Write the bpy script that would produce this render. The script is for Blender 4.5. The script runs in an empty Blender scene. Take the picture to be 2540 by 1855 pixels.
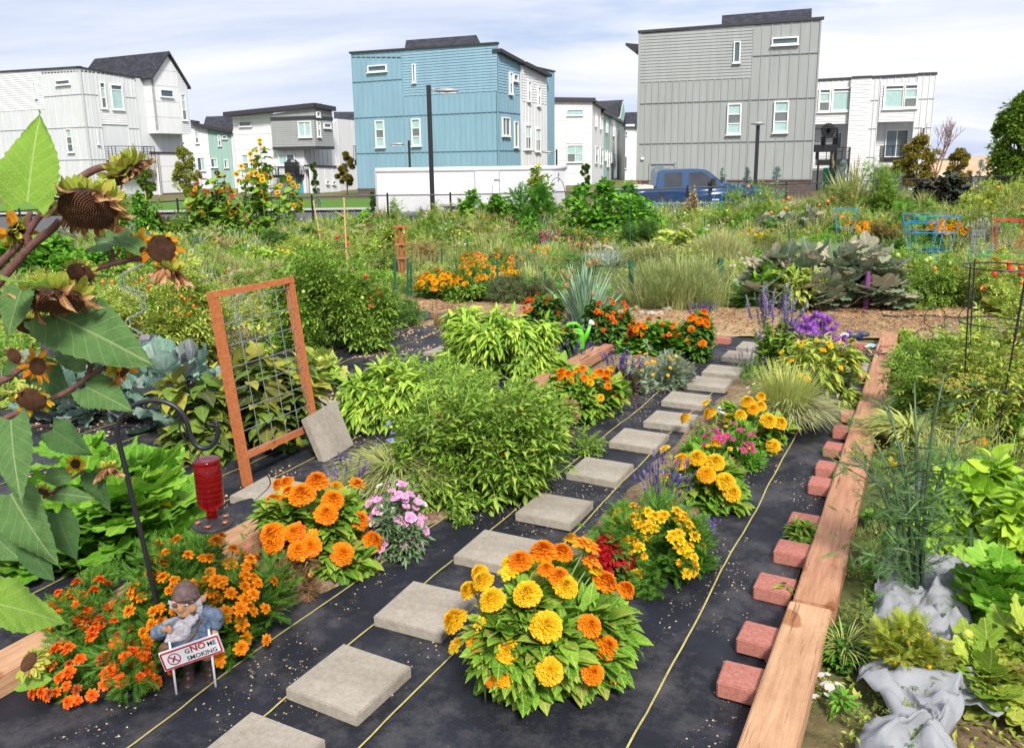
import bpy, math, random
import numpy as np
from mathutils import Vector, Matrix
rng=np.random.default_rng(7); random.seed(7)
SC=bpy.context.scene; COL=SC.collection
R=math.radians
# ---------------------------------------------------------------- camera numbers
FPX=2050.0; PIT=R(12.4); ROL=R(-.8); CAMH=1.79; CX,CY=1270.0,854.0
def smooth(t): t=max(0,min(1,t)); return t*t*(3-2*t)
def zt(x,y):
    s=smooth((y-9)/18); g=-.42+.02*max(-17,min(17,x)); t=max(0,min(1,(y-30)/10))
    return s*(g*(1-t)-.45*t)
def ray(X,Y):                      # direction seen at photo position (2262 px wide copy)
    a=X*1.1229-CX; b=Y*1.1229-CY; cr,sr=math.cos(ROL),math.sin(ROL)
    xx=(cr*a+sr*b)/FPX; u=-(-sr*a+cr*b)/FPX; c,s=math.cos(PIT),math.sin(PIT)
    return Vector((xx,c+u*s,-s+u*c))
CAM=Vector((0,0,CAMH))
def G(X,Y,z=0.0):                  # point of the terrain (raised z)
    d=ray(X,Y)
    if d.z>-.012: d.z=-.012
    t=(z-CAMH)/d.z
    for i in range(50):
        P=CAM+d*t; t+=.5*((zt(P.x,P.y)+z-CAMH)/d.z-t)
    return CAM+d*t
def D(X,Y,dep):                    # point at world depth y=dep
    d=ray(X,Y); return CAM+d*(dep/d.y)
def RP(X,Y,P0,n):                  # ray with plane
    d=ray(X,Y); P0=Vector(P0); n=Vector(n); return CAM+d*((P0-CAM).dot(n)/d.dot(n))
ZM={'Z1':(0,0,.3802),'Z2':(840,0,.3802),'Z3':(1680,0,.3802),'Z4':(0,460,.3802),'Z5':(840,460,.3802),'Z6':(1680,460,.3802),
'Z7':(0,960,.44805),'Z8':(620,960,.44805),'Z9':(1240,960,.44805),'ZA':(1880,960,.44805),'ZB':(20,20,.29053),'ZC':(420,220,.22104),
'ZD':(1560,380,.17683),'ZE':(1980,180,.23873),'ZF':(20,500,.3631),'ZG':(1320,220,.16949),'ZH':(380,1400,.18154)}
def zz(k,x,y):
    if k=='V': return x,y
    a,b,s=ZM[k]; return (a+x*s)/1.1229,(b+y*s)/1.1229
TH=R(27.3); U=Vector((math.sin(TH),math.cos(TH),0)); W=Vector((math.cos(TH),-math.sin(TH),0))
def gp(a,b,z=0): P=U*a+W*b; return Vector((P.x,P.y,zt(P.x,P.y)+z))      # garden frame
def ab(P): return P.x*U.x+P.y*U.y, P.x*W.x+P.y*W.y
# ---------------------------------------------------------------- node helpers
MATS={}
def newmat(name):
    m=bpy.data.materials.new(name); m.use_nodes=True; nt=m.node_tree; b=nt.nodes['Principled BSDF']
    return m,nt,b
def N(nt,t,**k):
    n=nt.nodes.new(t)
    for a,v in k.items():
        if a in n.inputs.keys() if isinstance(a,str) else False: n.inputs[a].default_value=v
        else: setattr(n,a,v)
    return n
def ramp(nt,fac,stops):
    r=nt.nodes.new('ShaderNodeValToRGB'); e=r.color_ramp.elements
    while len(e)<len(stops): e.new(.5)
    for i,(p,c) in enumerate(stops): e[i].position=p; e[i].color=(*c,1)
    nt.links.new(fac,r.inputs[0]); return r.outputs[0]
def noise(nt,scale,detail=4,rough=.6,coord='Object',stretch=None):
    tc=nt.nodes.new('ShaderNodeTexCoord'); v=tc.outputs[coord]
    if stretch:
        mp=nt.nodes.new('ShaderNodeMapping'); mp.inputs['Scale'].default_value=stretch; nt.links.new(v,mp.inputs[0]); v=mp.outputs[0]
    n=nt.nodes.new('ShaderNodeTexNoise'); n.inputs['Scale'].default_value=scale; n.inputs['Detail'].default_value=detail; n.inputs['Roughness'].default_value=rough
    nt.links.new(v,n.inputs['Vector']); return n.outputs['Fac']
def bump(nt,b,fac,st,dist=.01):
    n=nt.nodes.new('ShaderNodeBump'); n.inputs['Strength'].default_value=st; n.inputs['Distance'].default_value=dist
    nt.links.new(fac,n.inputs['Height']); nt.links.new(n.outputs[0],b.inputs['Normal'])
def mat(name,c,rough=.6,metal=0,var=.12,scale=8,bmp=0,bscale=60,spec=.5,stretch=None,c2=None,emit=None):
    if name in MATS: return MATS[name]
    m,nt,b=newmat(name); MATS[name]=m
    b.inputs['Roughness'].default_value=rough; b.inputs['Metallic'].default_value=metal; b.inputs['Specular IOR Level'].default_value=spec
    f=noise(nt,scale,stretch=stretch)
    lo=c2 or tuple(x*(1-var) for x in c); hi=tuple(min(1,x*(1+var)) for x in c) if not c2 else c
    nt.links.new(ramp(nt,f,[(.3,lo),(.7,hi)]),b.inputs['Base Color'])
    if bmp: bump(nt,b,noise(nt,bscale,stretch=stretch),bmp)
    if emit: b.inputs['Emission Color'].default_value=(*emit[:3],1); b.inputs['Emission Strength'].default_value=emit[3]
    return m
def leafmat(name,cols,rough=.55,trans=.28,spec=.14,vein=0):
    """leaf colours picked per leaf"""
    if name in MATS: return MATS[name]
    m,nt,b=newmat(name); MATS[name]=m
    g=nt.nodes.new('ShaderNodeNewGeometry'); n=len(cols)
    r=ramp(nt,g.outputs['Random Per Island'],[(i/max(1,n-1),c) for i,c in enumerate(cols)])
    f=noise(nt,25,3); mx=nt.nodes.new('ShaderNodeMixRGB'); mx.blend_type='MULTIPLY'; mx.inputs[0].default_value=.6
    nt.links.new(r,mx.inputs[1]); nt.links.new(ramp(nt,f,[(.3,(.36,.42,.32)),(.7,(1.02,.98,.78))] if vein>=0 else [(.3,(.75,.7,.65)),(.7,(1.05,1.05,1.05))]),mx.inputs[2])
    at=nt.nodes.new('ShaderNodeAttribute'); at.attribute_name='lc'; sp=nt.nodes.new('ShaderNodeSeparateXYZ'); nt.links.new(at.outputs['Vector'],sp.inputs[0])
    def mt(op,*a):
        q=nt.nodes.new('ShaderNodeMath'); q.operation=op
        for i,w in enumerate(a):
            if isinstance(w,(int,float)): q.inputs[i].default_value=w
            else: nt.links.new(w,q.inputs[i])
        return q.outputs[0]
    if vein>=0:
        ax=mt('ABSOLUTE',sp.outputs[0]); v1=mt('LESS_THAN',ax,.014); v2=mt('MULTIPLY',mt('GREATER_THAN',mt('SINE',mt('MULTIPLY',mt('SUBTRACT',sp.outputs[1],mt('MULTIPLY',ax,.9)),40.0)),.9),.5)
        vm=mt('MULTIPLY',mt('MULTIPLY',mt('MAXIMUM',v1,v2),sp.outputs[2]),.38); m3=nt.nodes.new('ShaderNodeMixRGB'); nt.links.new(vm,m3.inputs[0]); nt.links.new(mx.outputs[0],m3.inputs[1]); m3.inputs[2].default_value=(*[min(.8,x*1.9+.08) for x in cols[-1]],1)
    else:
        m3=nt.nodes.new('ShaderNodeMixRGB'); m3.blend_type='MULTIPLY'; nt.links.new(mt('MULTIPLY',mt('SUBTRACT',1,mt('MINIMUM',mt('MULTIPLY',sp.outputs[1],1.6),1)),sp.outputs[2]),m3.inputs[0]); nt.links.new(mx.outputs[0],m3.inputs[1]); m3.inputs[2].default_value=(.86,.62,.5,1)
    col=m3.outputs[0]
    nt.links.new(col,b.inputs['Base Color']); b.inputs['Roughness'].default_value=rough; b.inputs['Specular IOR Level'].default_value=spec
    if trans:
        t=nt.nodes.new('ShaderNodeBsdfTranslucent'); s=nt.nodes.new('ShaderNodeMixShader'); s.inputs[0].default_value=trans
        nt.links.new(col,t.inputs[0]); nt.links.new(b.outputs[0],s.inputs[1]); nt.links.new(t.outputs[0],s.inputs[2])
        nt.links.new(s.outputs[0],nt.nodes['Material Output'].inputs[0])
    return m
# ---------------------------------------------------------------- mesh builder
class MB:
    def __init__(s): s.v=[]; s.f=[]; s.m=[]; s.n=0; s.lc=[]
    def add(s,V,F,m=0):
        V=np.asarray(V,float).reshape(-1,3); s.v.append(V); s.lc.append(np.zeros((len(V),3),np.float32))
        if not isinstance(F,list): F=[F]
        for A in F:
            A=np.asarray(A,int)
            if A.ndim==1: A=A[None]
            s.f.append(A+s.n); s.m.append(np.full(len(A),m,int))
        s.n+=len(V)
    def scatter(s,T,pos,Rm,sc,m=0):
        V,F=T; V=np.asarray(V,float); n=len(pos)
        if n==0: return
        sc=np.asarray(sc,float).reshape(-1,1,1) if np.ndim(sc)<2 else np.asarray(sc)[:,None,:]
        P=np.einsum('nij,nkj->nki',Rm,V[None]*sc)+np.asarray(pos)[:,None,:]
        off=(np.arange(n)*len(V))[:,None,None]
        s.v.append(P.reshape(-1,3)); lc=np.ones((len(V),3),np.float32); lc[:,:2]=V[:,:2]; s.lc.append(np.tile(lc,(n,1))); s.sc=True
        for A in (F if isinstance(F,list) else [F]):
            A=np.asarray(A,int); B=(A[None]+off).reshape(-1,A.shape[1])+s.n
            s.f.append(B); s.m.append(np.full(len(B),m,int))
        s.n+=n*len(V)
    def box(s,c,h,M=None,m=0):         # centre, half sizes, 3x3 axes
        V=np.array([[x,y,z] for x in(-1,1) for y in(-1,1) for z in(-1,1)],float)*np.array(h)
        if M is not None: V=V@np.array(M).T
        s.add(V+np.array(c),[[0,1,3,2],[4,6,7,5],[0,4,5,1],[2,3,7,6],[0,2,6,4],[1,5,7,3]],m)
    def bbox(s,a,b,m=0): a=np.array(a,float); b=np.array(b,float); s.box((a+b)/2,abs(b-a)/2,None,m)
    def tube(s,P,r,k=6,m=0,cap=True,closed=False):
        P=np.array([tuple(p) for p in P],float); n=len(P); r=np.full(n,r) if np.ndim(r)==0 else np.array(r,float)
        t=np.gradient(P,axis=0)
        if closed: t=np.roll(P,-1,0)-np.roll(P,1,0)
        t/=np.linalg.norm(t,axis=1)[:,None]+1e-9
        x=np.cross(t[0],[0,0,1.]);
        if np.linalg.norm(x)<.1: x=np.cross(t[0],[1.,0,0])
        x/=np.linalg.norm(x); an=np.arange(k)/k*2*math.pi; V=[]
        for i in range(n):
            x=x-t[i]*np.dot(x,t[i]); x/=np.linalg.norm(x)+1e-9; y=np.cross(t[i],x)
            V.append(P[i]+r[i]*(np.cos(an)[:,None]*x+np.sin(an)[:,None]*y))
        F=[]; q=n if closed else n-1
        for i in range(q):
            a=i*k; b=((i+1)%n)*k
            for j in range(k): F.append([a+j,a+(j+1)%k,b+(j+1)%k,b+j])
        FF=[np.array(F)]
        if cap and not closed: FF+=[np.array([list(range(k))[::-1]]),np.array([[(n-1)*k+j for j in range(k)]])]
        s.add(np.vstack(V),FF,m)
    def lathe(s,prof,c=(0,0,0),k=16,m=0,M=None):   # prof: (r,z)
        an=np.arange(k)/k*2*math.pi; V=np.vstack([np.c_[r*np.cos(an),r*np.sin(an),np.full(k,z)] for r,z in prof])
        F=[[i*k+j,i*k+(j+1)%k,(i+1)*k+(j+1)%k,(i+1)*k+j] for i in range(len(prof)-1) for j in range(k)]
        if M is not None: V=V@np.array(M).T
        s.add(V+np.array(c),[np.array(F),np.array([list(range(k))[::-1]]),np.array([[(len(prof)-1)*k+j for j in range(k)]])],m)
    def ball(s,c,r,k=8,m=0,sq=(1,1,1),M=None):
        pr=[]; n=k//2+1
        V=[];F=[]
        for i in range(n):
            t=math.pi*(i+.02)/(n-1+.04)
            for j in range(k): V.append([math.sin(t)*math.cos(j/k*6.2832),math.sin(t)*math.sin(j/k*6.2832),math.cos(t)])
        for i in range(n-1):
            for j in range(k): F.append([i*k+j,(i+1)*k+j,(i+1)*k+(j+1)%k,i*k+(j+1)%k])
        V=np.array(V)*r*np.array(sq)
        if M is not None: V=V@np.array(M).T
        s.add(V+np.array(c),np.array(F),m)
    def prism(s,poly,z0,z1,m=0):       # poly of xy, vertical extrusion
        n=len(poly); z0=[z0]*n if np.ndim(z0)==0 else z0; z1=[z1]*n if np.ndim(z1)==0 else z1
        V=[(*p[:2],z0[i]) for i,p in enumerate(poly)]+[(*p[:2],z1[i]) for i,p in enumerate(poly)]
        s.add(V,[np.array([[i,(i+1)%n,n+(i+1)%n,n+i] for i in range(n)]),np.array([list(range(n))[::-1]]),np.array([list(range(n,2*n))])],m)
    def mesh(s,name,mats,smooth=False):
        me=bpy.data.meshes.new(name)
        if s.v:
            V=np.vstack(s.v); tot=[np.full(len(a),a.shape[1],np.int32) for a in s.f]; lt=np.concatenate(tot)
            L=np.concatenate([a.ravel() for a in s.f]).astype(np.int32); st=np.concatenate([[0],np.cumsum(lt)[:-1]]).astype(np.int32)
            me.vertices.add(len(V)); me.vertices.foreach_set('co',V.astype(np.float32).ravel())
            me.loops.add(len(L)); me.loops.foreach_set('vertex_index',L)
            me.polygons.add(len(lt)); me.polygons.foreach_set('loop_start',st); me.polygons.foreach_set('loop_total',lt)
            me.polygons.foreach_set('material_index',np.concatenate(s.m).astype(np.int32))
            me.polygons.foreach_set('use_smooth',np.full(len(lt),smooth))
            me.update(calc_edges=True)
            if getattr(s,'sc',0): at=me.attributes.new('lc','FLOAT_VECTOR','POINT'); at.data.foreach_set('vector',np.vstack(s.lc).ravel())
        for m_ in (mats if isinstance(mats,(list,tuple)) else [mats]): me.materials.append(m_)
        return me
    def build(s,name,mats,parent=None,loc=None,smooth=False):
        return link(name,s.mesh(name,mats,smooth),parent,loc)
def link(name,me,parent=None,loc=None,rot=None,scale=None):
    o=bpy.data.objects.new(name,me); COL.objects.link(o)
    if parent: o.parent=parent
    if loc is not None: o.location=loc
    if rot is not None: o.rotation_euler=rot
    if scale is not None: o.scale=(scale,)*3 if np.ndim(scale)==0 else scale
    return o
def tag(o,label=None,cat=None,group=None,kind=None):
    for k,v in (('label',label),('category',cat),('group',group),('kind',kind)):
        if v: o[k]=v
    return o
def thing(name,label,cat,loc=(0,0,0),rz=0,group=None,rot=None):
    o=link(name,None,None,loc,rot or (0,0,rz)); return tag(o,label,cat,group)
def copy_tree(o,parent=None,only_parts=False):
    c=o.copy(); COL.objects.link(c); c.parent=parent
    for ch in list(o.children): copy_tree(ch,c)
    return c
# ---------------------------------------------------------------- leaf templates: along +Y, face up +Z, unit length
def T_simple(w=.22,cur=.15,fold=.06):
    V=[[0,0,0],[-w,.42,fold],[0,.5,-.0],[w,.42,fold],[0,1,-cur]]
    return np.array(V),np.array([[0,3,4,2],[0,2,4,1]])
def T_leaf(w=.25,cur=.25,fold=.07,n=4,peak=.42,wav=0,serr=0,tipdrop=0):
    V=[];F=[]
    for i in range(n+1):
        t=i/n; ww=w*(math.sin(math.pi*min(1,t**.78))**.62) if 0<t<1 else 0
        ww*= (1.15 if t<peak+.1 else 1)
        if serr and 0<i<n: ww*=1+serr*(1 if i%2 else -1)
        z=-cur*t*t; dz=fold*ww/w+wav*math.sin(i*2.1)*w
        V+=[[-ww,t-.04*ww,z+dz],[0,t,z],[ww,t-.04*ww,z+dz*.8]]
    V=np.array(V)
    for i in range(n): a=i*3;b=a+3; F+=[[a,a+1,b+1,b],[a+1,a+2,b+2,b+1]]
    return V,np.array(F)
def T_heart(cur=.25,cup=.12,serr=.03,n=22,w=.42):
    """heart shaped leaf with a tip, fan mesh with an inner ring"""
    O=[]
    for i in range(n):
        a=2*math.pi*i/n
        x=math.sin(a); y=math.cos(a)          # a=0 tip
        rr=1-.0*y
        px=w*(abs(x)**1.05)*(1 if x>0 else -1)*(1.05-.25*y)
        py=.45+.55*y if y>0 else .45+.50*y+.16*abs(y)**3
        if abs(y+1)<.02: py=.1
        if serr: px*=1+serr*(1 if i%2 else -1)
        O.append((px,py))
    V=[]
    for k in (.55,1.0):
        for x,y in O:
            X=x*k; Y=.35+(y-.35)*k
            V.append([X,Y,cup*abs(X)/w-cur*max(0,Y-.2)**2+(.03*math.sin(9*Y+5*X) if k==1 else 0)])
    V.append([0,.35,-.01]); c=2*n
    F=[[i,(i+1)%n,n+(i+1)%n,n+i] for i in range(n)]; T=[[c,(i+1)%n,i] for i in range(n)]
    V=np.array(V); V[:,1]-=.1; return V,[np.array(F),np.array(T)]
def T_lobed(lobes=5,depth=.35,n=30,cup=.15,wav=.06,rad=.5,sharp=1.0,seed=0):
    r=np.random.default_rng(seed); V=[];O=[]
    for i in range(n):
        a=(i/n)*2*math.pi
        l=abs(math.cos(a*lobes/2.0))**sharp
        rr=rad*(1-depth+depth*l)*(.85+.18*math.cos(a))
        if i==n//2: rr*=.25
        rr*=1+.09*(r.random()-.5)*2*(1 if i%2 else .4)
        O.append((rr*math.sin(a),rad+rr*math.cos(a)-.1))
    for k in (.5,1.0):
        for i,(x,y) in enumerate(O):
            X=x*k;Y=rad-.1+(y-rad+.1)*k; d=math.hypot(X,Y-rad+.1)/rad
            V.append([X,Y,cup*d*d*rad+wav*rad*math.sin(i*2.4)*(k**2)])
    V.append([0,rad-.1,0]); c=2*n
    F=[[i,(i+1)%n,n+(i+1)%n,n+i] for i in range(n)]; T=[[c,(i+1)%n,i] for i in range(n)]
    return np.array(V),[np.array(F),np.array(T)]
def T_compound(k=2,w=.2,cur=.2,serr=0):
    """leaflets in pairs on a rachis"""
    S=T_simple(w,.25,.05); V=[];F=[];n=0
    L=[(0,.62,0,.40)]
    for i in range(k):
        y=.28+.34*i/max(1,k-1+.3)
        L+=[(-.02,y,1.05,.36-.03*i),(.02,y,-1.05,.36-.03*i)]
    for x,y,a,s in L:
        c,q=math.cos(a),math.sin(a); v=S[0]*s; v=np.c_[v[:,0]*c-v[:,1]*q+x,v[:,0]*q+v[:,1]*c+y,v[:,2]-cur*(y+.2)**2]
        V.append(v);F.append(S[1]+n);n+=len(v)
    V.append(np.array([[-.012,0,0],[.012,0,0],[.008,.65,-cur*.6],[-.008,.65,-cur*.6]]));F.append(np.array([[0,1,2,3]])+n)
    return np.vstack(V),np.vstack(F)
def T_blade(w=.02,cur=.4,n=5,fold=.3):
    V=[];F=[];a=0;y=z=0
    for i in range(n+1):
        t=i/n; ww=w*(1-t**2.2)+.0005
        V+=[[-ww,y,z+fold*ww],[0,y,z],[ww,y,z+fold*ww]]
        a=-cur*t*2.2; y+=math.cos(a)/n; z+=math.sin(a)/n
    for i in range(n): b=i*3; F+=[[b,b+1,b+4,b+3],[b+1,b+2,b+5,b+4]]
    return np.array(V),np.array(F)
def T_strip(w=.02,cur=.3,n=3):
    V=[];F=[];y=z=0
    for i in range(n+1):
        t=i/n; ww=w*(1-t**2)+.0004; V+=[[-ww,y,z],[ww,y,z]]; a=-cur*t*2; y+=math.cos(a)/n; z+=math.sin(a)/n
    for i in range(n): b=i*2; F.append([b,b+1,b+3,b+2])
    return np.array(V),np.array(F)
def T_feather(k=6,w=.02,cur=.1,ang=.7):
    """finely divided leaf (marigold, fennel, carrot)"""
    V=[];F=[];n=0; st=np.array([[-w,0,0],[w,0,0],[w*.7,.5,0],[0,1,-.1]]) ; sf=np.array([[0,1,2,3]])
    L=[(0,0,0,1.0)]
    for i in range(k):
        y=.18+.66*i/(k-1); s=.46*(1-.55*abs(y-.4)); L+=[(0,y,ang,s),(0,y,-ang,s)]
    for x,y,a,s in L:
        c,q=math.cos(a),math.sin(a); v=st*np.array([1 if s>.9 else 1.6,1,1])*np.array([1,s,s]); v=np.c_[v[:,0]*c-v[:,1]*q+x,v[:,0]*q+v[:,1]*c+y,v[:,2]-cur*y*y]
        V.append(v);F.append(sf+n);n+=4
    return np.vstack(V),np.vstack(F)
def frames(d,up=None,roll=None):
    d=d/(np.linalg.norm(d,axis=1)[:,None]+1e-9); n=len(d)
    if up is None: up=np.tile([0,0,1.],(n,1))+rng.normal(0,.25,(n,3))
    x=np.cross(d,up); x/=np.linalg.norm(x,axis=1)[:,None]+1e-9; z=np.cross(x,d)
    if roll is not None:
        c=np.cos(roll)[:,None];s=np.sin(roll)[:,None]; x,z=x*c+z*s,z*c-x*s
    return np.stack([x,d,z],axis=2)
from mathutils import noise as MN
def nz(x,y,s=1.0,o=0): return MN.noise(Vector((x*s+o,y*s-o,o)))
# ---------------------------------------------------------------- world
def make_world():
    w=bpy.data.worlds.new('World'); SC.world=w; w.use_nodes=True; nt=w.node_tree
    bg=nt.nodes['Background']; bg.inputs[1].default_value=.1
    sk=nt.nodes.new('ShaderNodeTexSky'); sk.sky_type='NISHITA'; sk.sun_disc=False; sk.sun_elevation=R(46); sk.sun_rotation=R(SUNAZ)
    tc=nt.nodes.new('ShaderNodeTexCoord'); sp=nt.nodes.new('ShaderNodeSeparateXYZ'); nt.links.new(tc.outputs['Generated'],sp.inputs[0])
    def mth(op,a,b=None):
        n=nt.nodes.new('ShaderNodeMath'); n.operation=op
        for i,q in enumerate((a,b)):
            if q is None: continue
            if isinstance(q,(int,float)): n.inputs[i].default_value=q
            else: nt.links.new(q,n.inputs[i])
        return n.outputs[0]
    z=mth('ADD',mth('MAXIMUM',sp.outputs[2],0),.16)
    cb=nt.nodes.new('ShaderNodeCombineXYZ'); nt.links.new(mth('DIVIDE',sp.outputs[0],z),cb.inputs[0]); nt.links.new(mth('DIVIDE',sp.outputs[1],z),cb.inputs[1])
    mp=nt.nodes.new('ShaderNodeMapping'); mp.inputs['Rotation'].default_value=(0,0,R(20)); mp.inputs['Scale'].default_value=(.62,1.3,1); nt.links.new(cb.outputs[0],mp.inputs[0])
    def ns(sc,dt,off,dist=.6):
        n=nt.nodes.new('ShaderNodeTexNoise'); n.inputs['Scale'].default_value=sc; n.inputs['Detail'].default_value=dt; n.inputs['Roughness'].default_value=.55; n.inputs['Distortion'].default_value=dist
        m2=nt.nodes.new('ShaderNodeMapping'); m2.inputs['Location'].default_value=off; nt.links.new(mp.outputs[0],m2.inputs[0]); nt.links.new(m2.outputs[0],n.inputs['Vector']); return n.outputs[0]
    cl=ramp(nt,ns(.62,7,(3.1,.4,0)),[(.36,(5.2,6.0,7.8)),(.5,(6.9,7.4,8.6)),(.62,(8.5,8.6,9.0))])
    mask=ramp(nt,ns(.45,5,(7.3,2.2,4)),[(.30,(0,0,0)),(.42,(1,1,1))])
    sky=nt.nodes.new('ShaderNodeMixRGB'); sky.inputs[0].default_value=.45; nt.links.new(sk.outputs[0],sky.inputs[1]); sky.inputs[2].default_value=(3.0,4.7,8.6,1)
    mx=nt.nodes.new('ShaderNodeMixRGB'); nt.links.new(mask,mx.inputs[0]); nt.links.new(sky.outputs[0],mx.inputs[1]); nt.links.new(cl,mx.inputs[2])
    nt.links.new(mx.outputs[0],bg.inputs[0])
SUNAZ=166; SUNEL=46
def make_sun():
    l=bpy.data.lights.new('sun','SUN'); l.energy=SUNE; l.angle=R(11); l.color=(1,.95,.87)
    o=bpy.data.objects.new('sun',l); COL.objects.link(o)
    # light comes from behind the photographer, a little to the right
    a=R(SUNAZ); e=R(SUNEL); d=Vector((math.sin(a)*math.cos(e),math.cos(a)*math.cos(e),math.sin(e)))
    o.rotation_euler=(-d).to_track_quat('-Z','Y').to_euler()
SUNE=4.5
make_world(); make_sun()
# ---------------------------------------------------------------- camera
cd=bpy.data.cameras.new('camera'); cam=bpy.data.objects.new('camera',cd); COL.objects.link(cam); SC.camera=cam
cd.sensor_fit='HORIZONTAL'; cd.sensor_width=36; cd.lens=36*FPX/2540; cd.clip_end=3000; cd.clip_start=.05
cd.shift_y=-(1855/2-CY)/2540
# photo +roll turns the horizon anticlockwise
fw=Vector((0,math.cos(PIT),-math.sin(PIT))); upv=Vector((0,math.sin(PIT),math.cos(PIT))); rt=Vector((1,0,0))
cr,sr=math.cos(ROL),math.sin(ROL)
# camera axes so that image x = cr*xx - sr*yy , image y(down) = sr*xx + cr*yy
X_=rt*cr+(-upv)*(-sr); Yd=rt*sr+(-upv)*cr
M3=Matrix((X_,-Yd,-fw)).transposed(); cam.matrix_world=Matrix.Translation(CAM)@M3.to_4x4()
SC.view_settings.view_transform='Standard'; SC.view_settings.look='None'; SC.view_settings.exposure=EXPO if 'EXPO' in globals() else .25; SC.view_settings.gamma=1
SC.render.resolution_x=1024; SC.render.resolution_y=747
SC.render.engine='CYCLES'; SC.cycles.max_bounces=6; SC.cycles.diffuse_bounces=2; SC.cycles.transmission_bounces=4; SC.cycles.transparent_max_bounces=6
# ---------------------------------------------------------------- ground
def ground_mat(name,stops,scale,stops2=None,sc2=1.2,rough=.95,bm=.6,fine=90):
    m,nt,b=newmat(name); b.inputs['Roughness'].default_value=rough; b.inputs['Specular IOR Level'].default_value=.15
    c=ramp(nt,noise(nt,scale,8,.7),stops)
    if stops2:
        mx=nt.nodes.new('ShaderNodeMixRGB'); nt.links.new(ramp(nt,noise(nt,sc2,5,.6),[(.42,(0,0,0)),(.58,(1,1,1))]),mx.inputs[0])
        nt.links.new(c,mx.inputs[1]); nt.links.new(ramp(nt,noise(nt,scale*1.4,6,.7),stops2),mx.inputs[2]); c=mx.outputs[0]
    nt.links.new(c,b.inputs['Base Color']); bump(nt,b,noise(nt,fine,6,.75),bm,.02); return m
M_soil=ground_mat('soil',[(.3,(.10,.066,.038)),(.5,(.24,.165,.10)),(.7,(.42,.32,.20))],38)
M_ground=ground_mat('garden_soil',[(.3,(.08,.055,.03)),(.55,(.20,.14,.08)),(.75,(.36,.27,.16))],14,[(.3,(.05,.08,.02)),(.7,(.16,.2,.06))],.8)
M_path=ground_mat('wood_chip_path',[(.25,(.26,.17,.09)),(.5,(.44,.31,.17)),(.75,(.60,.46,.28))],26,[(.3,(.16,.10,.06)),(.7,(.42,.28,.16))],.7,fine=140)
M_road=ground_mat('asphalt',[(.3,(.10,.10,.105)),(.7,(.17,.17,.175))],30)
M_walk=ground_mat('concrete_walk',[(.3,(.42,.41,.40)),(.7,(.55,.54,.52))],12)
M_lawn=ground_mat('lawn_grass',[(.3,(.07,.16,.02)),(.7,(.15,.30,.05))],40)
M_gravel=ground_mat('gravel',[(.3,(.35,.33,.31)),(.7,(.62,.6,.57))],60)
def sheet(name,xs,ys,fz,m,kind='structure',frame=None,parent=None):
    b=MB(); nx,ny=len(xs),len(ys); V=[]
    for y in ys:
        for x in xs:
            if frame=='g':
                P=U*y+W*x; V.append((P.x,P.y,zt(P.x,P.y)+fz(P.x,P.y,x,y)))
            else: V.append((x,y,fz(x,y)))
    i=np.arange(nx-1)[None]+np.arange(ny-1)[:,None]*nx; i=i.ravel()
    b.add(V,np.c_[i,i+1,i+1+nx,i+nx]); o=b.build(name,m,parent,smooth=True)
    if kind and not parent: o['kind']=kind
    return o
gx=np.unique(np.round(np.r_[-600,-250,np.arange(-100,-30,10),np.arange(-30,30.1,1),np.arange(40,101,10),250,600],3)); gy=np.unique(np.round(np.r_[-60,-20,np.arange(-4,42,.6),np.arange(42,110,8),200,450,900],3))
sheet('ground',gx,gy,lambda x,y:zt(x,y)-.012+.02*nz(x,y,.9)*(1 if y<30 else 0),M_ground)
# tan wood-chip path across the garden and down between the plots
def strip(name,pts,m,off=.012,nw=10,kind='structure',wob=.0,zf=None,seed=0):
    """pts: list of (left point, right point) crossing the strip, in world xy; draped on the terrain"""
    b=MB(); V=[]; P=[]
    sub=[]
    for (l0,r0),(l1,r1) in zip(pts[:-1],pts[1:]):
        n=max(2,int((Vector(l1)-Vector(l0)).length/.12)+1)
        for k in range(n): t=k/n; sub.append((Vector(l0).lerp(Vector(l1),t),Vector(r0).lerp(Vector(r1),t)))
    sub.append((Vector(pts[-1][0]),Vector(pts[-1][1])))
    for j,(l,r) in enumerate(sub):
        wd=(r-l).normalized(); l=l-wd*wob*nz(l.x,l.y,3,seed)*2; r=r+wd*wob*nz(r.x,r.y,3,seed+5)*2
        for k in range(nw+1):
            t=k/nw; p=l.lerp(r,t); h=zf(t,p) if zf else 0
            V.append((p.x,p.y,zt(p.x,p.y)+off+h))
    w_=nw+1; i=(np.arange(nw)[None]+np.arange(len(sub)-1)[:,None]*w_).ravel()
    b.add(V,np.c_[i,i+1,i+1+w_,i+w_]); o=b.build(name,m,smooth=True)
    if kind: o['kind']=kind
    return o
def xy(P): return Vector((P[0],P[1],0))
strip('wood_chip_path',[(xy(gp(9.3,-11)),xy(gp(6.6,-10))),(xy(gp(9.25,-6.6)),xy(gp(7.5,-5.3))),(xy(gp(9.5,-3.4)),xy(gp(8.35,-2.9))),(xy(gp(10.2,-2.1)),xy(gp(8.4,-1.9))),(xy(gp(11.4,0)),xy(gp(9.0,0))),(xy(gp(12.2,2.5)),xy(gp(9.7,2.5))),(xy(gp(13.2,6)),xy(gp(11,6)))],M_path,.014,12,wob=.12,zf=lambda t,p:.01*nz(p.x,p.y,5))
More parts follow.
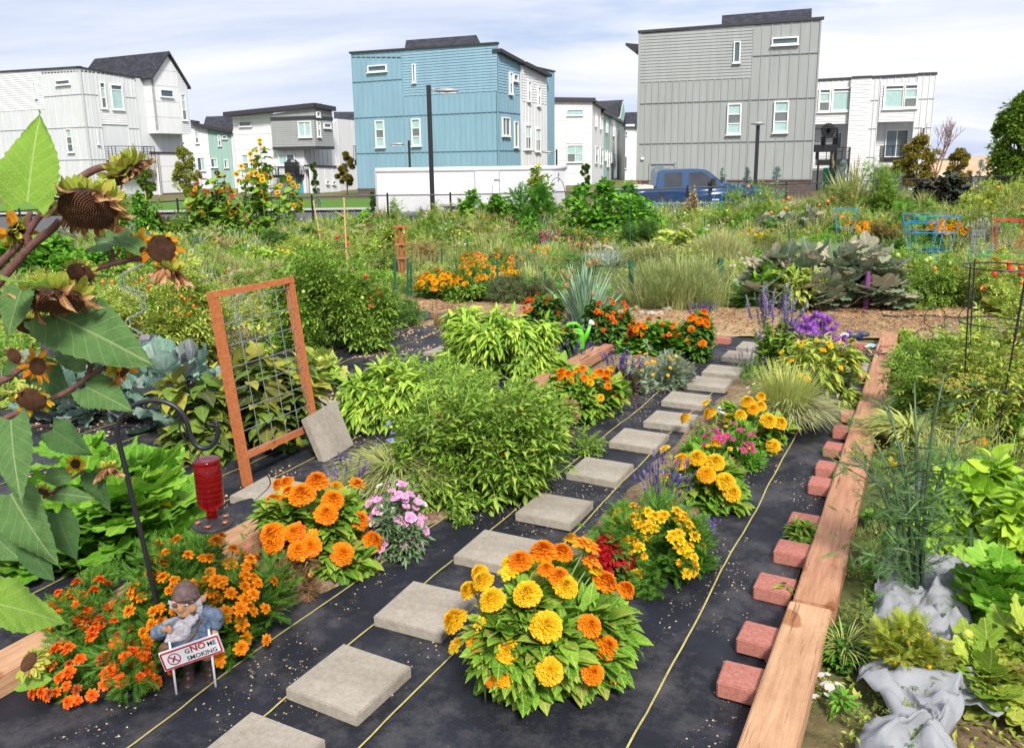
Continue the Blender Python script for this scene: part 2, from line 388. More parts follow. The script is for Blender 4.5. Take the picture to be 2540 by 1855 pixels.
# fabric
def fabric_mat():
    m,nt,b=newmat('black_landscape_fabric'); b.inputs['Roughness'].default_value=.62; b.inputs['Specular IOR Level'].default_value=.35
    base=ramp(nt,noise(nt,3,5),[(.3,(.007,.008,.012)),(.7,(.018,.020,.030))])
    dust=nt.nodes.new('ShaderNodeMixRGB')
    nt.links.new(ramp(nt,noise(nt,2.2,12,.78),[(.47,(0,0,0)),(.62,(.45,.45,.45)),(.8,(1,1,1))]),dust.inputs[0])
    nt.links.new(base,dust.inputs[1]); dust.inputs[2].default_value=(.13,.12,.12,1)
    d2=nt.nodes.new('ShaderNodeMixRGB'); nt.links.new(ramp(nt,noise(nt,11,10,.72),[(.66,(0,0,0)),(.72,(1,1,1))]),d2.inputs[0]); nt.links.new(dust.outputs[0],d2.inputs[1]); d2.inputs[2].default_value=(.42,.34,.25,1)
    nt.links.new(d2.outputs[0],b.inputs['Base Color']); bump(nt,b,noise(nt,260,3,.6),.3,.004); return m
M_fab=fabric_mat()
def fabz(x,y,b_,a_):
    h=.014+.011*nz(x,y,1.7)+.008*nz(a_*1.1,b_*7,1.0,3)+.005*nz(a_*5,b_*11,1)+.003*nz(x,y,16)
    e=max(0,1-abs(b_+3.12)/.16); h+=.05*e*abs(nz(a_*2.2,b_*9,1,7))*2 # gathered fold beside the left timber
    e=max(0,1-abs(b_+.62)/.16); h+=.03*e*(nz(a_*3.5,b_*7,1,11)+.3)
    if a_>5.2 and b_<-3.2: h+=.05*max(0,nz(a_*1.6,b_*3,1,5))
    return h
sheet('landscape_fabric',np.arange(-6.4,-.395,.035),np.arange(-1.5,8.4,.04),fabz,M_fab,frame='g')
M_yel=mat('yellow_marker_stripe',(.42,.36,.12),.7,var=.25,scale=30)
def stripe(pts,wd=.007):
    b=MB(); V=[]
    for i,(a,bb) in enumerate(pts):
        P=U*a+W*bb
        for s in (-1,1):
            Q=P+W*s*wd/2; V.append((Q.x,Q.y,fabz(Q.x,Q.y,bb,a)+.004+zt(Q.x,Q.y)))
    n=len(pts); b.add(V,np.array([[2*i,2*i+1,2*i+3,2*i+2] for i in range(n-1)])); return b
FABO=bpy.data.objects['landscape_fabric']
for b0 in (-.72,-1.47,-1.85,-2.13,-3.33,-3.62,-3.95,-4.3,-4.7,-5.1):
    stripe([(a,b0+.012*nz(a,b0,1.3)) for a in np.arange(-1.4,8.3,.06)]).build('marker_stripe',M_yel,FABO)
# soil beds lying in the fabric
def mound(h): return lambda t,p: h*math.sin(math.pi*t)**.6+.012*nz(p.x,p.y,9)+.01*nz(p.x,p.y,22)
strip('soil_bed',[(xy(gp(1.75,-2.70)),xy(gp(1.75,-2.3))),(xy(gp(3,-2.70)),xy(gp(3,-2.15))),(xy(gp(7.9,-2.60)),xy(gp(7.9,-2.02)))],M_soil,.012,16,wob=.05,zf=mound(.045))
strip('soil_bed',[(xy(gp(2.45,-1.42)),xy(gp(2.45,-1.1))),(xy(gp(4,-1.42)),xy(gp(4,-.94))),(xy(gp(7.9,-1.36)),xy(gp(7.9,-.86)))],M_soil,.012,16,wob=.05,zf=mound(.04),seed=4)
# crumbs of soil and chips lying on the fabric
def crumbs(n,name,m,arange,brange,smin,smax,seed):
    r=np.random.default_rng(seed); b=MB(); a=r.uniform(*arange,n); bb=r.uniform(*brange,n)
    V=np.array([[1,0,0],[-.5,.8,0],[-.6,-.7,0],[.1,.1,.7]]); F=np.array([[0,1,3],[1,2,3],[2,0,3]])
    pos=[]
    for i in range(n):
        P=U*a[i]+W*bb[i]; pos.append((P.x,P.y,zt(P.x,P.y)+fabz(P.x,P.y,bb[i],a[i])+.001))
    keep=[i for i in range(n) if nz(a[i]*1.2,bb[i]*3.5,1,seed)+.45*nz(a[i]*6,bb[i]*9,1,2)>-.0+.25*r.random()]
    an=r.uniform(0,6.3,n); c,s=np.cos(an),np.sin(an); Rm=np.zeros((n,3,3)); Rm[:,0,0]=c;Rm[:,0,1]=-s;Rm[:,1,0]=s;Rm[:,1,1]=c;Rm[:,2,2]=1
    b.scatter((V,F),np.array(pos)[keep],Rm[keep],(smin*(smax/smin)**(r.random(n)**2))[keep]); o=b.build(name,m); o['kind']='stuff'; return o
M_crumb=mat('dry_soil_crumb',(.46,.36,.24),.95,var=.45,scale=200)
tag(crumbs(26000,'soil_crumbs',M_crumb,(1.2,8.2),(-2.95,-.42),.0012,.007,3),'tan crumbs of dry soil scattered over the black fabric','soil crumbs')
tag(crumbs(9000,'dry_leaf_litter',mat('dry_leaf',(.55,.36,.22),.9,var=.4,scale=90),(2.2,8.2),(-5.9,-3.15),.003,.02,8),'dry tan leaf scraps on fabric left of the long timber','leaf litter')
r=np.random.default_rng(5); V=np.array([[-.5,-.2,0],[.5,-.15,.1],[.4,.2,0],[-.5,.2,.15]]); P=[]
while len(P)<9000:
    a,b_=r.uniform(8.4,12.4),r.uniform(-6.5,2.6); lo=8.4+(b_+1.9)*.31; hi=10.2+(b_+2.1)*.55
    if b_<-3: lo,hi=7.6+.35*(b_+5.3),9.4
    if lo+.05<a<hi-.1: q=gp(a,b_,.03); P.append(tuple(q))
mb=MB(); mb.scatter((V,np.array([[0,1,2,3]])),np.array(P),frames(r.normal(0,1,(9000,3))*np.array([1,1,.25])),r.uniform(.012,.045,9000)); tag(mb.build('bark_chips',leafmat('bark_chip',[(.12,.07,.04),(.3,.19,.1),(.5,.36,.2),(.66,.5,.3)],trans=0,vein=-1)),'loose brown and tan bark chips scattered on the tan path','bark chips',kind='stuff')
# ---------------------------------------------------------------- timbers, stone pavers, red blocks
def wood_mat(name,c1,c2,crack=.5):
    m,nt,b=newmat(name); b.inputs['Roughness'].default_value=.75; b.inputs['Specular IOR Level'].default_value=.25
    f=noise(nt,5,7,.65,stretch=(9,.7,9)); c=ramp(nt,f,[(.3,c1),(.7,c2)])
    g=ramp(nt,noise(nt,3.2,5,.7,stretch=(13,.55,6)),[(.36,(.22,.16,.13)),(.40,(1,1,1))])
    k=ramp(nt,noise(nt,5,1,.3,stretch=(1.5,1.1,1.5)),[(.70,(1,1,1)),(.75,(.55,.35,.22))])
    m1=nt.nodes.new('ShaderNodeMixRGB'); m1.blend_type='MULTIPLY'; m1.inputs[0].default_value=crack; nt.links.new(c,m1.inputs[1]); nt.links.new(g,m1.inputs[2])
    m2=nt.nodes.new('ShaderNodeMixRGB'); m2.blend_type='MULTIPLY'; m2.inputs[0].default_value=.8; nt.links.new(m1.outputs[0],m2.inputs[1]); nt.links.new(k,m2.inputs[2])
    nt.links.new(m2.outputs[0],b.inputs['Base Color']); bump(nt,b,f,.5,.01); return m
M_tim=wood_mat('weathered_pink_timber',(.32,.145,.08),(.50,.27,.16),.9)
M_tim2=wood_mat('fresh_pine_timber',(.40,.21,.115),(.56,.35,.21),.6)
def rbox(L,B,H,bev=.006,jit=.0,seed=0):
    """bevelled box, base centre at origin, long side along +Y"""
    import bmesh
    bm=bmesh.new(); bmesh.ops.create_cube(bm,size=1); bmesh.ops.scale(bm,vec=(B,L,H),verts=bm.verts); bmesh.ops.translate(bm,vec=(0,0,H/2),verts=bm.verts)
    n=max(1,int(L/.15)) if L>.5 else 1
    if n>1: bmesh.ops.subdivide_edges(bm,edges=[e for e in bm.edges if abs(e.verts[0].co.y-e.verts[1].co.y)>.1],cuts=n)
    r=random.Random(seed)
    if jit:
        for v in bm.verts: v.co+=Vector((r.uniform(-jit,jit),r.uniform(-jit,jit)*.5,r.uniform(-jit,jit)*.6))
    bmesh.ops.bevel(bm,geom=[e for e in bm.edges if e.calc_face_angle(0)>.5],offset=bev,segments=2,affect='EDGES')
    me=bpy.data.meshes.new('block'); bm.to_mesh(me); bm.free(); return me
def garden_box(name,label,cat,a,b,L,B,H,m,rz=0,z=.01,bev=.006,jit=0,group=None,seed=0,pitch=0):
    me=rbox(L,B,H,bev,jit,seed); me.name=name; me.materials.append(m)
    P=gp(a,b,z); o=link(name,me,None,P,(pitch,0,-TH+rz)); return tag(o,label,cat,group)
garden_box('timber','weathered pinkish edging timber with long dark cracks beside the red blocks','timber',5.98,-.325,5.72,.155,.09,M_tim,0.006,.012,.006,.002)
garden_box('timber','pale knotty end timber butted to the cracked one at lower right','timber',1.15,-.325,3.9,.155,.095,M_tim2,-.004,.012,.005,.001)
garden_box('timber','long pale edging timber left of the orange flower beds','timber',1.9,-2.81,5.0,.15,.09,M_tim2,.01,.012,.006,.002,seed=3)
garden_box('timber','edging timber running from pepper plants up to green watering can','timber',5.72,-2.72,2.7,.15,.09,M_tim,.0,.012,.006,.002,seed=4)
M_pav=ground_mat('cast_concrete',[(.2,(.25,.225,.19)),(.5,(.36,.325,.275)),(.75,(.44,.40,.345))],55,rough=.9,bm=.35,fine=320)
def stain(m):
    nt=m.node_tree; b=nt.nodes['Principled BSDF']; l=b.inputs['Base Color'].links[0]; src=l.from_socket; mx=nt.nodes.new('ShaderNodeMixRGB'); mx.blend_type='MULTIPLY'; mx.inputs[0].default_value=1
    nt.links.new(src,mx.inputs[1]); nt.links.new(ramp(nt,noise(nt,2.6,6,.7,coord='Object'),[(.35,(.80,.78,.75)),(.6,(1.06,1.05,1.03))]),mx.inputs[2]); nt.links.new(mx.outputs[0],b.inputs['Base Color'])
stain(M_pav); stain(M_tim2)
PAV=0
def paver(nx,ny,label,rz=0,group='grey stepping stones in the main row',corner='BL',s=.305,h=.045,z=.012,seed=None):
    """nx,ny: 2540-wide photo position of the far left top corner"""
    global PAV; PAV+=1
    P=G(nx/1.1229,ny/1.1229,h+z); a,b=ab(P); r=random.Random(PAV)
    me=rbox(s,s,h,.004,.0012,PAV); me.materials.append(M_pav)
    c=gp(a-s/2,b+s/2,z); return tag(link('stepping_stone',me,None,c,(r.uniform(-.012,.012),r.uniform(-.012,.012),-TH+rz)),label,'stepping stone',group)
names=['nearest grey stepping stone, cut off by the bottom of the photo','second grey stepping stone up, just left of the big yellow zinnias','third grey stepping stone up, behind the tallest orange zinnia blooms',
'fourth stepping stone up, left of the yellow marigold plant','fifth stepping stone up, with a leafy tomato shoot hanging over its edge','sixth stepping stone up, a full bare square in mid row','seventh stepping stone up, left of the pink and yellow daisies',
'eighth stepping stone up, thin blades of grass in front','ninth stepping stone up, left of the wispy grass clump','tenth stepping stone up, dusted with purple sprigs','eleventh stepping stone up, almost under the purple flowers']
PL=[(849,1595,-.02),(1031,1439,.05),(1204,1311,.02),(1341,1219,.0),(1453,1131.6,.01),(1549,1061,.01),(1629,1015.6,.0),(1668,969,.02),(1727,931,.01),(1762,903,0),(1807,868,.0)]
for (x,y,rz),l in zip(PL,names): paver(x,y,l,rz)
P0=G(849/1.1229,1595/1.1229,.057); a0,b0=ab(P0)
o=tag(link('stepping_stone',bpy.data.objects['stepping_stone'].data,None,gp(a0-.305/2-.44,b0+.305/2-.02,.012),(0,0,-TH)),'grey stepping stone nearest the photographer, below the photo edge','stepping stone','grey stepping stones in the main row')
paver(1842,846,'last stepping stone, white flowers hanging over it by the tan path')
paver(667,1179.5,'grey paving slab lying at the foot of the wooden trellis',.1,'grey slabs on the left plot')
paver(778,985,'grey paving slab on black fabric behind the leaning slab',0,'grey slabs on the left plot')
paver(905,940,'half hidden grey slab left of the long pepper leaves',0,'grey slabs on the left plot')
paver(1092,858,'grey paving slab beside the tall light green pepper plant',0,'grey slabs on the left plot')
paver(2075,893,'grey slab under the black hose and dark rag by timber end',0,'grey slabs on the left plot')
# slab leaning on the trellis
TL,TR,BR,BL=[zz('Z8',*q) for q in ((330,180),(450,100),(560,330),(415,430))]
pb=G(*BL,.0); n_=(W*.92-U*.1).normalized()
PB=pb+Vector((0,0,.004))
def slab():
    A=PB; B_=RP(*BR,A,Vector((W.x,W.y,.35))); C=RP(*TR,A,Vector((W.x,W.y,.35))); 
    y=(B_-A).normalized(); nn=y.cross(C-B_).normalized(); x=nn.cross(y).normalized()
    s=.305; me=rbox(s,s,.045,.004,.001,77); me.materials.append(M_pav)
    o=link('leaning_slab',me); up=(C-B_).normalized(); up=(up-y*up.dot(y)).normalized(); zax=y.cross(up) ; 
    if zax.dot(CAM-A)<0: zax=-zax
    xax=y.cross(zax)
    M=Matrix((xax,y,zax)).transposed().to_4x4(); cen=A+y*s/2+up*s/2-zax*.045; o.matrix_world=Matrix.Translation(cen)@M
    return o
tag(slab(),'grey concrete slab propped on edge against the wooden trellis post','paving slab')
M_red=ground_mat('red_concrete_block',[(.25,(.36,.125,.10)),(.5,(.50,.20,.16)),(.75,(.60,.29,.24))],70,rough=.92,bm=.5,fine=260); stain(M_red)
def redblock(z_,x,y,label,L=.142,B=.15,H=.06,rz=0,group='red blocks beside the right timber'):
    X,Y=zz(z_,x,y); P=G(X,Y,H); a,b=ab(P); r=random.Random(int(x*7+y))
    return garden_box('edging_block',label,'edging block',a,b,L,B,H,M_red,rz+r.uniform(-.05,.05),.015,.005,.0012,group,int(x))
for z_,x,y,l in [('V',1641,1500,'nearest red block, cut by the photo bottom edge'),('ZA',18,1385,'red block second from the photo bottom, beside the pale knotty timber'),('ZA',95,1100,'red block with a small green weed at its right corner'),('ZA',195,905,'red block with a jagged green weed growing behind it'),
  ('ZA',263,745,'red block just beyond the jagged green weed'),('ZA',365,538,'red block with a dry root curl at its left, front of a close pair'),('ZA',402,447,'red block, rear one of the close pair beside the cracked timber'),('ZA',441,338,'red block level with the wispy grass clump tips'),
  ('ZA',487,240,'red block beside where two timber lengths meet'),('ZA',527,152,'red block partly crossed by a thin fennel stalk'),('ZA',583,48,'red block standing alone, twelfth up the cracked timber'),('Z6',1265,1243,'farthest red block, with green leaves at its foot')]:
    redblock(z_,x,y,l)
for z_,x,y,l in [('Z7',378,1400,'red block half buried in orange marigolds at lower left'),('Z8',30,850,'red block behind the orange zinnia bush'),('Z8',690,490,'red block under the dry grass beside the left timber'),('Z8',800,445,'red block tucked behind the dry grass stems'),('Z5',1740,1058,'red block beside the timber end below the watering can')]:
    redblock(z_,x,y,l,.2,.1,.06,0,'red blocks by the left timber')
for z_,x,y,l in [('Z6',280,1000,'red block on the path edge at the end of the stepping stones'),('Z6',1165,1035,'red block under the pale hose valve')]:
    redblock(z_,x,y,l,.1,.2,.06,0,'red blocks on the path edge')
# streets beyond the fence
def fsheet(name,x0,x1,y0,y1,off,m,sx=2.0,sy=1.0,slope=0):
    b=MB(); xs=np.arange(x0,x1+.01,sx); ys=np.arange(y0,y1+.01,sy); V=[(x,y+slope*x,zt(x,y+slope*x)+off) for y in ys for x in xs]; nx=len(xs)
    i=(np.arange(nx-1)[None]+np.arange(len(ys)-1)[:,None]*nx).ravel(); b.add(V,np.c_[i,i+1,i+1+nx,i+nx]); o=b.build(name,m); o['kind']='structure'; return o
fsheet('road',-60,60,31.5,40.5,.01,M_road,2,1)
fsheet('gravel_verge',-60,60,29.4,31.2,.014,M_gravel,2,.6)
fsheet('lawn',-60,4,43,56,.012,M_lawn,2,1)
fsheet('pavement',-60,60,40.7,42.6,.11,M_walk,2,.95)
# ---------------------------------------------------------------- houses: every wall is a plane, features traced on it
M_glass=mat('window_glass',(.06,.10,.12),.06,var=.3,scale=.7,spec=.9)
M_blind=mat('window_blind_behind_glass',(.36,.52,.50),.12,var=.1,scale=3,spec=.8)
M_screen=mat('window_screen',(.15,.17,.17),.4,var=.15,scale=3,spec=.6)
M_wfr=mat('white_window_trim',(.80,.80,.79),.5,var=.02)
M_black=mat('black_painted_metal',(.014,.014,.017),.42,var=.1,spec=.5)
def paint(name,c): return mat(name,tuple(.84*q for q in c),.7,var=.07,scale=.9,spec=.2,stretch=(3,3,.35))
PW=paint('white_siding',(.82,.82,.84)); PL_=paint('pale_grey_siding',(.72,.74,.76)); PB_=paint('sky_blue_siding',(.275,.44,.555)); PG=paint('mid_grey_siding',(.38,.395,.39)); PM=paint('mint_siding',(.36,.54,.48)); PD=paint('warm_grey_siding',(.36,.37,.35))
M_trim=mat('black_roof_trim',(.035,.033,.042),.6,var=.1)
def shingle():
    m,nt,b=newmat('dark_roof_shingles'); b.inputs['Roughness'].default_value=.95
    tc=nt.nodes.new('ShaderNodeTexCoord'); br=nt.nodes.new('ShaderNodeTexBrick'); mp=nt.nodes.new('ShaderNodeMapping'); mp.inputs['Rotation'].default_value=(R(90),0,0)
    nt.links.new(tc.outputs['Object'],mp.inputs[0]); nt.links.new(mp.outputs[0],br.inputs[0]); br.inputs['Scale'].default_value=1; br.inputs['Brick Width'].default_value=.3; br.inputs['Row Height'].default_value=.14
    br.inputs['Color1'].default_value=(.016,.017,.026,1); br.inputs['Color2'].default_value=(.042,.045,.06,1); br.inputs['Mortar'].default_value=(.012,.012,.018,1); br.inputs['Mortar Size'].default_value=.012
    nt.links.new(br.outputs[0],b.inputs['Base Color']); return m
M_shin=shingle()
def brickm():
    m,nt,b=newmat('dark_brown_brick'); b.inputs['Roughness'].default_value=.9
    tc=nt.nodes.new('ShaderNodeTexCoord'); br=nt.nodes.new('ShaderNodeTexBrick'); mp=nt.nodes.new('ShaderNodeMapping'); mp.inputs['Rotation'].default_value=(R(90),0,0)
    nt.links.new(tc.outputs['Object'],mp.inputs[0]); nt.links.new(mp.outputs[0],br.inputs[0]); br.inputs['Scale'].default_value=1; br.inputs['Brick Width'].default_value=.24; br.inputs['Row Height'].default_value=.085
    br.inputs['Color1'].default_value=(.055,.035,.032,1); br.inputs['Color2'].default_value=(.11,.065,.055,1); br.inputs['Mortar'].default_value=(.22,.2,.18,1); br.inputs['Mortar Size'].default_value=.01
    nt.links.new(br.outputs[0],b.inputs['Base Color']); return m
M_brick=brickm()
ZG=-.47
class Fac:
    """wall plane through A with horizontal direction s; n points out"""
    def __init__(f,bld,A,s,n,zg=ZG): f.b=bld; f.A=Vector((A[0],A[1],0)); f.s=Vector((s[0],s[1],0)).normalized(); f.n=Vector((n[0],n[1],0)).normalized(); f.zg=zg
    def off(f,d,ds=0): return Fac(f.b,f.A+f.n*d+f.s*ds,f.s,f.n,f.zg)
    def at(f,k,x,y=None):
        X,Y=zz(k,x,y if y is not None else 0); 
        if y is None: Y=400
        P=RP(X,Y,f.A,f.n); q=P-f.A; return q.dot(f.s),(P.z if y is not None else None)
    def P(f,s,z,o=0): q=f.A+f.s*s+f.n*o; return Vector((q.x,q.y,z))
    def poly(f,k,pts,zmin=None):
        r=[]
        for p in pts:
            if p[1] is None: r.append((f.at(k,p[0],ZBASE_Y(k))[0],zmin if zmin is not None else f.zg))
            else: r.append(f.at(k,*p))
        return r
    def quad(f,mb,s0,s1,z0,z1,o0,o1,m=0,z0b=None,z1b=None):
        """box on the wall from offset o0 to o1; top may slope"""
        z0b=z0 if z0b is None else z0b; z1b=z1 if z1b is None else z1b
        V=[f.P(s0,z0,o0),f.P(s1,z0b,o0),f.P(s1,z1b,o0),f.P(s0,z1,o0),f.P(s0,z0,o1),f.P(s1,z0b,o1),f.P(s1,z1b,o1),f.P(s0,z1,o1)]
        mb.add([tuple(v) for v in V],[[0,1,2,3],[4,7,6,5],[0,4,5,1],[1,5,6,2],[2,6,7,3],[3,7,4,0]],m)
    def wall(f,k,pts,m,kind='batten',o=0.0,th=.15,sp=.42,zmin=None,name='wall',joints=()):
        Q=f.poly(k,pts,zmin); mb=MB(); n=len(Q)
        V=[tuple(f.P(s,z,o)) for s,z in Q]+[tuple(f.P(s,z,o-th)) for s,z in Q]
        mb.add(V,[np.array([list(range(n))]),np.array([list(range(n,2*n))[::-1]]),np.array([[i,n+i,n+(i+1)%n,(i+1)%n] for i in range(n)])])
        def cut(val,ax):
            r=[]
            for i in range(n):
                a,b=Q[i],Q[(i+1)%n]
                if (a[ax]-val)*(b[ax]-val)<0: t=(val-a[ax])/(b[ax]-a[ax]); r.append(a[1-ax]+t*(b[1-ax]-a[1-ax]))
            return (min(r),max(r)) if len(r)>=2 else None
        s0,s1=min(q[0] for q in Q),max(q[0] for q in Q); z0,z1=min(q[1] for q in Q),max(q[1] for q in Q)
        if kind=='batten':
            nn=max(1,round((s1-s0)/sp)); 
            for i in range(nn+1):
                s=s0+(s1-s0)*i/nn; s=min(max(s,s0+.04),s1-.04); c=cut(s,0)
                if c: f.quad(mb,s-.026,s+.026,c[0]+.002,c[1]-.002,o+.002,o+.035)
            for z in joints:
                c=cut(z,1)
                if c: f.quad(mb,c[0],c[1],z-.014,z+.014,o,o+.05,1)
        elif kind=='lap':
            h=.17; z=z0
            while z<z1-.02:
                c=cut(min(z+h*.5,z1-.01),1)
                if c:
                    t=min(z+h,z1); v=[f.P(c[0],z,o+.034),f.P(c[1],z,o+.034),f.P(c[1],t,o+.004),f.P(c[0],t,o+.004),f.P(c[0],z,o),f.P(c[1],z,o)]
                    mb.add([tuple(q) for q in v],[[0,1,2,3],[4,5,1,0]])
                z+=h
        elif kind=='panel':
            for z in np.arange(z0+1.1,z1-.3,1.25):
                c=cut(z,1)
                if c: f.quad(mb,c[0],c[1],z-.012,z+.012,o,o+.012,1)
        MJ=mat(m.name+'_joint',tuple(.62*x for x in m.node_tree.nodes['Color Ramp'].color_ramp.elements[0].color[:3]),.8)
        return mb.build(name,[m,MJ],f.b)
    def win(f,k,x0,y0,x1,y1,rows=(1,),cols=(1,),blind=(),screen=(),o=.03,fw=.07,name='window',frame=None,trim=.0):
        sa,za=f.at(k,x0,y0); sb,zb=f.at(k,x1,y1); s0,s1=min(sa,sb),max(sa,sb); z0,z1=min(za,zb),max(za,zb)
        fm=frame or M_wfr; mb=MB(); pb=MB(); 
        mb2=[(s0,s1,z1-fw,z1),(s0,s1,z0,z0+fw),(s0,s0+fw,z0+fw,z1-fw),(s1-fw,s1,z0+fw,z1-fw)]
        rs=np.cumsum((0,)+tuple(rows))/sum(rows); cs=np.cumsum((0,)+tuple(cols))/sum(cols); w,h=s1-s0-2*fw,z1-z0-2*fw; q=fw*.42
        for r in rs[1:-1]: z=z1-fw-r*h; mb2.append((s0+fw,s1-fw,z-q,z+q))
        for c in cs[1:-1]: s=s0+fw+c*w; mb2.append((s-q,s+q,z0+fw,z1-fw))
        for i,a in enumerate(mb2): f.quad(mb,*a,o+.001*0,o+(.10 if i<4 else .06))
        i=0
        for ri in range(len(rows)):
            for ci in range(len(cols)):
                mm=1 if i in blind else 2 if i in screen else 0
                f.quad(pb,s0+fw+cs[ci]*w+.004,s0+fw+cs[ci+1]*w-.004,z1-fw-rs[ri+1]*h+.004,z1-fw-rs[ri]*h-.004,o-.005,o+.02,mm); i+=1
        f.quad(mb,s0-.05,s1+.05,z0-.07,z0-.002,o-.02,o+.14); w_=mb.build(name,fm,f.b); pb.build('pane',[M_glass,M_blind,M_screen],w_); return w_
    def bar(f,k,x0,y0,x1,y1,h,m,o0=0,o1=.1,name='roof_trim',parent=None):
        """thick line along the wall from one traced point to the other, hanging h below"""
        (s0,z0),(s1,z1)=f.at(k,x0,y0),f.at(k,x1,y1); mb=MB(); f.quad(mb,s0,s1,z0-h,z0,o0,o1,0,z1-h,z1); return mb.build(name,m,parent or f.b)
def ZBASE_Y(k):
    if k=='V': return 425
    a,b,s=ZM[k]; return (425*1.1229-b)/s
def core(bld,F,s0,s1,depth,zt0,zt1,m,roof=True):
    mb=MB(); V=[]
    for d in (-.1,-depth):
        V+=[F.P(s0+.05,F.zg,d),F.P(s1-.05,F.zg,d),F.P(s1-.05,zt1,d),F.P(s0+.05,zt0,d)]
    mb.add([tuple(v) for v in V],[[0,1,2,3],[4,7,6,5],[0,4,5,1],[1,5,6,2],[2,6,7,3],[3,7,4,0]]); mb.build('wall',m,bld)
    if roof:
        mb=MB(); V=[F.P(s0,zt0+.02,0),F.P(s1,zt1+.02,0),F.P(s1,zt1+.02,-depth-.1),F.P(s0,zt0+.02,-depth-.1)]; V+=[v+Vector((0,0,.1)) for v in V]
        mb.add([tuple(v) for v in V],[[0,3,2,1],[4,5,6,7],[0,1,5,4],[1,2,6,5],[2,3,7,6],[3,0,4,7]]); mb.build('roof',M_trim,bld)
def house(label,P,name='townhouse',cat='house'):
    return thing(name,label,cat,(0,0,0))
def railing(bld,F,s0,s1,z0,z1,o0,o1,deck=.25,rails=5,posts=3,closed=True,solid=False):
    """balcony box out from the wall between o0 and o1"""
    mb=MB(); F.quad(mb,s0,s1,z0-deck,z0,o0,o1); b=mb.build('balcony',M_black,bld); mb=MB()
    segs=[((s0,o1),(s1,o1)),((s0,o0),(s0,o1)),((s1,o0),(s1,o1))]
    for (a,oa),(c,ob) in segs:
        for i in range(rails+1):
            z=z0+(z1-z0)*(i+.6)/(rails+.6); r=.028 if i==rails else .011
            mb.tube([F.P(a,z,oa),F.P(c,z,ob)],r,4)
        for i in range(posts+1):
            t=i/posts; p=F.P(a+(c-a)*t,z0,oa+(ob-oa)*t); mb.tube([p,p+Vector((0,0,z1-z0))],.028,4)
    mb.build('railing',M_black,b); return b
# ---- grey house, right of centre
def A_(x,dep): P=D(x,400,dep); return (P.x,P.y)
B=house('tall mid grey townhouse with lap and batten siding, closest behind the blue pickup',0)
a,c=A_(1408,51.2),A_(1793,48); sd=Vector((c[0]-a[0],c[1]-a[1],0)).normalized(); nn=Vector((sd.y,-sd.x,0)); F=Fac(B,a,sd,nn); FG=F
s1=F.at('V',1812,43)[0]; zL=F.at('V',1411,74)[1]; zR=F.at('V',1812,44)[1]; zlap=F.at('V',1410,183)[1]; slap=F.at('Z3',495,185)[0]; zj=[F.at('Z3',0,670)[1],F.at('Z3',0,935)[1]]
Lw=F.at('V',1793,400)[0]
def sz(F,Q,m,kind,o=0,joints=(),**k):     # wall given directly in s,z
    f2=F; old=f2.poly; f2.poly=lambda *a_,**b_:Q
    w=Fac.wall(f2,'V',[],m,kind,o,joints=joints,**k); del f2.poly; return w
zbr=F.at('Z3',880,1172)[1]
def ztop(s): return zL+(zR-zL)*s/Lw
sz(F,[(0,zlap),(slap,zlap),(slap,ztop(slap)),(0,ztop(0))],PG,'lap')
sz(F,[(0,zbr),(slap,zbr),(slap,zlap),(0,zlap)],PG,'batten',joints=zj,sp=.40)
sz(F,[(slap,zbr),(Lw,zbr),(Lw,ztop(Lw)),(slap,ztop(slap))],PG,'batten',joints=zj+[F.at('Z3',700,357)[1]],sp=.52)
sz(F,[(0,ZG-.3),(Lw,ZG-.3),(Lw,zbr-.07),(0,zbr-.07)],M_brick if False else PG,'none',o=-.02,name='wall')
def brickbase(F,s0,s1,z1):
    o=Fac(F.b,(0,0,0),(1,0,0),(0,-1,0)); L=s1-s0; mb=MB(); mb.bbox((0,-.06,ZG-.3),(L,.06,z1)); mb.bbox((0,-.10,z1-.07),(L,-.061,z1+.02))
    b=mb.build('brick_base',M_brick,F.b); p=F.P(s0,0,0); b.location=(p.x,p.y,0); b.rotation_euler=(0,0,math.atan2(F.s.y,F.s.x)); return b
brickbase(F,0,Lw,zbr)
core(B,F,0,Lw,13,zL-.05,zR-.05,PG)
mb=MB(); F.quad(mb,-.12,Lw+.12,zL,zL+.14,-.2,.1,0,zR,zR+.14); mb.build('roof_trim',M_trim,B)
for q0,q1,q2 in ((-.08,.08,zL),(Lw-.08,Lw,zR)): mb=MB(); F.quad(mb,q0,q1,zbr,q2,.0,.05,0); mb.build('corner_trim',PG,B)
F.win('Z3',330,678,413,877,(1,1,1),(1,),(0,2),(1,)); F.win('Z3',634,662,720,865,(1,1,1),(1,),(0,2),(1,))
F.win('Z3',618,250,790,290); F.win('Z3',371,273,410,410,fw=.06)
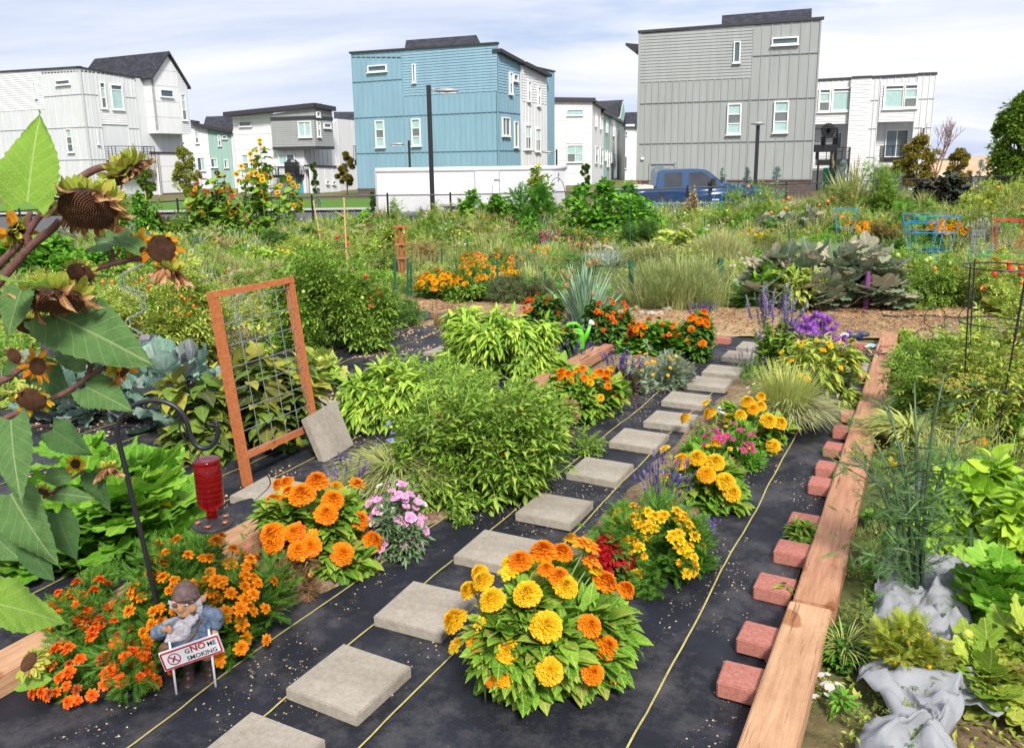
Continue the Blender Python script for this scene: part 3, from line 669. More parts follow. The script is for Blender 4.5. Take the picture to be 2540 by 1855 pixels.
# shingled dormer slab behind the parapet
def slabroof(F,k,bl,br,tr,tl,o0=-1.2,o1=-4.2,side=None):
    f0,f1=F.off(o0),F.off(o1); P=[]
    for q,f in ((bl,f0),(br,f0),(tr,f1),(tl,f1)): s,z=f.at(k,*q); P.append(f.P(s,z,0))
    P[0].z-=.4;P[1].z-=.4
    Q=[P[2]+F.n*-3.2-Vector((0,0,2.6)),P[3]+F.n*-3.2-Vector((0,0,2.6))]
    mb=MB(); mb.add([tuple(v) for v in P+Q],[np.array([[0,1,2,3],[3,2,4,5],[0,5,4,1]]),np.array([[1,4,2],[0,3,5]])],0); return mb.build('dormer_roof',M_shin,F.b)
slabroof(F,'Z3',(287,178),(878,128),(878,56),(292,102))
mb=MB()
s_=F.at('Z2',1957,300)[0]; z_=F.at('Z2',1957,265)[1]; f=Fac(B,F.P(-.05,0,-1.5),-F.s,F.n); f.quad(mb,0,1.1,z_-.9,z_-.05,-3,0,0,z_-.05,z_+.1); mb.build('eave',M_trim,B)
mb=MB(); s,z=F.at('Z2',2060,1088); s2,z2=F.at('Z2',2112,1200); F.quad(mb,s,s2,z2-.4,z,.03,.3); eb=mb.build('electric_box',mat('grey_blue_metal_box',(.16,.22,.25),.5),B)
mb=MB(); s,z=F.at('Z2',2113,1098); s2,z2=F.at('Z2',2162,1200); F.quad(mb,s+.01,s2,z2-.4,z,.03,.25); mb.build('electric_box',mat('grey_blue_metal_box',(0,)*3),B)
mb=MB()
for (x0,y0,x1,y1) in ((2028,1062,2200,1070),(2028,1062,2034,1200),(2194,1062,2200,1200)):
    s,z=F.at('Z2',x0,y0); s2,z2=F.at('Z2',x1,y1); F.quad(mb,s,s2,z2,z,.03,.09)
mb.build('wall_panel_trim',PG,B)
mb=MB(); s,z=F.at('ZD',175,60); F.quad(mb,s,s+.16,z-.14,z,.03,.12); mb.build('wall_vent',M_wfr,B)
# ---- blue house
B=house('tall sky blue three-storey townhouse with a white section behind the cargo trailer',0)
a,c=A_(790,59),A_(1103,54); sd=Vector((c[0]-a[0],c[1]-a[1],0)).normalized(); nn=Vector((sd.y,-sd.x,0)); F=Fac(B,a,sd,nn); FB=F
L=(Vector(c)-Vector(a)).length; zL=F.at('Z2',88,352)[1]; zR=F.at('Z2',1038,290)[1]; slap=F.at('Z2',413,400)[0]; zlap=F.at('Z2',418,628)[1]
ztop=lambda s:zL+(zR-zL)*s/L
zj=[F.at('Z2',130,770)[1],F.at('Z2',130,1002)[1]]; zbr=F.at('Z2',130,1232)[1]
sz(F,[(slap,zlap),(L,zlap),(L,ztop(L)),(slap,ztop(slap))],PB_,'lap')
sz(F,[(slap,zbr),(L,zbr),(L,zlap),(slap,zlap)],PB_,'batten',joints=zj,sp=.40)
sz(F,[(0,zbr),(slap,zbr),(slap,ztop(slap)),(0,zL)],PB_,'batten',joints=zj+[F.at('Z2',105,538)[1]],sp=.40)
brickbase(F,0,L,zbr)
core(B,F,0,L,9,zL-.3,zR-.9,PB_)
mb=MB(); F.quad(mb,-.1,L+.05,zL,zL+.13,-.2,.1,0,zR,zR+.13); mb.build('roof_trim',M_trim,B)
F.win('Z2',240,788,307,962,(1,1,1),(1,),(0,2),(1,)); F.win('Z2',476,777,542,952,(1,1,1),(1,),(0,2),(1,))
F.win('Z2',192,432,318,466); F.win('Z2',482,420,508,540,fw=.06)
slabroof(F,'Z2',(418,340),(912,300),(898,230),(440,264),-1.0,-3.6)
# side face recedes to the right
n2=F.s; S=Fac(B,F.P(L,0,0),-F.n,n2); FS=S
sb=S.at('V',1150,400)[0]; sw=S.at('V',1205,400)[0]
zt_=[S.at('Z2',1043,345)[1],S.at('Z2',1195,425)[1],S.at('Z2',1195,430)[1],S.at('Z2',1340,505)[1]]
zl2=S.at('Z2',1045,602)[1]
sz(S,[(0,zl2),(sb,zl2),(sb,zt_[1]),(0,zt_[0])],PB_,'lap'); sz(S,[(0,ZG),(sb,ZG),(sb,zl2),(0,zl2)],PB_,'batten',joints=[zj[0],zj[1]],sp=.4)
zw=S.at('Z2',1200,662)[1]
sz(S,[(sb+.1,zw),(sw,zw),(sw,zt_[3]),(sb+.1,zt_[2])],PW,'lap',o=.12); sz(S,[(sb+.1,ZG),(sw,ZG),(sw,zw),(sb+.1,zw)],PW,'batten',o=.12,joints=[zj[1]],sp=.5)
core(B,S,0,sw,6,zt_[0]-.3,zt_[3]-.2,PW)
mb=MB(); S.quad(mb,-.1,sb+.1,zt_[0],zt_[0]+.2,-.3,.35,0,zt_[1],zt_[1]+.2); S.quad(mb,sb+.12,sw+.1,zt_[2],zt_[2]+.2,-.3,.5,0,zt_[3],zt_[3]+.2); mb.build('roof_trim',M_trim,B)
S.win('Z2',1106,470,1130,618,(1,1),(1,),(0,),(1,)); S.win('Z2',1134,483,1164,533); S.win('Z2',1060,765,1112,890,(1,),(1,1),(),(0,)); S.win('Z2',1138,793,1166,963,screen=(0,))
S2=S.off(.12)
S2.win('Z2',1228,530,1248,664,(1,1),(1,),(0,),(1,)); S2.win('Z2',1293,566,1312,694,(1,1),(1,),(0,),(1,)); S2.win('Z2',1210,815,1250,977,(1,1),(1,1),(0,1),()); S2.win('Z2',1277,838,1312,990,(1,1),(1,1),(0,1),())
for q in ((1170,1365,430),(1325,1340,470)):
    s,z=S.at('Z2',q[0],q[2]); mb=MB(); S.quad(mb,s,s+.9,z-.2,z+.75,-2.2,-1.3); mb.build('chimney',PW,B)
# ---- left white house
B=house('large white townhouse with dark gabled roof at the left edge',0)
a=A_(205,66); F=Fac(B,a,(-W.x,-W.y,0),Vector((-U.x,-U.y,0))); FF=F   # s runs left
zc=F.at('V',182,150)[1]; zl=F.at('V',20,159)[1]; s20=F.at('V',20,300)[0]; Lf=s20+3
zz_=lambda s: zc+(zl-zc)*s/s20
sl=F.at('ZB',300,700)[0]; zlp=F.at('ZB',335,860)[1]; zj=[F.at('ZB',400,752)[1],F.at('ZB',400,1028)[1],F.at('ZB',500,1298)[1]]
sz(F,[(sl,zlp),(Lf,zlp),(Lf,zz_(Lf)),(sl,zz_(sl))],PW,'lap'); sz(F,[(sl,ZG),(Lf,ZG),(Lf,zlp),(sl,zlp)],PL_,'batten',joints=zj[1:],sp=.4)
sz(F,[(0,ZG),(sl,ZG),(sl,zz_(sl)),(0,zc)],PL_,'batten',joints=zj,sp=.4)
core(B,F,0,Lf,9,zc-.3,zz_(Lf)-.3,PL_)
mb=MB(); F.quad(mb,-.1,Lf,zc,zc+.13,-.2,.1,0,zz_(Lf),zz_(Lf)+.13); mb.build('roof_trim',M_trim,B)
F.win('ZB',220,640,255,770,fw=.05); F.win('ZB',410,624,537,652,fw=.05); F.win('ZB',493,1035,572,1232,(1,1,1),(1,),(0,),(1,)); F.win('ZB',262,1042,322,1235,(1,1,1),(1,),(0,),(1,))
S=Fac(B,F.P(0,0,0),U,W); 
se=S.at('ZB',1085,700)[0]; ze=S.at('ZB',1085,602)[1]
wl,wr=S.at('ZB',765,700)[0],S.at('ZB',990,700)[0]
rl,rr=S.at('ZB',808,1000)[0],S.at('ZB',1010,1000)[0]; zb0=S.at('ZB',990,998)[1]; zbw=S.at('ZB',880,872)[1]
top=lambda s: zc+(ze-zc)*s/se
sz(S,[(0,ZG),(wl,ZG),(wl,top(wl)),(0,zc)],PL_,'batten',joints=zj,sp=.38); sz(S,[(wr,ZG),(se,ZG),(se,top(se)),(wr,top(wr))],PL_,'batten',joints=zj,sp=.38)
sz(S,[(wl,zb0),(wr,zb0),(wr,zbw),(wl,zbw)],PW,'lap'); sz(S,[(wl,zbw),(wr,zbw),(wr,top(wr)),(wl,top(wl))],PL_,'batten',sp=.38)
zd=S.at('ZB',880,1300)[1]
sz(S,[(wl,ZG),(wr,ZG),(wr,zd),(wl,zd)],PL_,'batten',sp=.38)
Sr=S.off(-1.2); sz(Sr,[(wl-.2,zd-.4),(wr+.3,zd-.4),(wr+.3,zb0+.1),(wl-.2,zb0+.1)],PW,'lap')
S.win('ZB',768,632,845,862,(1,2.2,2.2),(1,),(1,),(2,),fw=.09); S.win('ZB',862,650,990,874,(1,4.4),(1,),(1,),(),fw=.09)
S.win('ZB',746,1035,776,1165,fw=.05)
Sr.win('ZB',818,1062,918,1260,(1,),(1,1),(),(0,),name='patio_door')
railing(B,S,rl-.1,S.at('ZB',1160,1240)[0],zd,zd+1.05,.0,1.3)
mb=MB(); S.quad(mb,-.1,se+.05,zc,zc+.12,-.2,.1,0,ze,ze+.12); mb.build('roof_trim',M_trim,B)
S3=S.off(-.6); s0=se; s1=S3.at('ZB',1250,700)[0]; sz(S3,[(s0-.3,ZG),(s1,ZG),(s1,ze-.3),(s0-.3,ze-.1)],PW,'lap')
S3.win('ZB',1095,733,1110,786,fw=.04); S3.win('ZB',1183,1100,1200,1152,fw=.04); S3.win('ZB',1132,1095,1150,1205,fw=.04)
# gabled bay stepping out of the side wall
G1=S.off(1.0); gl,gm,gr=G1.at('ZB',1240,700)[0],G1.at('ZB',1455,700)[0],G1.at('ZB',1540,800)[0]
zb=G1.at('ZB',1225,1045)[1]; zel=G1.at('ZB',1228,610)[1]; pk=G1.at('ZB',1357,402); zer=G1.at('ZB',1525,668)[1]
zi=pk[1]+(zer-pk[1])*(gm-pk[0])/(gr-pk[0])
sz(G1,[(gl,zb),(gm,zb),(gm,zi),(pk[0],pk[1]),(gl,zel)],PW,'panel'); sz(G1,[(gm,zb),(gr,zb),(gr,zer),(gm,zi)],PL_,'lap',o=.004)
f=Fac(B,G1.P(gl,0,0),(-W.x,-W.y,0),(-U.x,-U.y,0)); sz(f,[(0,zb),(1.6,zb),(1.6,zel),(0,zel)],PW,'panel')
f=Fac(B,G1.P(gr,0,0),(-W.x,-W.y,0),(U.x,U.y,0)); sz(f,[(0,zb),(8,zb),(8,zer),(0,zer)],PW,'panel')
mb=MB(); G1.quad(mb,gl,gr,zb-.22,zb-.005,-2.5,.02); mb.build('bay_floor',PW,B)
G1.win('ZB',1293,697,1407,765,fw=.04,frame=M_wfr); G1.win('ZB',1463,733,1527,962,(1,1.6,1.6),(1,),(0,1),(2,))
mb=MB(); back=-9
for (s0,z0),(s1,z1) in (((gl-.3,zel-.05),(pk[0],pk[1]+.12)),((pk[0],pk[1]+.12),(gr+.15,zer-.25))):
    G1.quad(mb,s0,s1,z0,z0+.16,back,.25,0,z1,z1+.16)
mb.build('roof',M_shin,B)
mb=MB(); 
for (s0,z0),(s1,z1) in (((gl-.3,zel-.1),(pk[0],pk[1]+.08)),((pk[0],pk[1]+.08),(gr+.15,zer-.3))):
    G1.quad(mb,s0,s1,z0,z0+.22,.252,.30,0,z1,z1+.22)
mb.build('roof_trim',M_trim,B)
G2=S.off(-.2); q0,q1=G2.at('ZB',1235,1240)[0],G2.at('ZB',1432,1150)[0]; zq=S.at('ZB',1240,1242)[1]
sz(G2,[(q0-.2,zq-.1),(q1,zq-.1),(q1,zb),(q0-.2,zb)],PL_,'batten',sp=.3)
sz(S.off(.9),[(gl-.1,ZG),(gr-.1,ZG),(gr-.1,zq-.05),(gl-.1,zq)],PW,'panel'); f=Fac(B,S.P(gl-.1,0,.9),(-W.x,-W.y,0),(-U.x,-U.y,0)); sz(f,[(0,ZG),(2,ZG),(2,zq),(0,zq)],PW,'panel')
mb=MB(); S.off(.9).quad(mb,gl-.2,gr,zq-.03,zq+.12,-1.2,.08,0,zq-.08,zq+.07); mb.build('roof_trim',M_trim,B)
brickbase(S.off(.95),gl-.1,gr-.1,S.off(.95).at('ZB',1300,1585)[1])
S.off(.9).win('ZB',1437,1430,1455,1535,fw=.04)
mb=MB(); x,z=S.off(.95).at('ZB',1262,1300); mb.tube([S.off(.95).P(x,ZG,.06),S.off(.95).P(x,zq-.1,.06)],.06,6); mb.build('downspout',M_wfr,B)
core(B,S,2.5,gr,8,zer-.4,zer-.4,PW,False)
# ---- far white and mint row between the left house and the grey-box house
B=house('distant white and mint green townhouse row left of the grey box house',0)
a=A_(395,88); F=Fac(B,a,(1,-.05,0),(-.05,-1,0))
xs=lambda k,x:F.at(k,x,None)[0]
def simple(F,k,x0,x1,yt0,yt1,m,kind,**kw):
    s0,z0=F.at(k,x0,yt0); s1,z1=F.at(k,x1,yt1); sz(F,[(s0,ZG),(s1,ZG),(s1,z1),(s0,z0)],m,kind,**kw); return s0,s1,z0,z1
s0,_,z0,_=simple(F,'ZC',80,425,350,425,PW,'panel'); _,s1,_,z1=simple(F,'ZC',427,682,425,465,PM,'batten'); simple(F,'ZC',684,712,470,475,PW,'none')
core(B,F,s0,s1,9,z0-.3,z1-.3,PW,False)
F.bar('ZC',225,350,318,365,.3,M_trim,-.5,.5); F.bar('ZC',290,385,705,460,.35,M_trim,-.5,.5)
slabroof(F,'ZC',(370,395),(705,460),(700,305),(410,315),.3,-3)
for q in ((113,512,162,597),(288,488,338,615),(543,522,588,645)): F.win('ZC',*q,rows=(1,1),blind=(0,),screen=(1,),fw=.06)
F.win('ZC',595,530,652,565,fw=.06)
for q in ((312,773,412,923),(465,785,548,885),(615,800,672,890)): F.win('ZC',*q,cols=(1,1),blind=(1,),fw=.06)
# ---- white house with projecting grey box
B=house('white townhouse with a projecting grey box and turquoise door',0)
a=A_(515,72); F=Fac(B,a,(1,-.33,0),(-.33,-1,0))
s0,s1,z0,z1=simple(F,'ZC',705,1150,325,275,PW,'panel'); 
x2,z2=F.at('ZC',1510,675); sz(F,[(s1,ZG),(x2,ZG),(x2,z2),(s1,z2)],PW,'batten',sp=.9)
core(B,F,s0,x2,9,z0-.3,z1-.3,PW,False)
Gb=F.off(.5); b0,b1=Gb.at('ZC',1150,500)[0],Gb.at('ZC',1635,500)[0]; zb=Gb.at('ZC',1170,655)[1]; zm=Gb.at('ZC',1150,358)[1]; zu=Gb.at('ZC',1150,290)[1]; zu2=Gb.at('ZC',1620,215)[1]
sz(Gb,[(b0,zb),(b1,zb),(b1,zm),(b0,zm)],PG,'lap'); sz(Gb,[(b0,zm+.25),(b1,zm+.25),(b1,zu2),(b0,zu)],PG,'panel')
mb=MB(); Gb.quad(mb,b0,b1,zm-.02,zm+.26,-.3,.06); Gb.quad(mb,b0,b1+.04,zb-.25,zb,-.6,.06); 
Sd=Fac(B,Gb.P(b1,0,0),(.40,.92,0),(.92,-.40,0)); d1=Sd.at('ZC',1838,500)[0]; zs=Sd.at('ZC',1838,255)[1]
Sd.quad(mb,-.05,d1,zm-.02,zm+.26,-.3,.06); Sd.quad(mb,-.05,d1,zb-.25,zb,-.6,.06); mb.build('roof_trim',M_trim,B)
sz(Sd,[(0,zb),(d1,zb),(d1,zm),(0,zm)],PG,'lap'); sz(Sd,[(0,zm+.25),(d1,zm+.25),(d1,zs),(0,zu2)],PG,'panel')
mb=MB(); Gb.quad(mb,s0-.3,b1+.2,z0+.05,z0+.4,-1.0,.3,0,zu2,zu2+.35); Sd.quad(mb,0,d1+.2,zu2,zu2+.35,-1,.3,0,zs,zs+.35); mb.build('roof',M_trim,B)
Gb.win('ZC',1447,368,1605,545,(1,),(1,1),(0,1),fw=.08); Sd.win('ZC',1645,370,1694,545,(1,1),(1,),(0,),(1,),fw=.08); Sd.win('ZC',1722,385,1808,447,fw=.08); Sd.win('ZC',1640,258,1686,322,fw=.08)
F.win('ZC',790,375,927,423,fw=.03); F.win('ZC',1230,735,1420,860,(1,),(1,1),(0,),(),fw=.07,name='patio_door'); F.win('ZC',818,740,905,900,(1.5,1),(1,),(0,),())
S4=Fac(B,F.P(x2,0,-.2),(.40,.92,0),(.92,-.40,0)); e1=S4.at('ZC',1900,600)[0]; sz(S4,[(0,ZG),(e1,ZG),(e1,S4.at('ZC',1870,340)[1]),(0,zb)],PW,'batten',sp=.6)
core(B,S4,0,e1,5,zb,zb,PW,False)
S5=S4.off(.8); q0,z_=S5.at('ZC',1580,860); q1=S5.at('ZC',1895,860)[0]; sz(S5,[(q0,ZG),(q1,ZG),(q1,z_-.1),(q0,z_)],PW,'batten',sp=.9); S5.bar('ZC',1578,855,1868,868,.15,M_trim,-.6,.08); brickbase(S5,q0,q1,S5.at('ZC',1700,1175)[1])
S5.win('ZC',1752,1037,1785,1068,fw=.03); S5.win('ZC',1822,1042,1858,1072,fw=.03); S4.win('ZC',1855,755,1872,855,fw=.03)
railing(B,F,F.at('ZC',1230,960)[0],F.at('ZC',1515,960)[0],F.at('ZC',1300,965)[1],F.at('ZC',1300,875)[1],0,1.3)
mb=MB(); q,z=F.at('ZC',1428,1000); q2=F.at('ZC',1500,1000)[0]; F.quad(mb,q,q2,ZG,z-.1,.03,.1); dr=mb.build('front_door',mat('turquoise_paint',(.05,.33,.45),.5),B); mb=MB(); F.quad(mb,q+.15,q2-.15,ZG+1.2,z-.35,.1,.115); mb.build('pane',M_glass,dr)
# grill on the balcony
s,z=F.at('ZC',1400,950); p=F.P(s+.3,z,.7)
t=thing('covered_grill','dark covered barbecue grill on the balcony of the grey box house','grill',p); mb=MB(); mb.box((0,0,.45),(.55,.3,.45)); mb.ball((0,0,.9),.42,8,0,(1.2,.7,.6)); mb.build('cover',M_black,t)
# ---- grey batten house behind, left of the blue one
B=house('pale grey house with balcony squeezed between white house and blue house',0)
a=A_(738,80); F=Fac(B,a,(1,-.4,0),(-.4,-1,0)); s0,s1,z0,z1=simple(F,'ZC',1880,2140,345,400,PD,'batten',sp=.6); core(B,F,s0,s1,8,z0-.2,z1-.2,PD,False)
slabroof(F,'ZC',(1850,345),(2140,378),(2130,262),(1845,262),.3,-3)
F.win('ZC',1990,435,2092,620,(1,2,2),(1,1),(3,),(4,),fw=.12); railing(B,F,F.at('ZC',2005,650)[0],F.at('ZC',2140,650)[0],F.at('ZC',2020,800)[1],F.at('ZC',2005,650)[1],0,1.2,.5)
mb=MB(); s=F.at('ZC',2015,900)[0]; mb.tube([F.P(s,ZG,1.1),F.P(s,F.at('ZC',2020,800)[1],1.1)],.1,4); mb.build('balcony_post',M_black,B)
# ---- white / mint row between blue and grey houses
B=house('white and mint townhouse row with steep dark gable between blue and grey houses',0)
a=A_(1208,82); F=Fac(B,a,(1,-.03,0),(-.03,-1,0)); s0,s1,z0,z1=simple(F,'ZG',208,880,185,195,PW,'panel')
simple(F,'ZG',186,207,180,182,PM,'none',o=-.3)
core(B,F,s0,s1,8,z0-.2,z1-.2,PW,False); mb=MB(); F.quad(mb,s0-.2,s1+.3,z0,z0+.35,-6,.3,0,z1,z1+.35); mb.build('roof',M_trim,B)
F.win('ZG',513,316,743,395,fw=.03,blind=(0,)); F.win('ZG',513,832,742,1078,(1,1),(1,1),(0,1,3),(2,),fw=.05)
F.wall('ZG',[(505,398),(752,398),(752,800),(505,800)],PW,'lap',o=.02,th=.02)
S=Fac(B,F.P(s1,0,0),(.20,.98,0),(.98,-.20,0)); 
cuts=[(880,1050,195,300,PW),(1052,1138,375,432,PM),(1140,1232,432,475,PW),(1234,1362,480,520,PM)]
se=0
for x0,x1,y0,y1,m in cuts: a0,a1,b0_,b1_=simple(S,'ZG',x0,x1,y0,y1,m,'none'); se=a1
core(B,S,0,se,6,b1_-.3,b1_-.3,PW,False)
S.bar('ZG',885,175,1048,285,.3,M_trim,-.4,.4); S.bar('ZG',1005,315,1335,500,.3,M_trim,-.4,.4)
for q in ((920,360,941,560),(992,405,1013,598),(1076,460,1098,648),(1180,525,1200,702),(1284,560,1302,742),(1333,590,1350,765),(917,850,957,1088),(988,872,1024,1103),(1060,905,1077,1050),(1095,910,1120,1140),(1150,940,1183,1082),(1198,958,1218,1162),(1268,965,1298,1180),(1318,988,1338,1125)):
    S.win('ZG',*q,rows=(1,1),blind=(0,),fw=.05)
P=[S.at('ZG',*q) for q in ((1020,300),(1290,410),(1335,165),(965,185))]
So=S.off(-1.2); G_=S.off(-1.0)
mb=MB(); V=[S.P(*S.at('ZG',1005,325),-.3),S.P(*S.at('ZG',1290,420),-.3),So.P(*So.at('ZG',1338,165),0),So.P(*So.at('ZG',960,185),0)]; V+=[v+Vector((0,2.0,-2.5)) for v in V[2:]]
mb.add([tuple(v) for v in V],[np.array([[0,1,2,3],[3,2,4,5]])]); mb.build('dormer_roof',M_shin,B)
S.off(-.1).wall('ZG',[(1292,440),(1370,560),(1365,470),(1338,185)],PM,'none',o=0)
B=house('far white townhouse slice just left of the tall grey house',0)
a=A_(1385,100); F=Fac(B,a,(1,0,0),(0,-1,0)); s0,s1,z0,z1=simple(F,'ZG',1368,1502,525,520,PW,'panel'); _,s1,_,_=simple(F,'ZG',1503,1560,570,580,PW,'none',o=-.3); core(B,F,s0,s1,8,z0-.2,z1-.2,PW,False)
slabroof(F,'ZG',(1362,524),(1545,524),(1545,345),(1362,350),.3,-3); F.win('ZG',1365,632,1388,682,fw=.02); F.win('ZG',1358,996,1381,1170,fw=.02)
for q in ((1508,740,1520,830),(1506,1010,1524,1180)): F.off(-.3).win('ZG',*q,rows=(1,1),fw=.04)
# ---- right white house with balconies
B=house('white and pale grey three-storey townhouse with black balconies at right',0)
a=A_(1800,60); F=Fac(B,a,(1,-.22,0),(-.22,-1,0)); FR=F
def zone(x0,x1,y0,y1,yb,m,kind,o=0,xb0=None,xb1=None,**k):
    f=F; s0,z0=f.at('ZE',x0,y0); s1,z1=f.at('ZE',x1,y1); zb=ZG if yb is None else f.at('ZE',x0,yb)[1]; sz(f,[(s0,zb),(s1,zb),(s1,z1),(s0,z0)],m,kind,o=o,**k); return s0,s1,zb,z0,z1
j=[F.at('ZE',760,290)[1],F.at('ZE',760,585)[1],F.at('ZE',760,880)[1]]
a0=zone(170,548,75,52,175,PW,'batten')[0]; za=zone(170,548,175,160,540,PW,'lap',o=.0)[2]
s0,s1,_,z0,z1=zone(548,755,48,40,None,PW,'lap',o=.35)
zone(757,860,42,38,None,PL_,'batten',joints=j,o=.02); zone(860,1238,40,15,110,PL_,'batten'); zone(862,1238,110,90,515,PW,'lap')
_,sE,_,_,zE=zone(1240,1440,10,0,None,PL_,'batten',joints=j,o=.03)
# recessed balcony bays
rc=F.off(-1.2); 
for x0,x1,yt in ((170,515,535),(865,1205,505)):
    s0_,zt0=rc.at('ZE',x0,yt-20); s1_=rc.at('ZE',x1,yt)[0]; sz(rc,[(s0_-.5,ZG),(s1_+.6,ZG),(s1_+.6,zt0+.3),(s0_-.5,zt0+.3)],PW,'lap')
rc.win('ZE',910,598,1125,880,(1,),(1,1),(),(1,),name='patio_door'); rc.win('ZE',392,622,445,800,(1,),(1,),(),(),name='patio_door')
F.win('ZE',215,170,328,412,(.8,2.1,2.1),(1,),(1,),(2,),fw=.11); F.win('ZE',352,160,540,405,(.75,5),(1,),(1,),(),fw=.11)
F.win('ZE',893,130,1090,378,(.8,4.4),(1,),(1,),(),fw=.12); F.win('ZE',1100,122,1232,372,(.8,2,2),(1,),(1,),(2,),fw=.11); F.off(.03).win('ZE',1282,573,1305,705,fw=.03)
core(B,F.off(-1.3),a0,sE,7,z0-.4,zE-.4,PL_,False)
for x0,y0,x1,y1,o in ((170,70,550,50,.05),(550,47,757,38,.4),(757,38,1250,10,.07),(1250,5,1445,-2,.08)): F.bar('ZE',x0,y0,x1,y1,.18,M_trim,-.3,o)
f1=F.off(.02)
railing(B,F.off(.0),F.at('ZE',190,930)[0],F.at('ZE',512,930)[0],F.at('ZE',300,905)[1],F.at('ZE',300,785)[1],-.6,.8,.4,posts=4)
railing(B,F.off(.0),F.at('ZE',862,900)[0],F.at('ZE',1200,900)[0],F.at('ZE',1000,880)[1],F.at('ZE',1000,765)[1],-.6,.8,.35,posts=4)
mb=MB()
for x in (190,500): s=F.at('ZE',x,1000)[0]; mb=MB(); mb.tube([F.P(s,ZG,.75),F.P(s,F.at('ZE',300,905)[1],.75)],.07,4); mb.build('balcony_post',M_black,B)
for x0,x1,y in ((265,370,990),(1010,1045,970)):
    mb=MB(); s,z=rc.at('ZE',x0,y); s2=rc.at('ZE',x1,y)[0]; rc.quad(mb,s,s2,ZG,z,.04,.1); mb.build('front_door',mat('green_door_paint',(.05,.42,.27),.5),B)
# balcony on the grey house's right side
s,z=0,0; E=Fac(FG.b,FG.P(Lw if False else (Vector(A_(1793,48))-Vector(A_(1408,51.2))).length,0,0),-FG.n,FG.s)
e0=E.A; FX=Fac(FG.b,FG.P(E.A.dot(FG.s)-FG.A.dot(FG.s),0,-3.0),FG.s,FG.n); sa=0; sb=FX.at('ZE',410,650)[0]; zf=FX.at('ZE',300,750)[1]; zr_=FX.at('ZE',300,580)[1]
railing(FG.b,FX,0,sb,zf,zr_,-2.5,0,.42,rails=8,posts=2)
mb=MB()
for x in (345,390): s=FX.at('ZE',x,900)[0]; mb=MB(); mb.tube([FX.P(s,ZG,-.1),FX.P(s,zf-.1,-.1)],.09,4); mb.build('balcony_post',M_black,FG.b)
p=FX.P(FX.at('ZE',305,740)[0],zf,-.5)
t=thing('fan_back_chair','black round-backed chair on the grey house balcony','chair',p); mb=MB()
for i in range(9):
    an=R(-60+15*i); mb.box((.30*math.sin(an)*.8,0,.62+.35*math.cos(an)),(.05,.02,.30),np.array(Matrix.Rotation(an,3,'Y')))
mb.ball((0,.01,.78),.5,16,0,(.85,.05,.85)); mb.build('backrest',M_black,t); mb=MB(); mb.box((0,-.3,.42),(.4,.35,.05)); mb.build('seat',M_black,t); mb=MB()
for x in(-.35,.35): mb.box((x,-.3,.2),(.04,.3,.2))
mb.build('leg',M_black,t)
# ---------------------------------------------------------------- plant library
def gm(name,*cols,**k): return leafmat(name,[tuple(c) for c in cols],**k)
L_tom=gm('tomato_leaf',(0.0781,0.192,0.0205),(0.14,0.307,0.0307),(0.234,0.435,0.0512),(0.375,0.538,0.0816))
L_tomy=gm('light_tomato_leaf',(0.14,0.256,0.0205),(0.266,0.422,0.041),(0.468,0.576,0.0816),(0.656,0.64,0.143))
L_dark=gm('dark_leaf',(0.0468,0.115,0.0205),(0.0781,0.192,0.0307),(0.14,0.282,0.041))
L_pep=gm('pepper_leaf',(0.154,0.358,0.0256),(0.307,0.55,0.0512),(0.486,0.717,0.0896),(0.589,0.768,0.128))
L_bas=gm('basil_leaf',(0.188,0.41,0.0205),(0.344,0.614,0.041),(0.531,0.768,0.0717),rough=.4)
L_zin=gm('zinnia_leaf',(0.0937,0.243,0.0205),(0.156,0.358,0.0307),(0.266,0.486,0.0512),(.36,.40,.08))
L_mar=gm('marigold_leaf',(0.0547,0.154,0.0205),(0.0937,0.243,0.0307),(0.172,0.358,0.041))
L_sq=gm('squash_leaf',(0.109,0.307,0.0205),(0.188,0.461,0.041),(0.344,0.614,0.0717))
L_sqy=gm('yellowing_squash_leaf',(0.256,0.435,0.0512),(0.486,0.589,0.102),(0.704,0.666,0.205))
L_sqg=gm('mildewed_squash_leaf',(.14,.24,.12),(.30,.37,.26),(.48,.48,.37),(.50,.42,.32))
L_cab=gm('cabbage_leaf',(.14,.27,.22),(.24,.40,.34),(.34,.48,.42),(.25,.22,.30),trans=.15,rough=.6)
L_egg=gm('eggplant_leaf',(.07,.14,.03),(.15,.26,.04),(.25,.36,.06),(.52,.48,.07),(.08,.10,.05),(.18,.28,.05))
L_grs=gm('green_blade',(0.156,0.282,0.0307),(0.312,0.422,0.0614),(0.515,0.538,0.123))
L_onion=gm('onion_leaf',(.12,.26,.15),(.19,.36,.22),(.28,.45,.28),trans=.1,rough=.45)
L_dry=gm('straw',(.28,.26,.09),(.42,.36,.15),(.54,.46,.24),(.26,.32,.09))
L_weed=gm('weed_leaf',(.09,.16,.03),(.17,.27,.04),(.27,.36,.07),(.42,.42,.14))
L_drybr=gm('dead_leaf',(.20,.09,.04),(.34,.17,.08),(.48,.30,.16))
L_pale=gm('pale_silvery_leaf',(.20,.30,.18),(.32,.42,.28),(.42,.50,.38),trans=.15)
L_bean=gm('bean_leaf',(0.0781,0.256,0.0205),(0.14,0.384,0.0307),(0.234,0.512,0.0512))
L_purp=gm('purple_black_leaf',(.02,.02,.02),(.045,.035,.04),(.08,.07,.07),(.05,.10,.04),trans=.1)
L_lav=gm('lavender_leaf',(.14,.22,.13),(.22,.32,.18),(.18,.30,.12),trans=.15)
L_fen=gm('fennel_leaf',(0.064,0.154,0.0512),(0.115,0.23,0.0768),(0.179,0.307,0.102),trans=.15)
L_spr=gm('blue_spruce_needle',(.14,.24,.22),(.22,.34,.32),(.30,.42,.40),trans=.05)
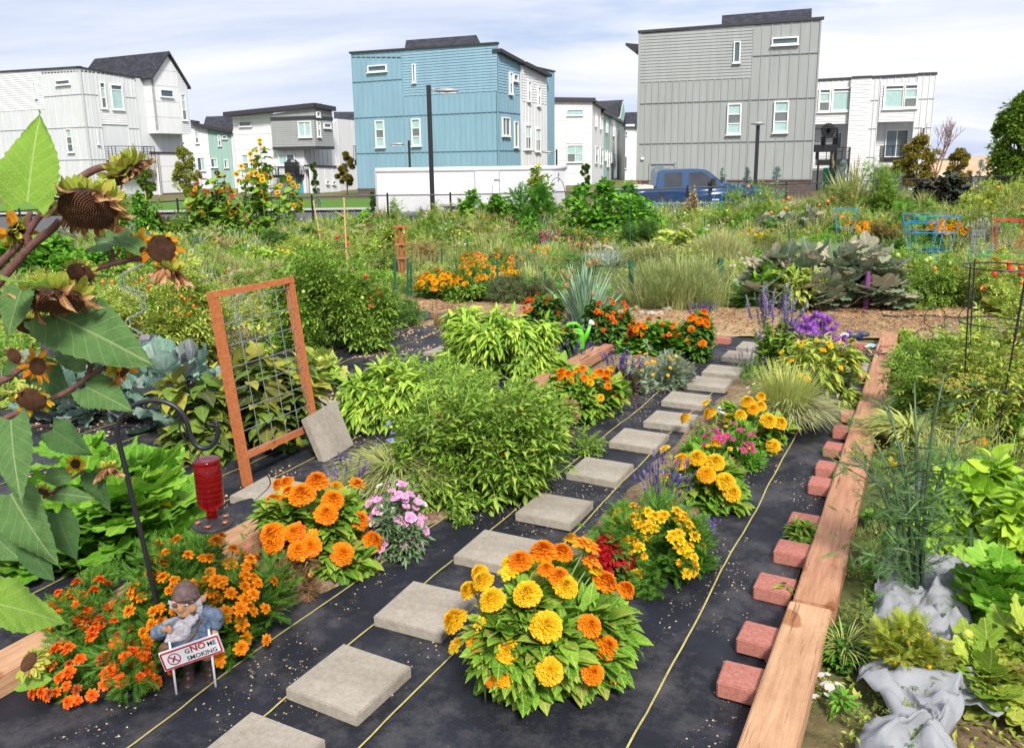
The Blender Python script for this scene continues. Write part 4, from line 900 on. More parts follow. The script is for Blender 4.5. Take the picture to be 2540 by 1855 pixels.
L_tree=gm('tree_leaf',(0.0781,0.179,0.0205),(0.156,0.282,0.0307),(0.266,0.384,0.0512))
L_treey=gm('yellow_green_tree_leaf',(.22,.30,.04),(.36,.42,.06),(.45,.42,.07))
L_treer=gm('rusty_tree_leaf',(.20,.22,.03),(.34,.26,.04),(.42,.22,.04),(.24,.32,.05))
L_col={'green':L_weed}
M_stem=mat('green_stem',(.14,.24,.06),.6,var=.3); M_stemp=mat('purple_hairy_stem',(.16,.07,.06),.7,var=.4,scale=60,bmp=.5,bscale=400); M_wood=mat('bark',(.18,.13,.09),.9,var=.3,scale=20,bmp=.5); M_dryst=mat('dry_stem',(.45,.36,.2),.8,var=.25)
FL={n:gm('petal_'+n,*c,trans=.25,rough=.55,vein=-1) for n,c in dict(
 orange=[(.82,.23,.006),(.93,.32,.01),(.96,.42,.02)],yellow=[(.86,.52,.01),(.93,.64,.02),(.95,.72,.05)],redorange=[(.72,.09,.008),(.85,.15,.01),(.9,.24,.02)],
 gold=[(.92,.44,.01),(.95,.54,.015),(.96,.64,.03)],red=[(.26,.004,.008),(.42,.008,.015),(.52,.02,.02)],darkred=[(.14,.004,.01),(.26,.006,.02)],
 purple=[(.24,.06,.42),(.36,.11,.58),(.45,.2,.66)],lavender=[(.26,.17,.5),(.36,.27,.62),(.48,.4,.7)],violet=[(.13,.04,.42),(.2,.08,.55)],
 pink=[(.72,.26,.60),(.84,.40,.74),(.9,.6,.82)],white=[(.8,.78,.76),(.88,.87,.84)],cream=[(.85,.72,.42),(.9,.82,.6)],magenta=[(.5,.04,.2),(.66,.08,.3)],
 blue=[(.24,.28,.72),(.36,.38,.8)],rust=[(.35,.07,.02),(.5,.13,.03)]).items()}
M_cen=mat('flower_centre',(.10,.05,.015),.9,var=.4,scale=200); M_ceny=mat('yellow_flower_centre',(.7,.45,.03),.9,var=.3,scale=200)
def petals(mb,n,rb,zb,ln,w,tilt,m=0,jit=.12,cur=.25,notch=True,r=None):
    V=np.array([[-w*.35,0,0],[w*.35,0,0],[-w*.5,.55,.06],[w*.5,.55,.06],[-w*.32,1,-cur*.4],[w*.32,1,-cur*.4],[0,1.04,-cur*.45]]); F=[np.array([[0,1,3,2],[2,3,5,4]]),np.array([[4,5,6]])]
    V=V*np.array([1,ln,ln]); pos=[];Rm=[];sc=[]
    ph=rng.uniform(0,6.3)
    for i in range(n):
        a=ph+6.2832*i/n+rng.normal(0,.5/n*2); t=tilt+rng.normal(0,jit)
        d=np.array([math.cos(a)*math.cos(t),math.sin(a)*math.cos(t),math.sin(t)]); x=np.array([math.sin(a),-math.cos(a),0]); z=np.cross(x,d)
        pos.append([rb*math.cos(a),rb*math.sin(a),zb]); Rm.append(np.stack([x,d,z],1)); sc.append(1+rng.normal(0,.08))
    mb.scatter((V,F),np.array(pos),np.array(Rm),np.array(sc),m)
BL={}
def bloom(kind,col,v=0):
    key=(kind,col,v)
    if key in BL: return BL[key]
    mb=MB(); mats=[FL[col],M_cen,M_stem,M_ceny]
    if kind=='zinnia':
        L=10
        for i in range(L):
            q=i/(L-1); rb=.62*(1-q)**.8; zb=.05+.62*math.sin(q*1.5); petals(mb,max(5,int(22*(1-q)+6)),rb,zb,.40-.12*q,.26-.06*q,R(-14+88*q),0,.12)
        mb.ball((0,0,.3),.42,8,0,(1,1,.9)); mb.lathe([(.04,-.5),(.22,-.15),(.3,0)],k=7,m=2)
    elif kind=='marigold':
        for i,(n,rb,zb,ln,t) in enumerate([(9,.1,.0,.85,5),(9,.1,.12,.72,22),(8,.08,.22,.55,42),(6,.05,.28,.4,62),(4,.02,.32,.3,80)]): petals(mb,n,rb,zb,ln,.5-.06*i,R(t),0,.2)
        mb.lathe([(.05,-1.3),(.13,-.9),(.16,-.25),(.10,0)],k=6,m=2)
    elif kind=='daisy':
        petals(mb,13,.12,.0,.85,.36,R(8),0,.08); mb.ball((0,0,.03),.24,8,1,(1,1,.5)); mb.lathe([(.03,-1),(.1,-.1)],k=5,m=2)
    elif kind=='zinnia_single':
        petals(mb,12,.12,.0,.85,.42,R(2),0,.08); petals(mb,10,.1,.06,.6,.36,R(18),0,.08); petals(mb,8,.06,.1,.35,.25,R(40),0,.08); mb.ball((0,0,.1),.2,8,3,(1,1,.6)); mb.lathe([(.04,-1),(.1,-.1)],k=5,m=2)
    elif kind=='dahlia':
        for i in range(5): petals(mb,12-i*2,.08,.05*i,.95-.16*i,.30,R(-5+17*i),0,.12)
        mb.lathe([(.05,-.6),(.18,-.1)],k=5,m=2)
    elif kind=='poppy':
        petals(mb,4,.05,0,.8,1.0,R(30),0,.1,0); petals(mb,4,.05,0,.75,.9,R(38),0,.1,0); mb.ball((0,0,.2),.1,6,3)
    elif kind=='petunia':
        petals(mb,5,.16,.0,.72,.95,R(16),0,.08,.1); mb.lathe([(.05,-.8),(.1,-.3),(.3,.05)],k=8,m=0); mb.ball((0,0,.02),.1,6,1)
    elif kind=='nasturtium':
        petals(mb,5,.1,0,.8,.8,R(25),0,.2,.2); petals(mb,4,.05,.1,.5,.5,R(45),0,.2,.2)
    elif kind=='globe':      # small round head of tiny florets
        n=90; d=rng.normal(size=(n,3)); d/=np.linalg.norm(d,axis=1)[:,None]; mb.scatter(T_simple(.22,.1,.1),d*.62,frames(d),np.full(n,.34)); mb.ball((0,0,0),.66,8,0)
    elif kind=='spike':      # length 1 along z
        n=70; z=rng.uniform(0,1,n); a=rng.uniform(0,6.28,n); d=np.c_[np.cos(a),np.sin(a),rng.uniform(.1,.8,n)]; mb.scatter(T_simple(.4,.1,.1),np.c_[.02*np.cos(a),.02*np.sin(a),np.round(z*9)/9],frames(d),.15*(1-.5*z)); mb.tube([(0,0,0),(0,0,1)],.02,4,2)
    elif kind=='lavspike':
        n=34; z=rng.uniform(0,1,n); a=rng.uniform(0,6.28,n); d=np.c_[np.cos(a),np.sin(a),rng.uniform(.3,1.2,n)]; mb.scatter(T_simple(.45,.1,.1),np.c_[0*a,0*a,np.round(z*5)/5],frames(d),.24*(1-.3*z)); mb.tube([(0,0,-.2),(0,0,1)],.02,4,2)
    elif kind=='sun':        # small far sunflower head facing +z
        petals(mb,18,.42,.0,.6,.28,R(5),0,.15); petals(mb,14,.4,.04,.5,.25,R(15),0,.15); mb.ball((0,0,.02),.46,10,1,(1,1,.4)); mb.ball((0,0,-.15),.4,8,2,(1,1,.5))
    me=mb.mesh('flower',mats,True); BL[key]=me; return me
TP=dict(comp=T_compound(2),comp3=T_compound(3,.22),simple=T_simple(),broad=T_simple(.32,.12,.08),leaf=T_leaf(.2,.45,.08,5),long=T_leaf(.15,.6,.06,4,wav=.1),basil=T_leaf(.3,.35,.14,6),zin=T_leaf(.25,.35,.10,6),
 feather=T_feather(),heart=T_heart(),heartlo=T_heart(n=10,serr=0),sq=T_lobed(5,.38,30),sq2=T_lobed(7,.25,28,seed=3),sqlo=T_lobed(5,.3,14,seed=2),cab=T_lobed(3,.12,26,cup=.35,wav=.12,seed=5),egg=T_leaf(.36,.4,.06,5,wav=.15),
 onion=T_blade(.012,.10,5,.9),blade=T_blade(.016,.35),bladed=T_blade(.02,.9),strip=T_strip(.012,.3),stripd=T_strip(.010,1.0,4),needle=T_strip(.03,.2,1),tiny=T_simple(.14,.1,.03),round=T_lobed(1,.02,12,cup=.1,wav=.02))
def spot(cx,yb,w,yt,push=.75,maxpush=.7):
    F=G(cx,yb)
    if F.y>25.6: d_=ray(cx,yb); yy=25.6-(F.y%1.7); F=Vector((d_.x/d_.y*yy,yy,zt(d_.x/d_.y*yy,yy)))
    dep=F.y; r=w*1.1229/FPX*dep/2; vd=Vector((F.x,F.y,0)).normalized(); C=F+vd*min(r*push,maxpush); r*=C.y/dep
    C.z=zt(C.x,C.y); T=D(cx,yt,C.y); return C,r,max(.08,T.z-C.z)
def dome(n,rx,ry,h,nc=14,tight=.30,low=.0,top=1.0):
    """leaf points in overlapping clumps filling an uneven dome"""
    c=rng.normal(size=(nc,3)); c/=np.linalg.norm(c,axis=1)[:,None]; c[:,2]=np.abs(c[:,2]); c=np.sign(c)*np.abs(c)**.72; q=rng.uniform(.35,.98,nc)[:,None]; C=c*q*np.array([rx,ry,h*.92])
    C[:,2]=np.maximum(C[:,2],h*low)+.02*h
    k=rng.integers(0,nc,n); s=tight*np.array([rx,ry,h*.8])*rng.uniform(.55,1.15,nc)[k][:,None]
    d=rng.normal(size=(n,3)); d/=np.linalg.norm(d,axis=1)[:,None]; P=C[k]+d*s*rng.random(n)[:,None]**.45
    P[:,2]=np.where(P[:,2]<.01,rng.uniform(.01,.25*h,n),P[:,2]); m=P[:,2]>h*1.02; P[m,2]=h*rng.uniform(.8,1.0,m.sum())
    out=P/np.array([rx,ry,h])*1.0; out[:,2]-=.1; return P,out+d*.5,C
LAY=dict(sq=.2,sq2=.2,sqlo=.25,heart=.3,heartlo=.3,egg=.35,basil=.35,long=.35,leaf=.5,zin=.5,round=.15,cab=.6,comp=.6)
def fronds(mb,T,P,out,size,droop=.1,m=0,svar=.3,updir=.2,lay=1):
    d=out/np.linalg.norm(out,axis=1)[:,None]; d[:,2]*=lay; d=d+rng.normal(0,.55,P.shape)*np.array([1,1,.5+.5*lay]); d[:,2]+=(updir-droop)*(.3+.7*lay)
    mb.scatter(T,P,frames(d),size*(1+rng.uniform(-svar,svar,len(P))),m)
def stems(mb,C,r=.006,m=0,base=.05,k=4):
    for c in C:
        b=np.array([c[0]*base+rng.normal(0,.01),c[1]*base+rng.normal(0,.01),0]); mid=b*.45+c*.55+np.array([0,0,.12*c[2]]); mb.tube([b,b*.8+mid*.2+[0,0,.03],mid,c],[r*1.4,r*1.2,r,r*.6],k,m)
def put(parent,me,P,name='flower',scale=.03,normal=None,spin=True,group=None):
    o=link(name,me,parent,tuple(P)); nv=Vector(normal) if normal is not None else Vector((0,0,1)); q=nv.normalized().to_track_quat('Z','Y'); o.rotation_mode='QUATERNION'; 
    from mathutils import Quaternion
    o.rotation_quaternion=q@Quaternion((0,0,1),rng.uniform(0,6.28)) if spin else q; o.scale=(scale,)*3; return o
def surf(n,rx,ry,h,zmin=.35,front=.0):
    """points just over the dome's surface, more of them up high"""
    z=zmin+(1-zmin)*rng.random(n)**.8; a=np.where(rng.random(n)<.74,rng.uniform(3.14,6.28,n),rng.uniform(0,3.14,n)); q=np.sqrt(np.maximum(0,1-z*z))*rng.uniform(.85,1.02,n); j=rng.uniform(.94,1.08,n)
    B=np.c_[q*np.cos(a),q*np.sin(a),z]; B=np.sign(B)*np.abs(B)**.74*rng.uniform(.9,1.04,n)[:,None]; P=B*np.array([rx,ry,h*.96])*j[:,None]; Nn=np.c_[P[:,0]/rx,P[:,1]/ry,z*1.1+.35]; return P,Nn
M_tomr=mat('red_tomato',(.62,.03,.012),.25,var=.15); M_tomo=mat('orange_tomato',(.75,.20,.02),.25,var=.15); M_tomg=mat('green_tomato',(.36,.45,.10),.3,var=.1); M_pepr=mat('red_pepper',(.55,.01,.01),.2); M_pepy=mat('pale_yellow_pepper',(.65,.62,.16),.25); M_eggp=mat('black_aubergine_skin',(.012,.006,.016),.12,var=.1)
def bush(label,cat,cx,yb,w,yt,name='bush',T='comp',m=L_tom,size=.09,dens=5,nc=16,tight=.34,droop=.15,fl=None,fruit=None,stem=M_stem,group=None,push=.75,asp=1,low=0,cap=9000,sr=.005,extra=None,hadd=0,stemn=None,tpl2=None,flat=None,svar=.3,hk=1):
    """fl: list of (kind,colour,count,size[,zmin]); fruit: list of (mat,count,radius)"""
    C,r,h=spot(cx,yb,w,yt,push); h=(h+hadd)*hk; dep=C.y; px=dep/826; sz=max(size,1.9*px); rx,ry=r,r*asp
    o=thing(name,label,cat,C,0,group)
    area=2*math.pi*r*max(h,r*.6)*.8; n=int(min(cap,max(60,dens*area/(sz*sz*.32))))
    P,out,CC=dome(n,rx,ry,h,nc,tight,low); mb=MB(); fronds(mb,TP[T],P,out,sz,droop,svar=svar,lay=LAY.get(T,1))
    if T in('comp','simple','leaf','long','feather','tiny') and h>.2:     # loose shoots that break the outline
        ns=int(10+r*26); S,Nn=surf(ns,rx*.92,ry*.92,h*.92,.25); dd=Nn/np.linalg.norm(Nn,axis=1)[:,None]+rng.normal(0,.3,(ns,3))+[0,0,.35]; t=rng.uniform(0,1,(ns,7,1)); LL=rng.uniform(.10,.30,(ns,1,1))*min(h,.7); Q=(S[:,None]+dd[:,None]*t*LL).reshape(-1,3); fronds(mb,TP[T],Q,np.repeat(dd,7,0)+rng.normal(0,.6,(ns*7,3)),sz*.8,.1)
    if tpl2: 
        t2,m2,fr=tpl2; k=int(n*fr); P2,o2,_=dome(k,rx,ry,h,nc,tight,low); fronds(mb,TP[t2],P2,o2,min(sz*.5,.06),droop,1)
    mb.build('foliage',[m]+([tpl2[1]] if tpl2 else []),o,smooth=T in('heart','sq','sq2','cab','egg','basil','leaf','zin','round'))
    if px<.022:
        sb=MB(); stems(sb,CC[:stemn or nc],sr); sb.build('stem',stem,o,smooth=True)
    F=[]
    for f in (fl or []):
        kind,col,cnt,fs=f[:4]; zmin=f[4] if len(f)>4 else .35; fs=max(fs,1.5*px if kind not in('spike','lavspike') else fs)
        P,Nn=surf(cnt,rx,ry,h,zmin)
        for i in range(cnt): F.append(put(o,bloom(kind,col,i%2),P[i],'flower' if 'spike' not in kind else 'flower_spike',fs*rng.uniform(.75,1.15),Nn[i] if 'spike' not in kind else (Nn[i][0]*.3,Nn[i][1]*.3,1)))
    for mt,cnt,fr in (fruit or []):
        P,Nn=surf(cnt,rx*.97,ry*.97,h*.93,.08); bb=MB(); bb.ball((0,0,0),1,10); me=bb.mesh('fruit',mt,True)
        for i in range(cnt): put(o,me,P[i],'fruit',max(fr,.9*px)*rng.uniform(.8,1.15))
    return o,C,rx,h
def grass(label,cat,cx,yb,w,yt,name='grass_clump',T='blade',m=L_grs,n=400,spread=.6,r0=.25,wd=1.0,heads=None,group=None,push=.75,lean=.5,svar=.35,hk=1.0,stiff=1):
    C,r,h=spot(cx,yb,w,yt,push); h*=hk; o=thing(name,label,cat,C,0,group); a=rng.uniform(0,6.28,n); q=rng.random(n)**.7
    base=np.c_[np.cos(a)*q*r*r0,np.sin(a)*q*r*r0,np.zeros(n)]; a2=a+rng.normal(0,.6,n); sp=spread*q+rng.normal(0,.12,n)
    L=h*rng.uniform(1-svar,1.08,n)*(1-.45*q*q*(wd>=1.4)); tx=(r/h)*sp*.9+(rng.normal(0,.28,n) if wd>=1.4 else 0); d=np.c_[np.cos(a2)*tx,np.sin(a2)*tx,np.ones(n)*stiff]
    up=np.c_[-np.cos(a2),-np.sin(a2),np.full(n,.25)]+rng.normal(0,.1,(n,3)); px=C.y/826; V,F=TP[T]; k=max(wd,(.9*px/.016)/max(h,.2) if T!='strip' else 1)
    sc=np.c_[L*k,L,L]; mb=MB(); mb.scatter((V,F),base,frames(d,-up*-1),sc); mb.build('blade',m,o)
    if heads:
        kind,col,cnt,fs=heads
        for i in range(cnt):
            j=rng.integers(0,n); dd=d[j]/np.linalg.norm(d[j]); p=base[j]+dd*L[j]*rng.uniform(.85,1.02); put(o,bloom(kind,col,i%2),p,'flower_head',max(fs,1.2*px)*rng.uniform(.8,1.2),dd)
    return o,C,r,h
def spikes(label,cat,cx,yb,w,yt,name,n,kind,col,fl_len,leafm=L_lav,leafT='tiny',lsize=.03,lpn=22,spread=.9,group=None,push=.6,base_dens=0,baseT='leaf',basesz=.05,cap=100,svar=.35,topleaf=.75,dep=None,r0=.3,stiff=1):
    """many upright stems, leaves on them, a flower spike on each tip"""
    C,r,h=spot(cx,yb,w,yt,push); o=thing(name,label,cat,C,0,group); mb=MB(); sb=MB(); PP=[];DD=[]; tips=[]
    for i in range(n):
        a=rng.uniform(0,6.28); q=rng.random()**.6; b=np.array([math.cos(a)*q*r*r0,math.sin(a)*q*r*r0,0]); t=np.array([math.cos(a)*q*r*spread,math.sin(a)*q*r*spread,h*rng.uniform(1-svar,1)*(1-.25*q*q)]); mid=b*.5+t*.5; mid[:2]*=.85
        sb.tube([b,mid,t],[.0028,.0022,.0013],3); tips.append((t,t-mid))
        for k in range(lpn):
            u=rng.uniform(.05,topleaf); p=(b*(1-u)**2+2*mid*u*(1-u)+t*u*u); PP.append(p); an=rng.uniform(0,6.28); DD.append([math.cos(an),math.sin(an),rng.uniform(.2,1.3)])
    px=C.y/826; mb.scatter(TP[leafT],np.array(PP),frames(np.array(DD)),max(lsize,1.2*px)*rng.uniform(.6,1.2,len(PP))); mb.build('foliage',leafm,o); sb.build('stem',M_stem,o)
    if base_dens:
        P,out,_=dome(base_dens,r*.9,r*.9,h*.6); b2=MB(); fronds(b2,TP[baseT],P,out,max(basesz,1.6*px)); b2.build('foliage',leafm,o)
    for i,(t,d) in enumerate(tips[:cap]): put(o,bloom(kind,col if isinstance(col,str) else col[i%len(col)],i%2),t,'flower_spike' if 'spike' in kind else 'flower',fl_len*rng.uniform(.6,1.15),d+rng.normal(0,.05,3)*h)
    return o,C,r,h
def tree(label,cat,cx,yb,dep,w,yt,m,name='tree',size=.16,dens=3.2,nc=40,trunk=.08,shape='round',stake=False,group=None,crown_from=.25,barkm=None):
    P0=D(cx,yb,dep); x,y=P0.x,P0.y; z0=zt(x,y); top=D(cx,yt,dep).z; H=top-z0; r=w*1.1229/FPX*dep/2; px=dep/826; o=thing(name,label,cat,(x,y,z0),0,group)
    h0=H*crown_from; n=int(min(14000,dens*4*r*(H-h0)*3/(max(size,1.7*px)**2*.4))); C=[];k=0
    while len(C)<nc:
        a=rng.uniform(0,6.28); t=rng.random(); 
        prof={'round':math.sin(math.pi*min(.97,t*.85+.12))**.7,'cone':(1-t)**.85+.04,'column':.9*math.sin(math.pi*min(.95,t*.8+.12))**.4,'loose':math.sin(math.pi*(t*.9+.08))**.8}[shape]
        q=rng.uniform(.35,1)*prof; C.append([q*r*math.cos(a),q*r*math.sin(a),h0+(H-h0)*t*.97])
    C=np.array(C); kk=rng.integers(0,nc,n); d=rng.normal(size=(n,3)); d/=np.linalg.norm(d,axis=1)[:,None]; s=np.array([.22*r,.22*r,max(.12*r,.055*(H-h0))])
    if shape=='cone': s=s*.75
    P=C[kk]+d*s*rng.random(n)[:,None]**.4*rng.uniform(.5,1.3,nc)[kk][:,None]; P[:,2]=np.clip(P[:,2],h0*.8,H*1.0); out=P.copy(); out[:,2]=0; out/=r; out+=d*.6
    mb=MB(); fronds(mb,TP['broad' if shape!='cone' else 'needle'],P,out,max(size,1.7*px),.1 if shape!='cone' else -.2); mb.build('crown',m,o)
    sb=MB(); sb.tube([(0,0,-.1),(.02,0,h0),(0,.03,h0+(H-h0)*.5),(0,0,H*.95)],[trunk,trunk*.8,trunk*.5,trunk*.1],7)
    for c in C[:26]: zb=min(c[2]*.8,H*.8); sb.tube([(0,0,max(zb-.25*r,h0*.7)),c*.6+np.array([0,0,zb*.4-.05]),c],[trunk*.35,trunk*.22,trunk*.08],4)
    sb.build('trunk',barkm or M_wood,o,smooth=True); return o
rng=np.random.default_rng(11)
# ================= bed left of the stepping stones (near to far)
bush('low bush of small dark red and orange marigolds at the bottom left corner','marigold plant',255,1545,330,1385,'marigold_bush','feather',L_mar,.05,5,18,.33,0,fl=[('marigold','redorange',74,.023,.1),('marigold','rust',24,.018,.1)],fruit=None)
bush('wide bush of small bright orange marigolds behind the gnome','marigold plant',462,1478,360,1195,'marigold_bush','feather',L_mar,.055,7,26,.33,-.1,fl=[('marigold','orange',99,.027,.12)],asp=.8,push=.6)
bush('sprawl of orange marigolds at the left end, above the lowest ones','marigold plant',205,1440,210,1290,'marigold_bush','feather',L_mar,.05,5,14,.35,0,fl=[('marigold','redorange',50,.025,.15)])
bush('withered reddish brown marigold stems beside the orange zinnias','dead plant',655,1325,110,1215,'dead_marigold','feather',L_drybr,.05,3,10,.4,0,fl=[('marigold','gold',7,.012,.3)],stem=M_dryst)
def zbush(label,cx,yb,w,yt,spec,blooms,hidden=0,leaf=.085,n=2600,hpx=1.0,rxk=1.0):
    """zinnia plant: the blooms traced on the dome that carries them"""
    C,r,h=spot(cx,yb,w,yt,.75); h*=hpx; o=thing('zinnia_plant',label,'zinnia plant',C); rx=r*rxk
    P,out,CC=dome(n,rx*.84,rx*.84,h*.84,26,.30); mb=MB(); fronds(mb,TP['zin'],P,out,leaf,.05); mb.build('foliage',L_zin,o,smooth=True)
    inv=np.array([rx,rx,h]); tips=[]
    for (bx,by,bs,kind,col) in blooms:
        d=ray(*zz('V',bx,by)) ; oc=(np.array(CAM-C))/inv; dd=np.array(d)/inv; A=dd@dd; Bq=oc@dd; Cq=oc@oc-1; disc=Bq*Bq-A*Cq
        t=(-Bq-math.sqrt(disc))/A if disc>0 else -Bq/A
        p=np.array(CAM-C)+np.array(d)*(t-.03)
        if p[2]<.03: p[2]=.03
        nrm=p/inv**1.3; nrm=nrm/np.linalg.norm(nrm)+np.array([0,-.15,.75])
        s=bs*1.1229/FPX*(C.y+p[1])/2*1.12; put(o,bloom(kind,col,len(tips)%3),p,'flower',s,nrm); tips.append(p)
    for i in range(hidden):
        q,nr=surf(1,rx,rx,h,.3); q=q[0]; q[1]=abs(q[1]); put(o,bloom(spec[0],spec[1],i%3),q,'flower',.035,nr[0]); tips.append(q)
    sb=MB(); stems(sb,[t*.97 for t in tips],.0045); sb.build('stem',M_stem,o,smooth=True); return o
Z='zinnia';S1='zinnia_single'
zbush('bushy plant of big round orange zinnias left of the dark fabric walkway',705,1285,275,1050,(Z,'orange'),
 [(788,1070,40,'marigold','orange'),(700,1067,52,Z,'orange'),(668,1095,58,Z,'orange'),(735,1106,50,Z,'orange'),(720,1136,52,Z,'orange'),(793,1150,44,Z,'orange'),(655,1175,46,'marigold','redorange'),(606,1110,42,Z,'orange'),(638,1085,36,'marigold','orange'),
 (650,1176,44,Z,'orange'),(604,1182,60,Z,'orange'),(605,1200,50,Z,'orange'),(686,1206,50,Z,'orange'),(660,1215,50,Z,'orange'),(756,1222,54,Z,'orange'),(820,1196,50,Z,'orange'),(690,1180,30,S1,'orange')],5,.085,2200,.93)
zbush('large plant of yellow and orange zinnias filling the bottom centre',1190,1560,410,1205,(Z,'yellow'),
 [(1150,1242,56,Z,'orange'),(1200,1222,62,Z,'orange'),(1240,1224,52,Z,'orange'),(1296,1203,66,S1,'orange'),(1306,1240,50,S1,'orange'),(1235,1275,50,Z,'orange'),(1206,1258,40,Z,'orange'),(1335,1290,60,Z,'orange'),(1380,1305,46,Z,'orange'),
 (1125,1262,46,S1,'yellow'),(1068,1285,50,Z,'yellow'),(1040,1306,48,Z,'yellow'),(1165,1312,64,Z,'yellow'),(1088,1325,60,Z,'yellow'),(1250,1297,56,Z,'yellow'),(1008,1373,62,Z,'yellow'),(1207,1383,74,Z,'yellow'),(1062,1375,36,S1,'yellow'),(1005,1424,44,S1,'yellow'),
 (1055,1420,56,Z,'gold'),(1121,1438,58,Z,'yellow'),(1302,1382,56,Z,'orange'),(1362,1382,58,Z,'orange'),(1338,1428,58,Z,'orange'),(1215,1480,66,Z,'yellow'),(1308,1485,56,Z,'orange'),(1357,1490,40,S1,'orange'),(1112,1490,54,Z,'gold'),(1085,1500,36,Z,'orange')],8,.095,4200,.93,1.02)
bush('small plant of deep red dahlias behind the yellow zinnias','dahlia plant',1350,1298,112,1190,'dahlia_plant','zin',L_dark,.06,4,10,.35,0,fl=[('dahlia','red',28,.042,.35)],push=.25)
bush('spreading plant of yellow marigolds right of the red dahlias','marigold plant',1440,1300,245,1118,'marigold_bush','feather',L_mar,.055,8,24,.34,-.05,fl=[('marigold','yellow',70,.03,.15),('marigold','gold',24,.024,.15)])
spikes('loose lavender with violet tips between yellow marigold and yellow zinnia','lavender',1462,1190,150,1005,'lavender_plant',70,'lavspike',['lavender','violet','violet'],.045,L_lav,'needle',.035,26,.9,base_dens=500,baseT='needle',basesz=.05)
spikes('low patch of violet campanula flowers at the fabric edge','bellflower',1560,1195,100,1140,'bellflower_plant',30,'nasturtium','violet',.012,L_lav,'tiny',.02,14,1.0)
zbush('yellow zinnia plant with glossy leaves, mid way along the right bed',1560,1135,180,985,(Z,'yellow'),[(1468,990,26,S1,'yellow'),(1508,1022,44,Z,'yellow'),(1542,1013,40,Z,'yellow'),(1580,1022,42,Z,'yellow'),(1560,1048,42,Z,'gold'),(1602,1064,44,Z,'yellow'),(1616,1088,42,Z,'yellow'),(1495,1095,34,Z,'yellow'),(1470,1052,30,'marigold','yellow')],3,.08,1100,.95)
bush('withered brown seed heads at the foot of the pink daisies','dead plant',1588,1052,90,985,'dead_plant','simple',L_drybr,.03,3,9,.4,0,stem=M_dryst)
bush('low plant of magenta and yellow striped daisies beside stepping stones','daisy plant',1600,1050,170,925,'daisy_plant','tiny',L_bean,.045,8,18,.34,-.3,fl=[('daisy','magenta',34,.022,.45),('daisy','gold',5,.018,.5)])
zbush('yellow zinnia plant behind the striped daisies, next to the wispy grass',1665,1000,160,880,(Z,'yellow'),[(1515,925,26,Z,'yellow'),(1570,915,32,Z,'yellow'),(1652,890,32,Z,'yellow'),(1636,918,28,Z,'yellow'),(1664,905,28,Z,'gold'),(1697,930,36,Z,'yellow'),(1722,935,32,Z,'yellow'),(1708,985,32,Z,'yellow'),(1560,888,24,S1,'yellow'),(1680,898,26,Z,'yellow')],3,.07,800,.95)
bush('cream snapdragons with a few dark red blooms beside yellow zinnias','snapdragon',1690,905,100,845,'snapdragon_plant','tiny',L_zin,.05,4,8,.4,0,fl=[('petunia','cream',20,.022,.4),('nasturtium','darkred',7,.02,.4)])
grass('wispy arching clump of fine yellow green grass beside the black fabric','grass clump',1738,970,160,805,m=gm('grass_green_straw',(.20,.26,.07),(.32,.35,.12),(.46,.42,.2)),T='stripd',n=1100,spread=1.1,r0=.4,wd=1)
grass('fine green grass blades growing through the wispy clump','grass clump',1730,965,130,800,m=L_grs,T='strip',n=700,spread=.9,r0=.5)
spikes('tall anise hyssop with lavender coloured flower spikes','hyssop',1705,850,110,650,'hyssop_plant',42,'spike','lavender',.17,L_tom,'leaf',.07,22,1.1,base_dens=400,baseT='leaf',basesz=.06,stiff=1)
spikes('purple globe shaped verbena flowers beside the tall hyssop','verbena',1800,850,150,690,'verbena_plant',95,'globe','purple',.038,L_grs,'tiny',.06,20,.95,base_dens=500,baseT='long',basesz=.08)
bush('yellow rudbeckia blooms at the foot of the purple verbena','rudbeckia',1800,900,190,745,'rudbeckia_plant','long',L_tomy,.08,4,12,.4,0,fl=[('zinnia_single','yellow',22,.03,.3),('zinnia_single','gold',8,.026,.3)])
spikes('thin lavender sprigs leaning over the far stepping stones','lavender',1655,870,90,770,'lavender_plant',26,'lavspike','violet',.04,L_lav,'needle',.03,14,1.1)
spikes('lavender plant with grey stems behind the orange zinnias','lavender',768,1150,110,1015,'lavender_plant',34,'lavspike',['lavender','violet'],.05,L_lav,'needle',.04,24,1.0)
bush('pink petunias spilling onto the black fabric','petunia plant',878,1238,160,1072,'petunia_plant','tiny',L_lav,.05,5,14,.4,0,fl=[('petunia','pink',62,.028,.05),('petunia','white',8,.026,.3)])
grass('tangled pale green and straw coloured stems with blue cornflowers','cornflower',880,1120,165,930,name='cornflower_clump',m=L_dry,T='stripd',n=1300,spread=1.3,r0=.6,heads=('daisy','blue',13,.017))
bush('big sprawling tomato plant beside the dark walkway','tomato plant',1060,1125,360,845,'tomato_plant','comp',L_tom,.15,13,46,.25,.15,fruit=[(M_tomr,6,.013),(M_tomg,8,.012)],cap=12000,push=.65,asp=.75,tpl2=('simple',L_dry,.05))
bush('lower leafy arm of the big tomato, reaching the walkway edge','tomato plant',1185,1010,170,880,'tomato_plant','comp',L_tom,.11,7,16,.35,.1,fruit=[(M_tomr,5,.013)])
bush('tomato shoot with long drooping yellow green leaves, left end of the row','pepper plant',855,965,190,790,'pepper_plant','long',L_pep,.09,8,20,.33,.35,fruit=[(M_pepy,8,.012)])
bush('bright yellow green pepper plant with drooping leaves and a red pepper','pepper plant',1110,850,265,678,'pepper_plant','long',L_pep,.095,13,30,.3,.4,fruit=[(M_pepr,2,.024),(M_pepy,6,.022)],cap=8000)
bush('light green pepper plant between big tomato and yellow green pepper','pepper plant',960,945,300,812,'pepper_plant','comp',L_tom,.12,8,24,.35,.3,fruit=[(M_pepy,5,.016)])
